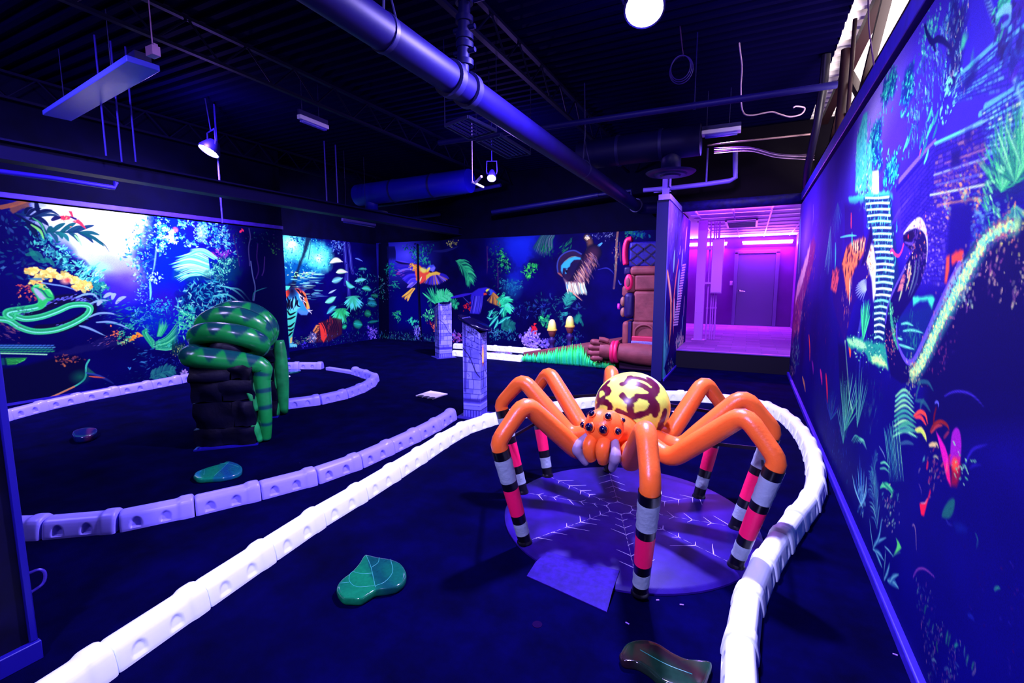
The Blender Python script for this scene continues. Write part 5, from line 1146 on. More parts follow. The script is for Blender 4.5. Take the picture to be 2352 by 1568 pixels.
    for q, w, col in [([(495, 1200), (505, 1130), (518, 1080)], 0.014, (30, 110, 120)), ([(515, 1220), (530, 1150), (540, 1110)], 0.012, (20, 80, 110)), ([(420, 1280), (410, 1220), (415, 1170)], 0.014, (20, 80, 100)), ([(575, 1230), (590, 1215), (610, 1208)], 0.012, (40, 160, 150)), ([(665, 1320), (668, 1270), (674, 1228)], 0.006, (80, 160, 170)), ([(685, 1380), (695, 1340), (706, 1308)], 0.01, (50, 130, 130)), ([(735, 1440), (745, 1400), (758, 1372)], 0.011, (40, 110, 120)), ([(740, 1490), (765, 1450), (768, 1380)], 0.005, (170, 150, 190)), ([(295, 920), (305, 870), (320, 850)], 0.014, (20, 90, 110)), ([(370, 1080), (374, 1050), (382, 1026)], 0.008, (60, 130, 140)), ([(330, 1040), (340, 1000), (350, 980)], 0.01, (30, 80, 120)), ([(770, 180), (790, 240), (780, 310)], 0.01, (30, 90, 130)), ([(365, 1360), (385, 1350), (405, 1380)], 0.007, (130, 190, 210)), ([(360, 1380), (390, 1440), (410, 1520)], 0.006, (30, 50, 180)), ([(580, 1370), (600, 1400), (620, 1420)], 0.006, (60, 90, 190)), ([(480, 1440), (505, 1430), (525, 1440)], 0.006, (80, 130, 190)), ([(190, 590), (230, 515), (300, 512), (390, 585)], 0.006, (150, 60, 200)), ([(945, 705), (970, 685), (998, 684)], 0.01, (50, 160, 140)), ([(700, 940), (730, 950), (762, 990)], 0.02, (16, 24, 170))]:
        c.curve(q, w, col, 0.9)
    c.scatter([(600, 500), (1200, 400), (1200, 1500), (800, 1500)], 60, (0.008, 0.02), [(60, 0, 90), (40, 30, 190), (60, 10, 110)], asp=0.5, a=0.7)
    return c

# ------------------------------------------------------------------ print on the stub wall beside the opening
def paint_stub():
    c = Canvas(7.5, 10.28, 0.0, 2.72, 0.008, P_x(XS), (2, 0, 96), 17)
    c.view(1400, 520, 4.355)
    g = np.clip((c.V - 1.2) / 1.2, 0, 1)[:, None, None]
    c.A += (np.array([80, 50, 225.0]) - c.A) * g
    W = (slice(0, c.H), slice(0, c.W))
    c.A *= (0.7 + 0.6 * c.noise(W, 0.25, 4, 3))[..., None]
    c.view(0, 0, 1)
    c.fill([(1498, 520), (1534, 520), (1530, 660), (1520, 900), (1490, 900)], (4, 0, 70), 0.06, 0.9)
    c.scatter([(1535, 430), (1585, 500), (1584, 640), (1534, 640)], 420, (0.05, 0.2), [(130, 120, 255), (50, 30, 200), (170, 200, 255), (20, 40, 170), (90, 60, 230)], (84, 96), 0.14, 0.8)
    c.view(1400, 520, 4.355)
    for q, w, col in [([(650, 260), (645, 360), (640, 460)], 0.14, (120, 230, 250)), ([(735, 240), (725, 330), (722, 400)], 0.12, (130, 240, 250)), ([(700, 460), (690, 560), (680, 730)], 0.2, (110, 230, 225)), ([(775, 20), (765, 120), (755, 260)], 0.14, (200, 220, 255)), ([(710, 200), (705, 250), (700, 280)], 0.06, (220, 240, 230)),
                      ([(580, 460), (600, 600), (615, 760), (608, 1000), (600, 1190)], 0.16, (230, 140, 110)), ([(590, 500), (610, 660), (625, 760)], 0.07, (255, 220, 190)), ([(690, 340), (660, 560), (640, 800), (640, 1080)], 0.12, (210, 110, 130)), ([(650, 740), (648, 840), (645, 930)], 0.14, (170, 240, 220)), ([(680, 770), (678, 810), (676, 840)], 0.1, (250, 30, 120)), ([(712, 630), (710, 660), (708, 700)], 0.1, (230, 50, 120)), ([(610, 760), (620, 900), (612, 1100)], 0.05, (255, 190, 130)), ([(735, 900), (728, 980), (722, 1060)], 0.1, (90, 210, 190)), ([(750, 700), (745, 800), (738, 900)], 0.05, (220, 230, 255))]:
        c.curve(q, w, col, 0.92)
    for k in range(24):
        y = 380 + k * 26; x = 760 - k * 3.4
        c.stroke([(x - 30 - k * 0.6, y + 8), (x + 2, y)], 0.03, (190, 190, 255), 0.85)
    c.scatter([(665, 1110), (742, 1100), (740, 1200), (668, 1200)], 160, (0.06, 0.2), [(220, 255, 190), (150, 240, 190), (60, 160, 150)], asp=0.4, feather=0.05)
    c.fan((550, 1240), 0.5, 50, 200, 16, 0.05, [(40, 120, 190), (60, 180, 200), (30, 60, 180)], 0.85, squash=0.9)
    c.fan((545, 1420), 0.6, 20, 200, 20, 0.05, [(40, 150, 190), (90, 220, 220), (30, 70, 170)], 0.9, squash=0.9); c.fan((545, 1420), 0.5, 200, 330, 10, 0.05, [(40, 130, 190), (60, 180, 200)], 0.9)
    c.scatter([(580, 1340), (640, 1340), (640, 1460), (590, 1500)], 90, (0.05, 0.12), [(60, 150, 180), (120, 210, 190), (190, 150, 150), (20, 30, 120)], asp=0.3, feather=0.04)
    c.scatter([(560, 800), (720, 900), (720, 1340), (560, 1340)], 120, (0.03, 0.09), [(60, 20, 150), (20, 60, 140), (10, 0, 90), (150, 50, 120)], (80, 100), 0.2, 0.8)
    return c
# ------------------------------------------------------------------ room shell
def shader_carpet(name, c0, c1, c2):
    m = bpy.data.materials.new(name); m.use_nodes = True
    nt = m.node_tree; b = nt.nodes['Principled BSDF']
    tc = nt.nodes.new('ShaderNodeTexCoord')
    n1 = nt.nodes.new('ShaderNodeTexNoise'); n1.inputs['Scale'].default_value = 3.2; n1.inputs['Detail'].default_value = 6; n1.inputs['Roughness'].default_value = 0.65
    n2 = nt.nodes.new('ShaderNodeTexNoise'); n2.inputs['Scale'].default_value = 420; n2.inputs['Detail'].default_value = 2
    nt.links.new(tc.outputs['Object'], n1.inputs['Vector']); nt.links.new(tc.outputs['Object'], n2.inputs['Vector'])
    r = nt.nodes.new('ShaderNodeValToRGB'); e = r.color_ramp.elements
    e[0].position = 0.3; e[0].color = (*c0, 1); e[1].position = 0.72; e[1].color = (*c2, 1)
    k = e.new(0.5); k.color = (*c1, 1)
    nt.links.new(n1.outputs['Fac'], r.inputs['Fac'])
    mx = nt.nodes.new('ShaderNodeMix'); mx.data_type = 'RGBA'; mx.blend_type = 'MULTIPLY'; mx.inputs['Factor'].default_value = 0.55
    nt.links.new(r.outputs['Color'], mx.inputs[6]); nt.links.new(n2.outputs['Color'], mx.inputs[7])
    nt.links.new(mx.outputs[2], b.inputs['Base Color'])
    b.inputs['Roughness'].default_value = 1.0; b.inputs['Specular IOR Level'].default_value = 0.02
    bp = nt.nodes.new('ShaderNodeBump'); bp.inputs['Strength'].default_value = 0.35; bp.inputs['Distance'].default_value = 0.006
    nt.links.new(n2.outputs['Fac'], bp.inputs['Height']); nt.links.new(bp.outputs['Normal'], b.inputs['Normal'])
    return m

M_carpet = shader_carpet('dark_carpet', (0.0002, 0.0001, 0.012), (0.0003, 0.0002, 0.026), (0.0006, 0.0003, 0.048))
M_black = mat('black_paint', (0.0004, 0.0002, 0.012), 0.8, 0.05, noise=0.3, scale=4)
M_deck = mat('dark_deck', (0.0008, 0.0002, 0.022), 0.8, 0.015)
M_trim = mat('blue_trim', (0.016, 0.006, 0.30), 0.5, 0.4, noise=0.25, scale=12)
M_post = mat('dark_post', (0.002, 0.001, 0.07), 0.5, 0.3)
M_print = attr_mat('printed_mural', 0.7, 0.04, 0.22, 260.0)

def slab(name, lo, hi, m, **k):
    b = MB(); b.box([(lo[i] + hi[i]) / 2 for i in range(3)], [hi[i] - lo[i] for i in range(3)])
    o = b.build(name, m, **k)
    return structure(o)

slab('floor', (-11, -3, -0.12), (3.2, 8.92, 0), M_carpet)
slab('floor_rear', (-11, 8.92, -0.12), (-1.3, 10.3, 0), M_carpet)
slab('wall_left', (-9.3, -3, 0), (XL - 0.03, 6.45, 4.3), M_black)
slab('wall_left_rear', (-9.3, 6.45, 0), (XT - 0.03, 10.3, 4.3), M_black)
slab('wall_back', (XT - 0.03, YB + 0.03, 0), (-1.3, 10.3, 4.3), M_black)
slab('wall_front', (-9.3, -3.15, 0), (3.2, -3.0, 4.3), M_black)
slab('wall_right', (XR + 0.03, -3, 0), (XR + 0.16, 8.92, 2.86), M_black)
slab('wall_far_right', (3.1, -3, 0), (3.25, 15.2, 4.3), mat('cream_wall', (0.8, 0.74, 0.74), 0.7, 0.2))
slab('wall_stub', (-1.30, 7.5, 0), (XS - 0.02, 10.3, 2.72), M_post)
slab('wall_partition', (-2.62, -3.0, 0), (-2.5, 0.72, 2.7), mat('partition_board', (0.001, 0.0005, 0.016), 0.5, 0.2, noise=0.6, scale=9))

def corrugated(name, x0, x1, y0, y1, z, m, pitch=0.16, depth=0.045):
    b = MB(); v = []; y = y0; ys = []
    while y < y1:
        for dy, dz in ((0, 0), (0.35, 0), (0.5, 1), (0.85, 1)):
            ys.append((y + dy * pitch, z + dz * depth))
        y += pitch
    ys.append((y, z))
    for yy, zz in ys: v += [(x0, yy, zz), (x1, yy, zz)]
    v += [(x0, y0, z + 0.2), (x1, y0, z + 0.2), (x0, y, z + 0.2), (x1, y, z + 0.2)]
    n = len(ys)
    f = [(2 * i, 2 * i + 1, 2 * i + 3, 2 * i + 2) for i in range(n - 1)]
    k = 2 * n
    f += [(k, k + 2, k + 3, k + 1), (0, k, k + 1, 1), (2 * n - 2, 2 * n - 1, k + 3, k + 2)]
    b.add(v, f)
    return structure(b.build(name, m))
corrugated('ceiling', -9.3, 0.70, -3, 10.2, 4.0, M_deck)
corrugated('ceiling_right', 0.70, 3.2, -3, 15, 4.0, mat('white_deck', (0.85, 0.80, 0.80), 0.5, 0.3), pitch=0.2)

# trims and skirtings
slab('trim_1', (XR - 0.012, -0.5, 2.775), (XR + 0.16, 8.92, 2.90), M_trim, bevel=0.006)
slab('trim_2', (XL - 0.03, 1.0, 2.52), (XL + 0.03, 6.43, 2.585), mat('violet_trim', (0.05, 0.015, 0.36), 0.5, 0.4, noise=0.25, scale=12), bevel=0.005)
slab('trim_3', (XS - 0.16, 7.48, 2.72), (XS + 0.015, 9.05, 2.80), mat('lilac_channel', (0.25, 0.18, 0.7), 0.4, 0.5), bevel=0.004)
slab('baseboard_right', (XR - 0.03, -0.5, 0), (XR + 0.03, 8.92, 0.055), M_trim, bevel=0.008)
slab('baseboard_left', (XL - 0.03, -1, 0), (XL + 0.015, 6.43, 0.03), M_trim)
slab('baseboard_stub', (XS - 0.02, 7.5, 0), (XS + 0.018, 8.92, 0.03), M_trim)
slab('trim_4', (-2.5, 0.705, 0.08), (-2.485, 0.73, 2.7), mat('partition_edge', (0.006, 0.003, 0.20), 0.45, 0.4), bevel=0.004)
slab('trim_5', (-2.5, -1.5, 0), (-2.47, 0.735, 0.08), mat('partition_edge', (0, 0, 0)), bevel=0.004)

# printed murals, each its own panel
def put_mural(c, e, name, label, to3d, thick, us=None, vs_=None):
    o = c.mesh(name, M_print, e, to3d, thick, us, vs_)
    return tag(o, label, 'mural')
wall_x = lambda X: (lambda u, v, off: np.stack([np.full_like(u, X + off), u, v], -1))
wall_y = lambda Y: (lambda u, v, off: np.stack([u, np.full_like(u, Y + off), v], -1))
E_LEFT, E_TIGER, E_BACK, E_RIGHT, E_STUB = 2.2, 1.1, 1.4, 2.4, 1.2
put_mural(paint_left(), E_LEFT, 'jungle_mural', 'jungle mural on the left wall with coiled green snake, scarlet parrots and bright misty valley', wall_x(XL), -0.02)
put_mural(paint_tiger(), E_TIGER, 'jungle_mural', 'jungle mural with a walking tiger, sunlit river clearing and large pale leaves', wall_x(XT), -0.02)
put_mural(paint_back(), E_BACK, 'jungle_mural', 'dark jungle mural on the back wall with flying macaws and a hanging sloth', wall_y(YB), 0.02)
# columns of the near wall get closer together towards the photographer
ys_ = [0.4]
while ys_[-1] < 8.92: ys_.append(ys_[-1] + max(0.0044, 0.0026 * ys_[-1]))
ys_[-1] = 8.92
put_mural(paint_right(), E_RIGHT, 'temple_mural', 'violet mural on the right wall with temple steps, jaguar, black cobra and magenta bromeliad', wall_x(XR), 0.02, us=np.array(ys_))
put_mural(paint_stub(), E_STUB, 'jungle_mural', 'narrow jungle mural with pale vertical trunks on the stub wall left of the purple opening', wall_x(XS), -0.02)

# ------------------------------------------------------------------ the purple hallway behind the opening
M_hwall = mat('hall_wall', (0.12, 0.01, 0.20), 0.6, 0.3, noise=0.1, scale=2)
M_hceil = mat('hall_ceiling_tile', (0.75, 0.72, 0.8), 0.6, 0.3)
M_hgrid = mat('ceiling_grid', (0.9, 0.88, 0.95), 0.4, 0.4)
def hall_floor():
    m = bpy.data.materials.new('hall_carpet_tile'); m.use_nodes = True; nt = m.node_tree; b = nt.nodes['Principled BSDF']
    tc = nt.nodes.new('ShaderNodeTexCoord'); br = nt.nodes.new('ShaderNodeTexBrick')
    br.inputs['Scale'].default_value = 1.0; br.inputs['Brick Width'].default_value = 0.5; br.inputs['Row Height'].default_value = 0.25
    br.inputs['Mortar Size'].default_value = 0.004; br.inputs['Color1'].default_value = (0.42, 0.16, 0.5, 1); br.inputs['Color2'].default_value = (0.27, 0.09, 0.36, 1); br.inputs['Mortar'].default_value = (0.2, 0.12, 0.3, 1)
    nt.links.new(tc.outputs['Object'], br.inputs['Vector'])
    n = nt.nodes.new('ShaderNodeTexNoise'); n.inputs['Scale'].default_value = 60; mp = nt.nodes.new('ShaderNodeMapping'); mp.inputs['Scale'].default_value = (0.3, 3, 1)
    nt.links.new(tc.outputs['Object'], mp.inputs['Vector']); nt.links.new(mp.outputs['Vector'], n.inputs['Vector'])
    mx = nt.nodes.new('ShaderNodeMix'); mx.data_type = 'RGBA'; mx.blend_type = 'MULTIPLY'; mx.inputs['Factor'].default_value = 0.7
    nt.links.new(br.outputs['Color'], mx.inputs[6]); nt.links.new(n.outputs['Color'], mx.inputs[7]); nt.links.new(mx.outputs[2], b.inputs['Base Color'])
    b.inputs['Roughness'].default_value = 0.9; b.inputs['Specular IOR Level'].default_value = 0.1
    return m
HY = 15.0
slab('floor_hall', (-2.6, 9.0, 0.19), (1.2, HY, 0.31), hall_floor())
slab('trim_6', (-1.12, 8.92, 0), (XR + 0.16, 9.0, 0.31), mat('step_riser', (0.0006, 0.0004, 0.006), 0.6, 0.2))
slab('trim_7', (-1.12, 8.905, 0.298), (XR + 0.03, 9.0, 0.315), mat('step_edge', (0.10, 0.03, 0.30), 0.4, 0.5))
slab('wall_hall_end', (-2.6, HY, 0.2), (1.2, HY + 0.15, 2.9), M_hwall)
slab('wall_hall_left', (-2.75, 10.3, 0.2), (-2.6, HY + 0.15, 2.9), M_hwall)
slab('wall_hall_right', (1.05, 8.92, 0), (1.2, HY + 0.15, 2.9), M_hwall)
slab('ceiling_hall', (-1.15, 9.10, 2.78), (1.2, 10.3, 2.86), M_hceil)
slab('ceiling_hall_end', (-2.75, 10.3, 2.78), (1.2, HY + 0.15, 2.9), M_hceil)
slab('wall_lintel', (-1.30, 8.95, 2.86), (1.2, 9.10, 4.0), mat('dark_lintel', (0.0015, 0.0004, 0.004), 0.7, 0.08))
gr = MB()
for x in (-1.55, -0.94, -0.33, 0.28, 0.89): gr.box((x, 12.05 if x > -1.1 else 12.65, 2.775), (0.025, 5.9 if x > -1.1 else 4.7, 0.014))
for y in np.arange(9.2, 15.0, 0.61): gr.box((-0.02, y, 2.775), (2.1, 0.025, 0.012))
structure(gr.build('trim_8', M_hgrid))
# the low beam carrying the front edge of the hallway ceiling
bb = MB(); bb.tube([(-1.2, 8.86, 2.80), (-0.3, 8.86, 2.805), (0.9, 8.86, 2.815)], 0.085, 14)
tag(bb.build('lagged_pipe', mat('lagging', (0.006, 0.002, 0.10), 0.6, 0.3, noise=0.5, scale=14, bump=0.6, bscale=12), smooth=True), 'dark lagged pipe running across the top of the purple opening', 'pipe')

M_tube = mat('violet_tube', (0.6, 0.3, 1.0), 0.4, 0.2, emit=(0.62, 0.12, 1.0), estr=14.0)
M_metal = mat('painted_metal', (0.55, 0.45, 0.75), 0.35, 0.5)
def hall_tube(x0, x1, z, y, label):
    t = thing('fluorescent_light', label, 'light', ((x0 + x1) / 2, y, z), group='violet tubes along the hallway end')
    MB().box(((x0 + x1) / 2, y + 0.02, z + 0.05), (x1 - x0, 0.09, 0.05)).build('housing', M_metal, t, bevel=0.006)
    MB().tube([(x0 + 0.02, y, z), (x1 - 0.02, y, z)], 0.022, 12).build('tube', M_tube, t, smooth=True)
    d = bpy.data.lights.new('tube_light', 'AREA'); d.shape = 'RECTANGLE'; d.size = x1 - x0; d.size_y = 0.06; d.energy = 60; d.color = (0.40, 0.03, 1.0)
    o = bpy.data.objects.new('tube_light', d); COL.objects.link(o); o.location = ((x0 + x1) / 2, y - 0.02, z - 0.04); o.rotation_euler = (R(-25), 0, 0)
    o.parent = t; o.matrix_parent_inverse = t.matrix_world.inverted()
    d = bpy.data.lights.new('tube_uplight', 'AREA'); d.shape = 'RECTANGLE'; d.size = x1 - x0; d.size_y = 0.06; d.energy = 40; d.color = (0.55, 0.16, 1.0)
    o = bpy.data.objects.new('tube_uplight', d); COL.objects.link(o); o.location = ((x0 + x1) / 2, y - 0.06, z - 0.02); o.rotation_euler = (R(200), 0, 0)
    o.parent = t; o.matrix_parent_inverse = t.matrix_world.inverted()
d = bpy.data.lights.new('hall_front_tube', 'AREA'); d.shape = 'RECTANGLE'; d.size = 1.2; d.size_y = 0.06; d.energy = 26; d.color = (0.42, 0.05, 1.0)
o = bpy.data.objects.new('hall_front_tube', d); COL.objects.link(o); o.location = (-0.25, 9.2, 2.75); o.rotation_euler = (R(35), 0, 0)
hall_tube(-2.4, -0.62, 2.58, 14.9, 'glowing violet tube on the hallway end wall, left of the door')
hall_tube(-0.25, 0.98, 2.58, 14.9, 'glowing violet tube on the hallway end wall, above the door')

# ceiling diffuser
t = thing('ceiling_diffuser', 'white rectangular louvred air diffuser in the hallway ceiling', 'vent', (-0.22, 11.5, 2.76))
MB().box((-0.22, 11.5, 2.764), (0.58, 1.3, 0.008)).build('backing', mat('diffuser_dark', (0.05, 0.01, 0.16), 0.6), t)
f = MB()
for sx, sy, w, h in ((0, 0.64, 0.6, 0.05), (0, -0.64, 0.6, 0.05), (0.285, 0, 0.04, 1.33), (-0.285, 0, 0.04, 1.33)): f.box((-0.22 + sx, 11.5 + sy, 2.75), (w, h, 0.018))
f.build('frame', M_hgrid, t)
for k in range(8): MB().box((-0.22, 11.0 + k * 0.143, 2.747), (0.53, 0.075, 0.010), Matrix.Rotation(R(14), 3, 'X')).build('louvre', M_hgrid, t)

# door at the end
t = thing('door_1', None, None, (0.05, HY, 0.31)); t['kind'] = 'structure'
DX0, DX1 = -0.32, 0.60
MB().box(((DX0 + DX1) / 2, HY - 0.02, 0.31 + 1.0), (DX1 - DX0, 0.05, 2.0)).build('door_leaf', mat('hall_door', (0.085, 0.025, 0.17), 0.4, 0.5), t, bevel=0.004)
fr = MB()
for x in (DX0 - 0.05, DX1 + 0.05): fr.box((x, HY - 0.02, 0.31 + 1.02), (0.09, 0.08, 2.04))
fr.box(((DX0 + DX1) / 2, HY - 0.02, 0.31 + 2.05), (DX1 - DX0 + 0.19, 0.08, 0.09))
fr.build('door_frame', mat('hall_door_frame', (0.12, 0.04, 0.24), 0.4, 0.5), t, bevel=0.004)
hd = MB(); hd.lathe([(0.0, 0), (0.035, 0), (0.035, 0.012), (0.012, 0.016), (0.012, 0.05), (0, 0.05)], (DX0 + 0.08, HY - 0.045, 1.28), 20, (0, -1, 0)); hd.tube([(DX0 + 0.08, HY - 0.092, 1.28), (DX0 + 0.14, HY - 0.094, 1.275), (DX0 + 0.21, HY - 0.09, 1.268)], [0.012, 0.011, 0.009], 10)
hd.build('door_handle', mat('chrome', (0.8, 0.75, 0.85), 0.15, 0.5, metal=1.0), t, smooth='auto')
tt = thing('light_switch', 'pale light switch plate on the hallway wall beside the door', 'switch', (-0.47, HY - 0.01, 1.5))
MB().box((-0.47, HY - 0.008, 1.5), (0.075, 0.012, 0.12)).build('plate', mat('switch_plate', (0.55, 0.4, 0.6), 0.4), tt, bevel=0.003)
MB().box((-0.47, HY - 0.018, 1.5), (0.03, 0.014, 0.055)).build('rocker', mat('switch_rocker', (0.7, 0.5, 0.7), 0.4), tt, bevel=0.003)

# column with conduits and electrical box in the hallway
M_lil = mat('lilac_steel', (0.42, 0.12, 0.55), 0.4, 0.5)
cx, cy = -0.92, 10.75
b = MB()
b.box((cx, cy - 0.07, 1.54), (0.17, 0.012, 2.46)); b.box((cx, cy + 0.07, 1.54), (0.17, 0.012, 2.46)); b.box((cx, cy, 1.54), (0.012, 0.14, 2.46)); b.box((cx, cy, 0.315), (0.26, 0.24, 0.012))
for z in (0.9, 2.72):
    for s in (-0.05, 0.05): b.lathe([(0.011, 0), (0.011, 0.008), (0, 0.01)], (cx + s, cy - 0.076, z), 10, (0, -1, 0))
tag(b.build('steel_column', M_lil, bevel=0.002), 'lilac steel column standing in the purple hallway', 'column')
for k, (dx, dy, r, z0) in enumerate([(0.148, 0.03, 0.015, 0.31), (0.21, 0.17, 0.014, 0.31), (0.25, 0.18, 0.012, 0.31), (0.30, 0.2, 0.018, 0.31)]):
    b = MB(); b.tube([(cx + dx, cy + dy, z0), (cx + dx, cy + dy, 2.76)], r, 12)
    for z in (0.98, 2.2): b.lathe([(r + 0.008, -0.018), (r + 0.008, 0.018)], (cx + dx, cy + dy, z), 12)
    tag(b.build('conduit', M_lil, smooth='auto'), ['thick lilac conduit beside the steel column', 'thin conduit behind the left side of the electrical box', 'thinnest conduit, behind the middle of the electrical box', 'conduit at the right of the electrical box'][k], 'pipe')
t = thing('electrical_box', 'tall pale electrical box mounted beside the column in the hallway', 'electrical box', (cx + 0.3, cy + 0.1, 1.8))
MB().box((cx + 0.30, cy + 0.06, 1.84), (0.22, 0.14, 1.1)).build('body', M_lil, t, bevel=0.006)
for z_ in (1.5, 2.2): MB().box((cx + 0.14, cy - 0.045, z_), (0.12, 0.02, 0.04)).build('bracket', M_lil, t)
MB().box((cx + 0.30, cy - 0.015, 1.84), (0.205, 0.012, 1.06)).build('cover', mat('box_cover', (0.5, 0.22, 0.62), 0.35, 0.3), t, bevel=0.004)

# ------------------------------------------------------------------ under the ceiling
M_pipe = mat('blue_pipe', (0.004, 0.0012, 0.085), 0.5, 0.18, noise=0.15, scale=6)
M_dkpipe = mat('dark_pipe', (0.002, 0.001, 0.06), 0.5, 0.2)
M_duct = mat('dark_duct', (0.003, 0.0015, 0.085), 0.45, 0.5)
M_lpipe = mat('lavender_pipe', (0.16, 0.11, 0.55), 0.4, 0.5)
M_iron = mat('dark_iron', (0.005, 0.003, 0.09), 0.5, 0.4)
M_white = mat('white_enamel', (0.75, 0.68, 0.92), 0.4, 0.5)

# main pipe
t = thing('overhead_pipe', 'thick blue pipe running the length of the hall under the ceiling', 'pipe', (-2.0, 5.6, 2.96))
path = [(-2, 0.6, 2.96), (-2, 3.0, 2.955), (-2, 5.5, 2.95), (-2, 8.0, 2.95), (-2, 9.35, 2.945)]
MB().tube(path, 0.105, 28).build('pipe_run', M_pipe, t, smooth='auto')
e = [(-2, 9.33, 2.945), (-2, 9.5, 2.942), (-1.95, 9.62, 2.94), (-1.82, 9.68, 2.938), (-1.31, 9.68, 2.935)]
MB().tube(smooth_path(e, 5), 0.108, 20).build('elbow', M_pipe, t, smooth='auto')
for y in (3.05, 3.28, 9.3):
    MB().lathe([(0.105, -0.03), (0.128, -0.03), (0.128, 0.03), (0.105, 0.03)], (-2, y, 2.953), 28, (0, 1, 0)).build('coupling', M_iron, t, smooth='auto')
for y in (2.35, 6.1):
    b = MB(); b.lathe([(0.106, -0.015), (0.112, -0.015), (0.112, 0.015), (0.106, 0.015)], (-2, y, 2.955), 24, (0, 1, 0)); b.tube([(-2, y, 3.06), (-1.98, y, 3.4), (-2, y, 4.0)], 0.008, 8); b.tube([(-1.9, y, 2.98), (-1.96, y, 3.2), (-1.98, y, 3.3)], 0.006, 6)
    b.build('hanger', M_iron, t, smooth='auto')
b = MB(); b.tube([(-1.99, 3.2, 3.05), (-1.98, 3.22, 3.6), (-1.97, 3.22, 3.95)], 0.045, 14)
for z in (3.12, 3.24, 3.3, 3.42, 3.55): b.lathe([(0.045, -0.02), (0.066, -0.02), (0.066, 0.02), (0.045, 0.02)], (-1.985, 3.22, z), 16)
for z in (3.2, 3.36): b.lathe([(0.012, -0.09), (0.018, -0.09), (0.018, 0.09), (0.012, 0.09)], (-1.985, 3.22, z), 10, (1, 0, 0))
b.build('riser', M_dkpipe, t, smooth='auto')

# girder on the left and joists
def truss(name, label, x, y0, y1, zb, zt, mtl, n, w=0.05, plate=0.0):
    b = MB()
    b.bar((x, y0, zb), (x, y1, zb), w, 0.03 + plate); b.bar((x, y0, zt), (x, y1, zt), w, 0.03)
    for i in range(n):
        ya = y0 + (y1 - y0) * i / n; yb_ = y0 + (y1 - y0) * (i + 0.5) / n; yc = y0 + (y1 - y0) * (i + 1) / n
        b.tube([(x, ya, zb), (x, yb_, zt)], 0.011, 6); b.tube([(x, yb_, zt), (x, yc, zb)], 0.011, 6)
    return tag(b.build(name, mtl), label, 'joist', 'roof joists')
M_joist = mat('dark_joist', (0.001, 0.0004, 0.02), 0.6, 0.1)
b = MB(); b.box((-6.4, 4.5, 2.745), (0.02, 11, 0.17)); b.box((-6.4, 4.5, 2.66), (0.2, 11, 0.02)); b.box((-6.4, 4.5, 2.83), (0.2, 11, 0.02))
tag(b.build('steel_girder', mat('girder_blue', (0.002, 0.0008, 0.04), 0.6, 0.12)), 'long dark blue steel girder running above the left mural', 'girder')
truss('roof_joist', 'roof joist above the eight foot light fixture, left of the pipe', onz(500, 145, 3.68)[0], 0.3, 9.8, 3.68, 3.97, M_joist, 16)
truss('roof_joist', 'roof joist just right of the thick blue pipe', onz(1230, 200, 3.68)[0], 0.3, 9.8, 3.68, 3.97, M_joist, 16)
truss('roof_joist', 'roof joist close above the left girder', -8.0, 0.3, 9.8, 3.68, 3.97, M_joist, 16)

# cross pipes
def pipe(label, pts, r, m, name='pipe', cat='pipe', group=None, hang=()):
    b = MB(); b.tube(pts, r, 12)
    for p in hang: b.tube([p, (p[0], p[1], 3.98)], 0.006, 6); b.lathe([(r, -0.012), (r + 0.006, -0.012), (r + 0.006, 0.012), (r, 0.012)], p, 12, (1, 0, 0))
    return tag(b.build(name, m, smooth='auto'), label, cat, group)
pipe('blue sprinkler pipe crossing towards the bright corner top right', [(-3.6, 5.2, 3.25), (0.62, 5.45, 3.3)], 0.032, mat('sprinkler_blue', (0.004, 0.0015, 0.09), 0.5, 0.2), hang=[(-2.9, 5.24, 3.26), (-0.6, 5.38, 3.285)])
pipe('thin pipe crossing below the flood light near the top edge', [(-1.89, 3.2, 3.52), (0.6, 3.3, 3.56)], 0.016, M_dkpipe)
pipe('dark blue pipe along the back, left of the tall column', [tuple(ony(1130, 487, 9.3)), tuple(ony(1300, 460, 9.3)), tuple(ony(1375, 447, 9.3))], 0.045, M_dkpipe)
pipe('short vertical dark pipe with fittings near the pipe elbow', [tuple(ony(1375, 447, 9.3)), tuple(ony(1450, 437, 9.3)), tuple(ony(1452, 470, 9.3)), tuple(ony(1452, 468, 9.3))], 0.035, M_dkpipe)
pipe('blue pipe with pendant fitting on the left above the mural', [tuple(onx(-60, 386, -7.2)), tuple(onx(120, 409, -7.2)), tuple(onx(262, 431, -7.2)), tuple(onx(266, 418, -7.2))], 0.028, mat('bright_blue_pipe', (0.02, 0.006, 0.42), 0.4, 0.5))
pipe('blue pipe under the left duct', [tuple(ony(850, 475, 8.4)), tuple(ony(1000, 455, 8.4)), tuple(ony(1150, 425, 8.4))], 0.035, mat('sprinkler_blue', (0, 0, 0)), hang=[tuple(ony(1068, 442, 8.4))])
pipe('dark pipe low on the back wall left of the macaw', [tuple(ony(915, 505, 9.5)), tuple(ony(1010, 492, 9.5))], 0.04, M_dkpipe, hang=[tuple(ony(960, 499, 9.5))])
# pale L-shaped conduit over the stub wall
pp = [ony(1478, 437, 8.5), ony(1550, 431, 8.5), ony(1620, 423, 8.5), ony(1676, 415, 8.5), ony(1689, 408, 8.5), ony(1689, 380, 8.5), ony(1689, 342, 8.5)]
t = thing('sprinkler_pipe', 'pale lavender pipe bent upward above the hallway opening', 'pipe', pp[0])
MB().tube(pp, 0.038, 14).build('pipe_run', M_lpipe, t, smooth='auto')
MB().tube([ony(1622, 425, 8.5), ony(1624, 380, 8.5), ony(1626, 340, 8.5)], 0.014, 8).build('hanger_rod', M_lpipe, t, smooth=True)
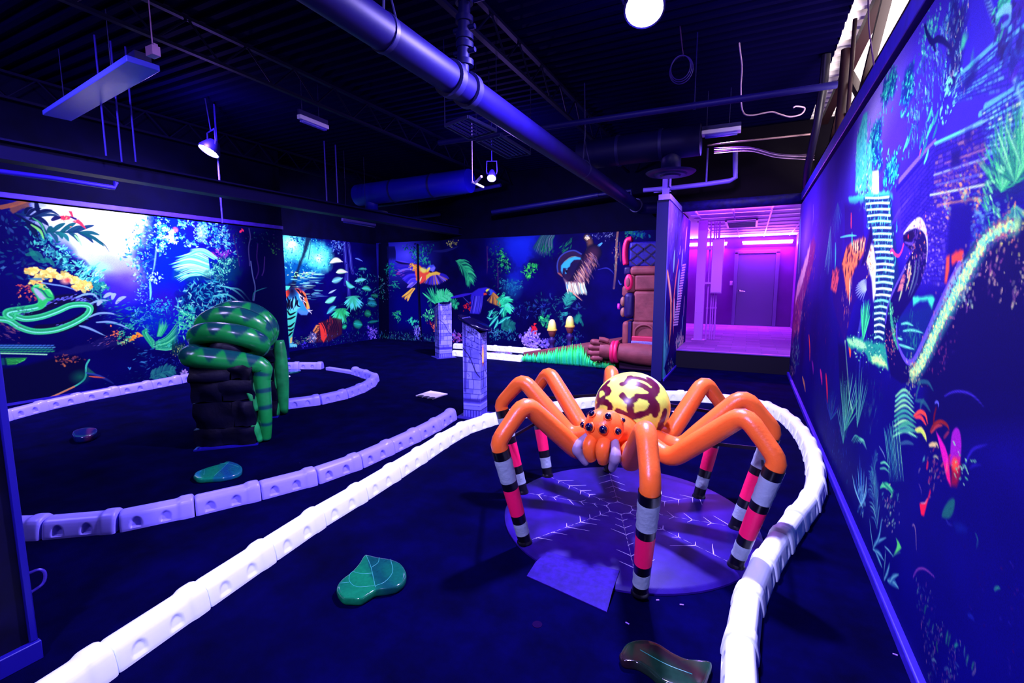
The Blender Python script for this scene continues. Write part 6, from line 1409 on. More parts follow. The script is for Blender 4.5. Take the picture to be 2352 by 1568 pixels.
# stub wall top channel
b = MB(); p = ony(1540, 425, 7.6)
b.box((-1.2, 7.62, 2.9), (0.09, 0.09, 0.45)); b.box((-1.14, 7.62, 3.02), (0.012, 0.12, 0.2)); b.box((-1.25, 7.62, 2.86), (0.25, 0.02, 0.012))
tag(b.build('steel_bracket', mat('grey_lilac', (0.12, 0.08, 0.4), 0.4, 0.5)), 'lilac steel bracket standing on the end of the stub wall', 'bracket')

# ducts
def duct(label, a, b_, r, m, drop=None):
    t = thing('air_duct', label, 'duct', a)
    k = MB(); k.tube([a, tuple((np.array(a) + np.array(b_)) / 2), b_], r, 32); k.build('duct_run', m, t, smooth='auto')
    for s in (0.35, 0.7):
        q = np.array(a) + (np.array(b_) - np.array(a)) * s
        MB().lathe([(r, -0.02), (r + 0.012, -0.02), (r + 0.012, 0.02), (r, 0.02)], q, 32, tuple(np.array(b_) - np.array(a))).build('seam_band', M_iron, t, smooth='auto')
    if drop is not None:
        x, y, z = drop
        MB().lathe([(0.13, r * -0.2), (0.13, -0.34)], (x, y, z), 24).build('drop_neck', m, t, smooth=True)
        MB().lathe([(0.0, -0.42), (0.12, -0.42), (0.14, -0.40), (0.2, -0.405), (0.22, -0.385), (0.30, -0.385), (0.33, -0.36), (0.14, -0.33)], (x, y, z), 32).build('round_diffuser', M_duct, t, smooth='auto')
duct('round blue duct left of the centre with a disc diffuser below', (-7.6, 7.95, 3.36), (-4.85, 8.0, 3.42), 0.22, mat('duct_blue', (0.003, 0.001, 0.34), 0.5, 0.3), (-7.25, 7.96, 3.36))
duct('round dark duct right of the pipe with a disc diffuser below', (-2.35, 7.0, 3.36), (-0.68, 7.0, 3.38), 0.2, mat('duct_dark', (0.002, 0.001, 0.05), 0.5, 0.2), (-1.05, 7.0, 3.36))

# ventilation grilles under the deck
def grille(label, px):
    t = thing('ceiling_grille', label, 'vent', onz(*px[0], 3.15), group='dark grilles beside the pipe')
    P = [Vector(onz(x, y, 3.15)) for x, y in px]
    b = MB()
    for i in range(4): b.bar(P[i], P[(i + 1) % 4], 0.02, 0.03)
    b.build('frame', M_iron, t)
    for i in (0, 2): MB().tube([P[i], (P[i].x, P[i].y, 4.0)], 0.005, 6).build('hanger', M_iron, t)
    s = MB()
    for k in range(1, 6):
        a = P[0].lerp(P[1], k / 6); c = P[3].lerp(P[2], k / 6); s.bar(a, c, 0.014, 0.012)
    s.build('bars', mat('grille_bar', (0.02, 0.008, 0.22), 0.4, 0.5), t)
grille('dark barred grille below the pipe, nearer of the two', [(1022, 288), (1075, 268), (1140, 300), (1078, 318)])
grille('dark barred grille below the pipe, further of the two', [(1094, 323), (1150, 310), (1218, 352), (1166, 362)])

# strip lights that are switched off
def strip_light(label, a, b_, w, body, fancy=True):
    a, b_ = Vector(a), Vector(b_)
    t = thing('strip_light', label, 'light fixture', (a + b_) / 2)
    up = Vector((0, 0, 1))
    k = MB(); k.bar(a, b_, w, 0.05); k.build('reflector', body, t, bevel=0.006)
    MB().bar(a + up * 0.055, b_ + up * 0.055, w * 0.5, 0.06).build('housing', M_iron, t)
    d = (b_ - a).normalized(); s = d.cross(up).normalized()
    for q in ((-1, 1) if fancy else ()): MB().tube([a + d * 0.04 + s * q * w * 0.25 - up * 0.04, b_ - d * 0.04 + s * q * w * 0.25 - up * 0.04], 0.013, 10).build('tube', mat('dead_tube', (0.16, 0.12, 0.85), 0.25, 0.5), t, smooth=True)
    for e in (a + d * (b_ - a).length * 0.12, b_ - d * (b_ - a).length * 0.3): MB().tube([e + up * 0.08, (e.x, e.y, 3.98)], 0.004, 6).build('hanger', M_iron, t)
strip_light('long unlit strip light hanging upper left', onz(131, 266, 3.35), onz(330, 145, 3.35), 0.24, mat('strip_blue', (0.07, 0.08, 0.95), 0.3, 0.4), False)
strip_light('short violet strip light above the end of the right duct', onz(1612, 308, 3.45), onz(1702, 297, 3.45), 0.16, M_white)
spot('strip_fill', (-0.36, 7.1, 3.36), (-0.3, 7.6, 0.5), 260, R(170), 1.0, 0.1, (0.45, 0.22, 1.0))  # spot added under the fixture to brighten the stub mural
strip_light('slim pale strip light beyond the girder on the left', onx(786, 504, -7.0), onx(862, 517, -7.0), 0.05, mat('strip_lilac', (0.3, 0.2, 0.85), 0.4, 0.5))
q_ = Vector(onx(824, 511, -7.0)); spot('strip_fill', q_ - Vector((0.1, 0, 0.08)), (-9.0, 8.3, 1.3), 260, R(150), 1.0, 0.08)  # extra spot added beside this fixture so the tiger mural reads brighter
strip_light('narrow unlit strip light left of the pipe', onz(686, 267, 3.5), onz(752, 293, 3.5), 0.06, M_white)
p0 = np.array(onz(352, 125, 3.25))
b = MB(); b.box(p0 + np.array([0, 0, 0.02]), (0.09, 0.06, 0.07)); b.box(p0 + np.array([0.03, 0, 0.06]), (0.03, 0.03, 0.02)); b.tube([p0 + np.array([0, 0, 0.05]), (p0[0], p0[1], 4.0)], 0.005, 6)
tag(b.build('ballast_box', mat('pink_white_metal', (0.45, 0.22, 0.55), 0.4, 0.5), bevel=0.006), 'small pinkish metal box beyond the end of the long strip light', 'electrical box')

# thin hanging rods on the left
for k, (x, y0, y1) in enumerate([(238, 222, 358), (274, 200, 372), (306, 275, 372), (505, 452, 512), (745, 405, 470), (770, 400, 468)]):
    X = -6.1 if k < 3 else -6.9
    a = onx(x, y0, X); c = onx(x + 6, y1, X)
    a = (c[0], c[1], 4.0)
    tag(MB().tube([a, c], 0.009 if k < 3 else 0.012, 8).build('hanging_rod', mat('rod_blue', (0.02, 0.008, 0.32), 0.4, 0.5)), ['thin hanging rod below the long strip light, leftmost', 'thin hanging rod below the long strip light, middle', 'thin hanging rod left of the left flood light', 'thin rod dropping to the top of the left mural', 'left of two rods beside the left duct', 'right of two rods beside the left duct'][k], 'rod')

# wires
def wire(label, pts, r, m, name='cable'):
    b = MB(); b.tube(smooth_path(pts, 6), r, 6)
    return tag(b.build(name, m, smooth=True), label, 'cable')
M_wire = mat('white_cable', (0.55, 0.35, 0.55), 0.4, 0.4)
M_dwire = mat('dark_cable', (0.05, 0.015, 0.09), 0.5, 0.4)
D = lambda lst, d: [at_depth(x, y, d) for x, y in lst]
wire('long white cable dangling from the ceiling right of the flood light', D([(1706, -90), (1704, -20), (1712, 20), (1698, 85), (1704, 150), (1702, 200), (1705, 252), (1722, 265), (1770, 257), (1790, 262), (1815, 268), (1840, 262), (1848, 248), (1830, 244), (1822, 247)], 5.0), 0.008, M_wire)
wire('pale straight conduit cable toward the corner of the right mural', D([(1625, 334), (1700, 325), (1880, 306)], 6.2), 0.012, mat('tan_cable', (0.25, 0.14, 0.16), 0.5, 0.4))
for k in range(4):
    wire(['bundle cable along the opening top, uppermost', 'bundle cable along the opening top, second', 'bundle cable along the opening top, third', 'bundle cable along the opening top, lowest'][k], D([(1640, 340 + 4 * k), (1720, 338 + 3 * k), (1780, 352 + 3 * k), (1830, 356 + 3 * k), (1870, 352 + 5 * k)], 6.4 + 0.05 * k), 0.006, [M_dwire, M_wire][k % 2])
for k in range(3):
    c_ = np.array(at_depth(1563, 155, 4.6)); n_ = 26
    pts = [c_ + np.array([0.09 * math.cos(a) * (1 + 0.1 * k), 0.03 * k, 0.11 * math.sin(a) * (1 + 0.08 * k)]) for a in np.linspace(0, 2 * PI, n_)]
    wire(['coiled dark cable hanging right of the flood light, inner loop', 'coiled dark cable hanging right of the flood light, middle loop', 'coiled dark cable hanging right of the flood light, outer loop'][k], pts, 0.005, mat('coil_blue', (0.02, 0.008, 0.16), 0.5, 0.4))
wire('dark cable rising from the coil to the ceiling', D([(1562, 60), (1566, 100), (1570, 130)], 4.6), 0.006, M_dwire)

# steel at the bright corner, top right
t = thing('steel_truss', 'dark steel girder with sloping braces along the top of the right mural wall', 'girder', (0.86, 4, 3.3))
XB = 0.88
k = MB(); k.bar((XB, 1.0, 3.93), (XB, 8.9, 3.93), 0.10, 0.08); k.build('top_chord', mat('brown_steel', (0.012, 0.003, 0.006), 0.5, 0.2), t)
k = MB(); k.bar((XB, 1.0, 3.28), (XB, 8.9, 3.28), 0.12, 0.05); k.build('bottom_chord', mat('brown_steel', (0, 0, 0)), t)
for y0, y1 in ((2.9, 4.0), (4.0, 5.0), (5.9, 5.0), (5.9, 6.9), (7.9, 6.9)):
    MB().bar((XB, y0, 3.3), (XB, y1, 3.9), 0.07, 0.07).build('brace', mat('brown_steel', (0, 0, 0)), t)
b = MB(); b.box((1.09, 4.4, 2.4), (0.012, 0.22, 3.2)); b.box((1.09, 4.29, 2.4), (0.2, 0.012, 3.2)); b.box((1.09, 4.51, 2.4), (0.2, 0.012, 3.2)); 
tag(b.build('steel_column', mat('grey_steel', (0.03, 0.012, 0.016), 0.5, 0.2)), 'brown steel column standing behind the right mural wall against the bright ceiling', 'column')
pipe('dark vertical pipe standing at the far end of the bright corner', [(0.78, 6.4, 2.95), (0.78, 6.4, 3.3), (0.78, 6.38, 3.95)], 0.045, mat('brown_steel', (0, 0, 0)))
pipe('slim dark rod beside the vertical pipe at the bright corner', [(0.74, 5.6, 2.95), (0.735, 5.6, 3.9)], 0.018, mat('brown_steel', (0, 0, 0)))
pipe('dark pipe sloping down along the end of the right mural wall', [(0.66, 8.4, 2.92), (0.62, 7.8, 3.05), (0.62, 7.0, 3.4), (0.62, 6.6, 3.7), (0.62, 6.55, 4.0)], 0.045, mat('black_pipe', (0.002, 0.0008, 0.012), 0.4, 0.3))
wire('thin brown cable hanging across the steel column', D([(1994, -10), (1996, 60), (2002, 110), (2010, 170)], 3.7), 0.006, M_dwire)

# flood lights
M_lens = mat('lit_lens', (0.8, 0.8, 1.0), 0.3, 0.3, emit=(0.75, 0.66, 1.0), estr=22.0)
def flood(label, p, target, rad, power, size=R(155), blend=1.0, face=None):
    p, q = Vector(p), Vector(target)
    d = (q - p).normalized() if face is None else Vector(face).normalized()
    t = thing('flood_light', label, 'light', p)
    MB().lathe([(0.0, -0.16), (rad * 0.55, -0.15), (rad * 0.8, -0.10), (rad * 1.1, -0.02), (rad * 1.12, 0.012), (rad * 1.02, 0.014), (rad * 1.0, 0.0)], p, 28, d).build('housing', M_iron, t, smooth='auto')
    MB().lathe([(rad * 1.0, 0.002), (rad * 0.8, 0.010), (0.0, 0.016)], p, 28, d).build('lens', M_lens, t, smooth=True)
    u = Vector((0, 0, 1)); s = d.cross(u).normalized()
    b = MB(); b.tube([p - d * 0.08 + s * rad * 1.12, p - d * 0.08 + s * rad * 1.3 + u * 0.05, p - d * 0.08 + s * rad * 1.2 + u * 0.2, p - d * 0.08 - s * rad * 1.2 + u * 0.2, p - d * 0.08 - s * rad * 1.3 + u * 0.05, p - d * 0.08 - s * rad * 1.12], 0.01, 8); b.tube([p - d * 0.08 + u * 0.2, Vector((p.x, p.y, 3.98)) - d * 0.08 * 0], 0.008, 8)
    b.build('yoke', M_iron, t, smooth='auto')
    spot('flood_lamp', p + d * 0.03, q, power, size, blend, rad, parent=t)
    sp_ = bpy.data.lights.new('flood_spill', 'POINT'); sp_.energy = power * 0.03; sp_.color = (0.3, 0.15, 1.0); sp_.shadow_soft_size = 0.05
    so_ = bpy.data.objects.new('flood_spill', sp_); COL.objects.link(so_); so_.location = p + Vector((0.16, -0.16, 0.12)); so_.parent = t; so_.matrix_parent_inverse = t.matrix_world.inverted()
flood('round flood light glaring at the top centre right of the ceiling', onz(1480, 18, 3.4), (-1.5, 3.5, 0.3), 0.125, 900, R(164), 0.55, face=(0.1, -0.6, -1))
flood('round flood light glaring over the left mural', onz(480, 346, 3.3), (-7.9, 4.0, 0.6), 0.125, 620, R(168), face=(-0.15, -0.55, -1))
flood('small flood light beside the left duct near the back wall', onz(1129, 408, 3.15), (-4.0, 8.9, 0.6), 0.065, 1050, R(168), face=(0.3, -0.7, -1))
# bright bracket beside the small flood
q0 = Vector(onz(1085, 418, 3.1)); b = MB(); b.bar(q0, Vector(onz(1110, 430, 3.1)), 0.03, 0.03); b.bar(Vector(onz(1092, 420, 3.1)), Vector(onz(1106, 405, 3.15)), 0.03, 0.03); b.tube([q0, (q0.x, q0.y, 4.0)], 0.006, 6)
tag(b.build('light_bracket', M_white), 'white bracket lit up beside the small flood light', 'bracket')
# ------------------------------------------------------------------ helpers for coloured meshes
def set_colors(o, cols):
    """per-vertex albedo on an object whose mesh has not been re-ordered"""
    me = o.data
    at = me.attributes.new('Col', 'FLOAT_COLOR', 'POINT')
    cc = np.ones((len(me.vertices), 4), np.float32); cc[:, :3] = cols
    at.data.foreach_set('color', cc.ravel())

def raw(name, verts, faces, m, parent=None, smooth=True):
    me = bpy.data.meshes.new(name); me.from_pydata([tuple(map(float, v)) for v in verts], [], [tuple(map(int, f)) for f in faces]); me.update()
    if smooth:
        me.polygons.foreach_set('use_smooth', [True] * len(me.polygons))
    o = bpy.data.objects.new(name, me); COL.objects.link(o); me.materials.append(m)
    if parent is not None:
        o.parent = parent; o.matrix_parent_inverse = parent.matrix_world.inverted()
    return o

def coords(o):
    a = np.empty(len(o.data.vertices) * 3, np.float32); o.data.vertices.foreach_get('co', a); return a.reshape(-1, 3)

def round_path(pts, rad, n=6):
    """polyline with rounded corners"""
    P = [Vector(p) for p in pts]; out = [P[0]]
    for i in range(1, len(P) - 1):
        a, b, c = P[i - 1], P[i], P[i + 1]
        r1 = min(rad, (a - b).length * 0.45); r2 = min(rad, (c - b).length * 0.45)
        s = b + (a - b).normalized() * r1; e = b + (c - b).normalized() * r2
        for k in range(n + 1):
            t = k / n; out.append(s * (1 - t) ** 2 + b * 2 * t * (1 - t) + e * t * t)
    out.append(P[-1]); return out

def resample(pts, n):
    P = np.array([np.asarray(p, float) for p in pts]); L = np.r_[0, np.cumsum(np.linalg.norm(np.diff(P, axis=0), axis=1))]
    t = np.linspace(0, L[-1], n)
    return np.stack([np.interp(t, L, P[:, i]) for i in range(P.shape[1])], -1)

# ------------------------------------------------------------------ the giant spider
E_S = 3.2
M_orange = mat('fluorescent_orange', (0.92, 0.150, 0.018), 0.34, 0.35, noise=0.05, scale=9, bump=0.12, bscale=70)
M_sblack = mat('gloss_black', (0.0015, 0.001, 0.004), 0.3, 0.5)
M_swhite = mat('pale_band', (0.28, 0.36, 0.40), 0.55, 0.3, bump=0.35, bscale=45)
M_pink = mat('fluorescent_pink', (0.92, 0.006, 0.10), 0.5, 0.3, bump=0.15, bscale=60)
M_lilac = mat('lilac_palp', (0.28, 0.22, 0.34), 0.45, 0.35)
SC = np.array([-0.67, 2.95]); HEAD = R(-98.5); hv = np.array([math.cos(HEAD), math.sin(HEAD)]); sv = np.array([-hv[1], hv[0]])
BASE = 0.03
spider = thing('giant_spider', 'giant orange spider with yellow and brown abdomen and striped legs on a violet disc', 'spider', (SC[0], SC[1], BASE))
def sp(f, s, z): return Vector((SC[0] + hv[0] * f + sv[0] * s, SC[1] + hv[1] * f + sv[1] * s, z))
Rh = Matrix.Rotation(HEAD, 3, 'Z')
M_abd = attr_mat('abdomen_paint', 0.3, 0.45, 0.04, 60.0)
AC = sp(-0.14, 0.0, 0.70); AR = np.array([0.25, 0.24, 0.222])
b = MB(); b.ball(AC, tuple(AR), 200, 120, Rh)
ab = raw('abdomen', b.v, b.f, M_abd, spider)
def on_abdomen(px, py):
    d = ray(px, py); Q = np.array(Rh.transposed()); o_ = Q @ (_o - np.array(AC)) / AR; dd = Q @ d / AR
    A_, B_, C_ = dd @ dd, 2 * o_ @ dd, o_ @ o_ - 1; D_ = B_ * B_ - 4 * A_ * C_
    s = (-B_ - math.sqrt(max(D_, 0))) / (2 * A_); return _o + d * s
zz = lambda p: (1300 + p[0] / 5.807, 830 + p[1] / 5.807)
strokes = [([(560, 275), (500, 340), (530, 360), (565, 400), (548, 430)], .014), ([(500, 330), (440, 400), (420, 470), (440, 550), (400, 620)], .013), ([(500, 490), (450, 540), (540, 545), (590, 600), (580, 650)], .012), ([(380, 430), (350, 500)], .008),
           ([(860, 200), (815, 270), (750, 300)], .012), ([(860, 215), (960, 220), (1050, 245), (1140, 300), (1190, 350)], .012), ([(825, 270), (930, 295), (1020, 318), (1100, 370), (1150, 420)], .014), ([(1120, 240), (1200, 310), (1200, 370), (1150, 440), (1140, 500), (1180, 560), (1215, 610), (1190, 690)], .018),
           ([(750, 450), (800, 510), (860, 540), (910, 510), (960, 462), (1040, 468), (1130, 470)], .012), ([(860, 540), (858, 640), (860, 740), (800, 720), (690, 668)], .014), ([(860, 745), (960, 720), (1080, 680), (1130, 640), (1150, 580)], .013), ([(1320, 690), (1290, 780), (1260, 870), (1300, 930), (1345, 860)], .02), ([(1250, 960), (1300, 980)], .018)]
P_ = coords(ab).astype(float); best = np.full(len(P_), 1.0)
lines = []
for q, w in strokes:
    pts = np.array([on_abdomen(*zz(p)) for p in q]); lines.append((np.array(smooth_path(pts, 4)), w))
a0 = np.array(AC)
for ln, w in list(lines):        # the far side carries the same kind of net
    m_ = ln.copy(); m_[:, :2] = 2 * a0[:2] - m_[:, :2]; lines.append((m_, w))
wob = np.sin(P_[:, 0] * 90 + 2 * np.sin(P_[:, 2] * 70)) * np.sin(P_[:, 2] * 80 + P_[:, 1] * 60) * 0.0035
for ln, w in lines:
    for i in range(len(ln) - 1):
        d = ln[i + 1] - ln[i]; L = d @ d + 1e-12
        t = np.clip(((P_ - ln[i]) @ d) / L, 0, 1); D = np.linalg.norm(P_ - ln[i] - t[:, None] * d, axis=1) - w * 1.6
        best = np.minimum(best, D)
k_ = np.clip((best + wob) / 0.004 + 0.5, 0, 1)[:, None]
yel = np.array([0.66, 0.90, 0.09]); brn = np.array([0.085, 0.003, 0.02])
set_colors(ab, brn * (1 - k_) + yel * k_)
# thorax and head
b = MB(); b.ball(sp(0.10, 0, 0.60), (0.17, 0.135, 0.11), 40, 24, Rh); b.build('thorax', M_orange, spider, smooth=True)
HC = sp(0.30, 0.0, 0.672)
b = MB(); b.ball((0, 0, 0), (0.108, 0.114, 0.108), 48, 32)
hvx = []
for v in b.v:
    x, y, z = v
    g = math.exp(-((y / 0.03) ** 2)) * max(0, z / 0.108) * 0.012          # groove over the crown
    jaw = max(0, -z / 0.108) * 0.018 * (1 if x > 0 else 0)                # brow overhanging the jaws
    hvx.append(HC + Rh @ Vector((x + jaw * 0.4, y, z - g)))
b.v = [tuple(v) for v in hvx]
b.build('head', M_orange, spider, smooth=True)
def on_head(az, el):
    d = Vector((math.cos(el) * math.cos(az), math.cos(el) * math.sin(az), math.sin(el)))
    return HC + Rh @ Vector((d.x * 0.108, d.y * 0.114, d.z * 0.108)), Rh @ d
for az, el, r in ((-20, 8, 0.024), (20, 8, 0.024), (-62, 2, 0.019), (62, 2, 0.019), (-36, 46, 0.019), (36, 46, 0.019), (-100, 26, 0.014), (100, 26, 0.014)):
    p, n_ = on_head(R(az), R(el))
    b = MB(); b.ball(p + n_ * r * 0.45, r, 20, 14); b.build('eye', mat('eye_black', (0.002, 0.001, 0.02), 0.08, 0.6), spider, smooth=True)
    b = MB(); b.lathe([(r * 1.0, -0.004), (r * 1.3, 0.0), (r * 1.12, 0.006), (r * 0.9, 0.006)], p, 20, n_); b.build('eye_socket', M_orange, spider, smooth=True)
for s in (-1, 1):
    pts = [sp(0.365, s * 0.036, 0.62), sp(0.405, s * 0.04, 0.585), sp(0.405, s * 0.04, 0.54), sp(0.385, s * 0.036, 0.495)]
    MB().tube(smooth_path(pts, 4), [0.029 + 0.011 * math.sin(PI * min(1, 0.15 + t)) for t in np.linspace(0, 0.8, 13)], 16).build('fang', M_orange, spider, smooth='auto')
    pts = [sp(0.34, s * 0.085, 0.61), sp(0.40, s * 0.115, 0.565), sp(0.405, s * 0.115, 0.53), sp(0.37, s * 0.085, 0.465), sp(0.365, s * 0.08, 0.445)]
    pl = smooth_path(pts, 4)
    MB().tube(pl, [0.014 + 0.012 * math.sin(PI * t) + 0.006 * (t < 0.55) for t in np.linspace(0.05, 0.95, len(pl))], 14).build('palp', M_lilac, spider, smooth='auto')
# legs
FEET = [(1205, 1245), (1470, 1362), (1690, 1298), (1258, 1092), (1398, 1080), (1605, 1140), (1200, 1130), (1690, 1210)]
BANDS = [(0, .09, M_sblack, 'black_band'), (.09, .33, M_swhite, 'white_band'), (.33, .41, M_sblack, 'black_band'), (.41, .69, M_pink, 'pink_band'), (.69, .78, M_sblack, 'black_band'), (.78, .91, M_swhite, 'white_band'), (.91, 1, M_sblack, 'black_band')]
knees = []
for fx, fy in FEET:
    f = onz(fx, fy, BASE)[:2]; rf = np.linalg.norm(f - SC); d = (f - SC) / rf
    P3 = lambda r_, z: Vector((SC[0] + d[0] * r_, SC[1] + d[1] * r_, z))
    A_ = P3(0.05, 0.60); B_ = P3(0.345, 0.485); K_ = P3(rf, 0.845); S_ = P3(rf + 0.17, 0.655); F_ = Vector((f[0], f[1], BASE + 0.012))
    c0 = S_ + (F_ - S_).normalized() * 0.045
    path = round_path([A_, B_, K_, S_, c0], 0.07, 7)
    path = resample(path, 44); tt = np.linspace(0, 1, 44)
    rr = [0.046 + 0.012 * math.sin(PI * min(1, t * 1.15)) for t in tt]
    leg = MB().tube(path, rr, 20).build('leg', M_orange, spider, smooth='auto')
    knees.append((S_, F_))
    L0 = c0; 
    for t0, t1, m_, nm in BANDS:
        n = max(3, int((t1 - t0) * 24)); pts = [L0.lerp(F_, t0 + (t1 - t0) * k / n) for k in range(n + 1)]
        rad = [0.0495 - 0.0125 * (t0 + (t1 - t0) * k / n) + (0.0008 if m_ is M_swhite else 0) + (0.0012 * math.sin(9 * k + fx) if m_ is M_swhite else 0) for k in range(n + 1)]
        MB().tube(pts, rad, 22).build(nm, m_, leg, smooth='auto')
    MB().lathe([(0.044, 0), (0.044, 0.006), (0.037, 0.02)], F_ - Vector((0, 0, 0.012)), 20).build('foot_flange', M_sblack, leg, smooth='auto')
def brace(i, j, zi, zj):
    a = knees[i][0].lerp(knees[i][1], zi); c = knees[j][0].lerp(knees[j][1], zj)
    MB().bar(a, c, 0.012, 0.022).build('brace_bar', M_sblack, spider)
for i, j, a, c in ((6, 3, .40, .36), (5, 7, .42, .20), (7, 2, .30, .30), (0, 6, .30, .30), (5, 4, .08, .08), (3, 4, .08, .08)): brace(i, j, a, c)

# the disc and the ramp in front of it
M_disc = mat('violet_disc', (0.016, 0.003, 0.14), 0.5, 0.15, noise=0.35, scale=7, bump=0.1, bscale=300)
DC = (-0.635, 2.95); DR = 0.775
t = thing('spider_disc', 'round violet platform printed with a spider web under the giant spider', 'platform', (DC[0], DC[1], 0))
MB().lathe([(DR + 0.012, 0), (DR + 0.012, 0.010), (DR, 0.022), (DR - 0.012, 0.0295), (0, 0.0295)], (DC[0], DC[1], 0), 96).build('disc', M_disc, t, smooth='auto')
wc = Vector(onz(1423, 1166, 0.030)); wb = MB(); rng = random.Random(5)
foot_dirs = sorted([(math.atan2(k[1].y - wc.y, k[1].x - wc.x), (k[1] - wc).length) for k in knees])
zt = 0.0301
def wline(p, q, w):
    p = Vector((p[0], p[1], zt)); q = Vector((q[0], q[1], zt)); n_ = (q - p).cross(Vector((0, 0, 1))).normalized() * w / 2
    wb.add([p - n_, p + n_, q + n_ * 0.3, q - n_ * 0.3], [(0, 1, 2, 3)])
for k, (a, L) in enumerate(foot_dirs):
    dd = Vector((math.cos(a), math.sin(a), 0)); a2, L2 = foot_dirs[(k + 1) % 8]; d2 = Vector((math.cos(a2), math.sin(a2), 0))
    r_ = 0.09
    while r_ < L * 0.95:
        seg = 0.03 + 0.05 * rng.random(); wline(wc + dd * r_, wc + dd * min(L, r_ + seg), 0.0035); wline(wc + dd * (r_ + seg), wc + dd * r_, 0.0022); r_ += seg
    for rr in (0.09, 0.17, 0.26, 0.34, 0.45, 0.56, 0.67):
        if rr < L * 0.97:
            p = wc + dd * rr; q = wc + d2 * min(rr, L2); mid = (p + q) / 2 * 1.0; mid = wc + (mid - wc) * 0.9
            e = 1.0 if rr < 0.1 else 0.22 + 0.5 * rng.random()
            wline(p, p.lerp(mid, e), 0.006)
            if rng.random() < 0.85: wline(q, q.lerp(mid, e), 0.006)
            wline(p + dd * 0.012, p - dd * 0.012, 0.008)
raw('web_print', wb.v, wb.f, mat('web_white', (0.5, 0.42, 0.8), 0.6, 0.2), t, smooth=False)
A_, B_, C_, D_ = [Vector(onz(x, y, z)) for x, y, z in ((1210, 1324, 0.0), (1394, 1407, 0.0), (1423, 1312, 0.0312), (1256, 1268, 0.0312))]
E_, F_ = B_.lerp(C_, 0.42), A_.lerp(D_, 0.42); E_.z = F_.z = 0.0308; up = Vector((0, 0, 0.005))
b = MB(); b.add([A_, B_, E_, C_, D_, F_] + [q + up for q in (A_, B_, E_, C_, D_, F_)], [(0, 5, 2, 1), (5, 4, 3, 2), (6, 7, 8, 11), (11, 8, 9, 10)] + [(i, (i + 1) % 6, 6 + (i + 1) % 6, 6 + i) for i in range(6)])
tag(b.build('ramp_board', mat('ramp_blue', (0.014, 0.002, 0.15), 0.6, 0.1, noise=0.3, scale=30, bump=0.15, bscale=400)), 'flat violet blue ramp board leading up to the spider disc', 'ramp')

# ------------------------------------------------------------------ kerb sections
M_kerb = mat('lavender_kerb', (0.29, 0.25, 0.95), 0.35, 0.45, noise=0.06, scale=8)
M_kerbw = mat('bright_white_kerb', (0.84, 0.98, 0.95), 0.45, 0.35)
def kerb_mesh(m, L=0.405, dep=0.016):
    """one moulded kerb unit along +x from 0: rounded top, bell end, two arched hollows on each long side"""
    prof = [(0.066, 0.0), (0.066, 0.012), (0.062, 0.04), (0.057, 0.066), (0.052, 0.085), (0.045, 0.099), (0.034, 0.109), (0.018, 0.1145), (0.0, 0.116)]
    half = []
    for i in range(len(prof) - 1):
        for k in range(3):
            t = k / 3; half.append((prof[i][0] + (prof[i + 1][0] - prof[i][0]) * t, prof[i][1] + (prof[i + 1][1] - prof[i][1]) * t))
    half.append(prof[-1])
    full = [(-y, z) for y, z in half] + [(y, z) for y, z in half[::-1]][1:]
    xs = np.linspace(0, L, 61); n = len(full); v = []; f = []
    for x in xs:
        bell = 1.0 + 0.10 * (1 / (1 + math.exp(-(x - (L - 0.085)) / 0.006)))
        edge = 1.0 - 0.10 * math.exp(-min(x, L - x) / 0.006)
        for y, z in full:
            q = 0.0
            for s0 in (0.085, 0.245):
                dx = (x - s0) / 0.032; dz = (z - 0.014) / 0.062
                if 0 < dz < 1.25 and abs(dx) < 1.3:
                    ins = 1 - math.sqrt(dx * dx * 1.0 + max(0, dz - 0.35) ** 2 / 0.42) if dz > 0.35 else 1 - abs(dx)
                    q = max(q, min(1, max(0, ins * 4.0)))
            yy = y * bell * edge; zz_ = z * (bell if z > 0.01 else 1) * (edge if z > 0.01 else 1)
            yy -= math.copysign(dep * q, y) if abs(y) > 0.02 else 0
            v.append((x, yy, zz_))
    for i in range(len(xs) - 1):
        for k in range(n - 1): f.append((i * n + k, i * n + k + 1, (i + 1) * n + k + 1, (i + 1) * n + k))
        f.append((i * n + n - 1, i * n, (i + 1) * n, (i + 1) * n + n - 1))
    f.append(tuple(range(n))[::-1]); f.append(tuple((len(xs) - 1) * n + k for k in range(n)))
    me = bpy.data.meshes.new('kerb_section'); me.from_pydata(v, [], [x[::-1] for x in f]); me.update(); me.materials.append(m)
    bm = bmesh.new(); bm.from_mesh(me); bmesh.ops.recalc_face_normals(bm, faces=bm.faces); bm.to_mesh(me); bm.free()
    me.polygons.foreach_set('use_smooth', [True] * len(me.polygons)); me.set_sharp_from_angle(angle=R(50))
    return me
KM_L, KM_W = kerb_mesh(M_kerb), kerb_mesh(M_kerbw, dep=0.007)
ORD = ['first', 'second', 'third', 'fourth', 'fifth', 'sixth', 'seventh', 'eighth', 'ninth', 'tenth', 'eleventh', 'twelfth', 'thirteenth', 'fourteenth', 'fifteenth', 'sixteenth', 'seventeenth', 'eighteenth', 'nineteenth', 'twentieth', 'twenty first', 'twenty second', 'twenty third', 'twenty fourth', 'twenty fifth', 'twenty sixth', 'twenty seventh', 'twenty eighth', 'twenty ninth', 'thirtieth', 'thirty first', 'thirty second', 'thirty third', 'thirty fourth', 'thirty fifth', 'thirty sixth']
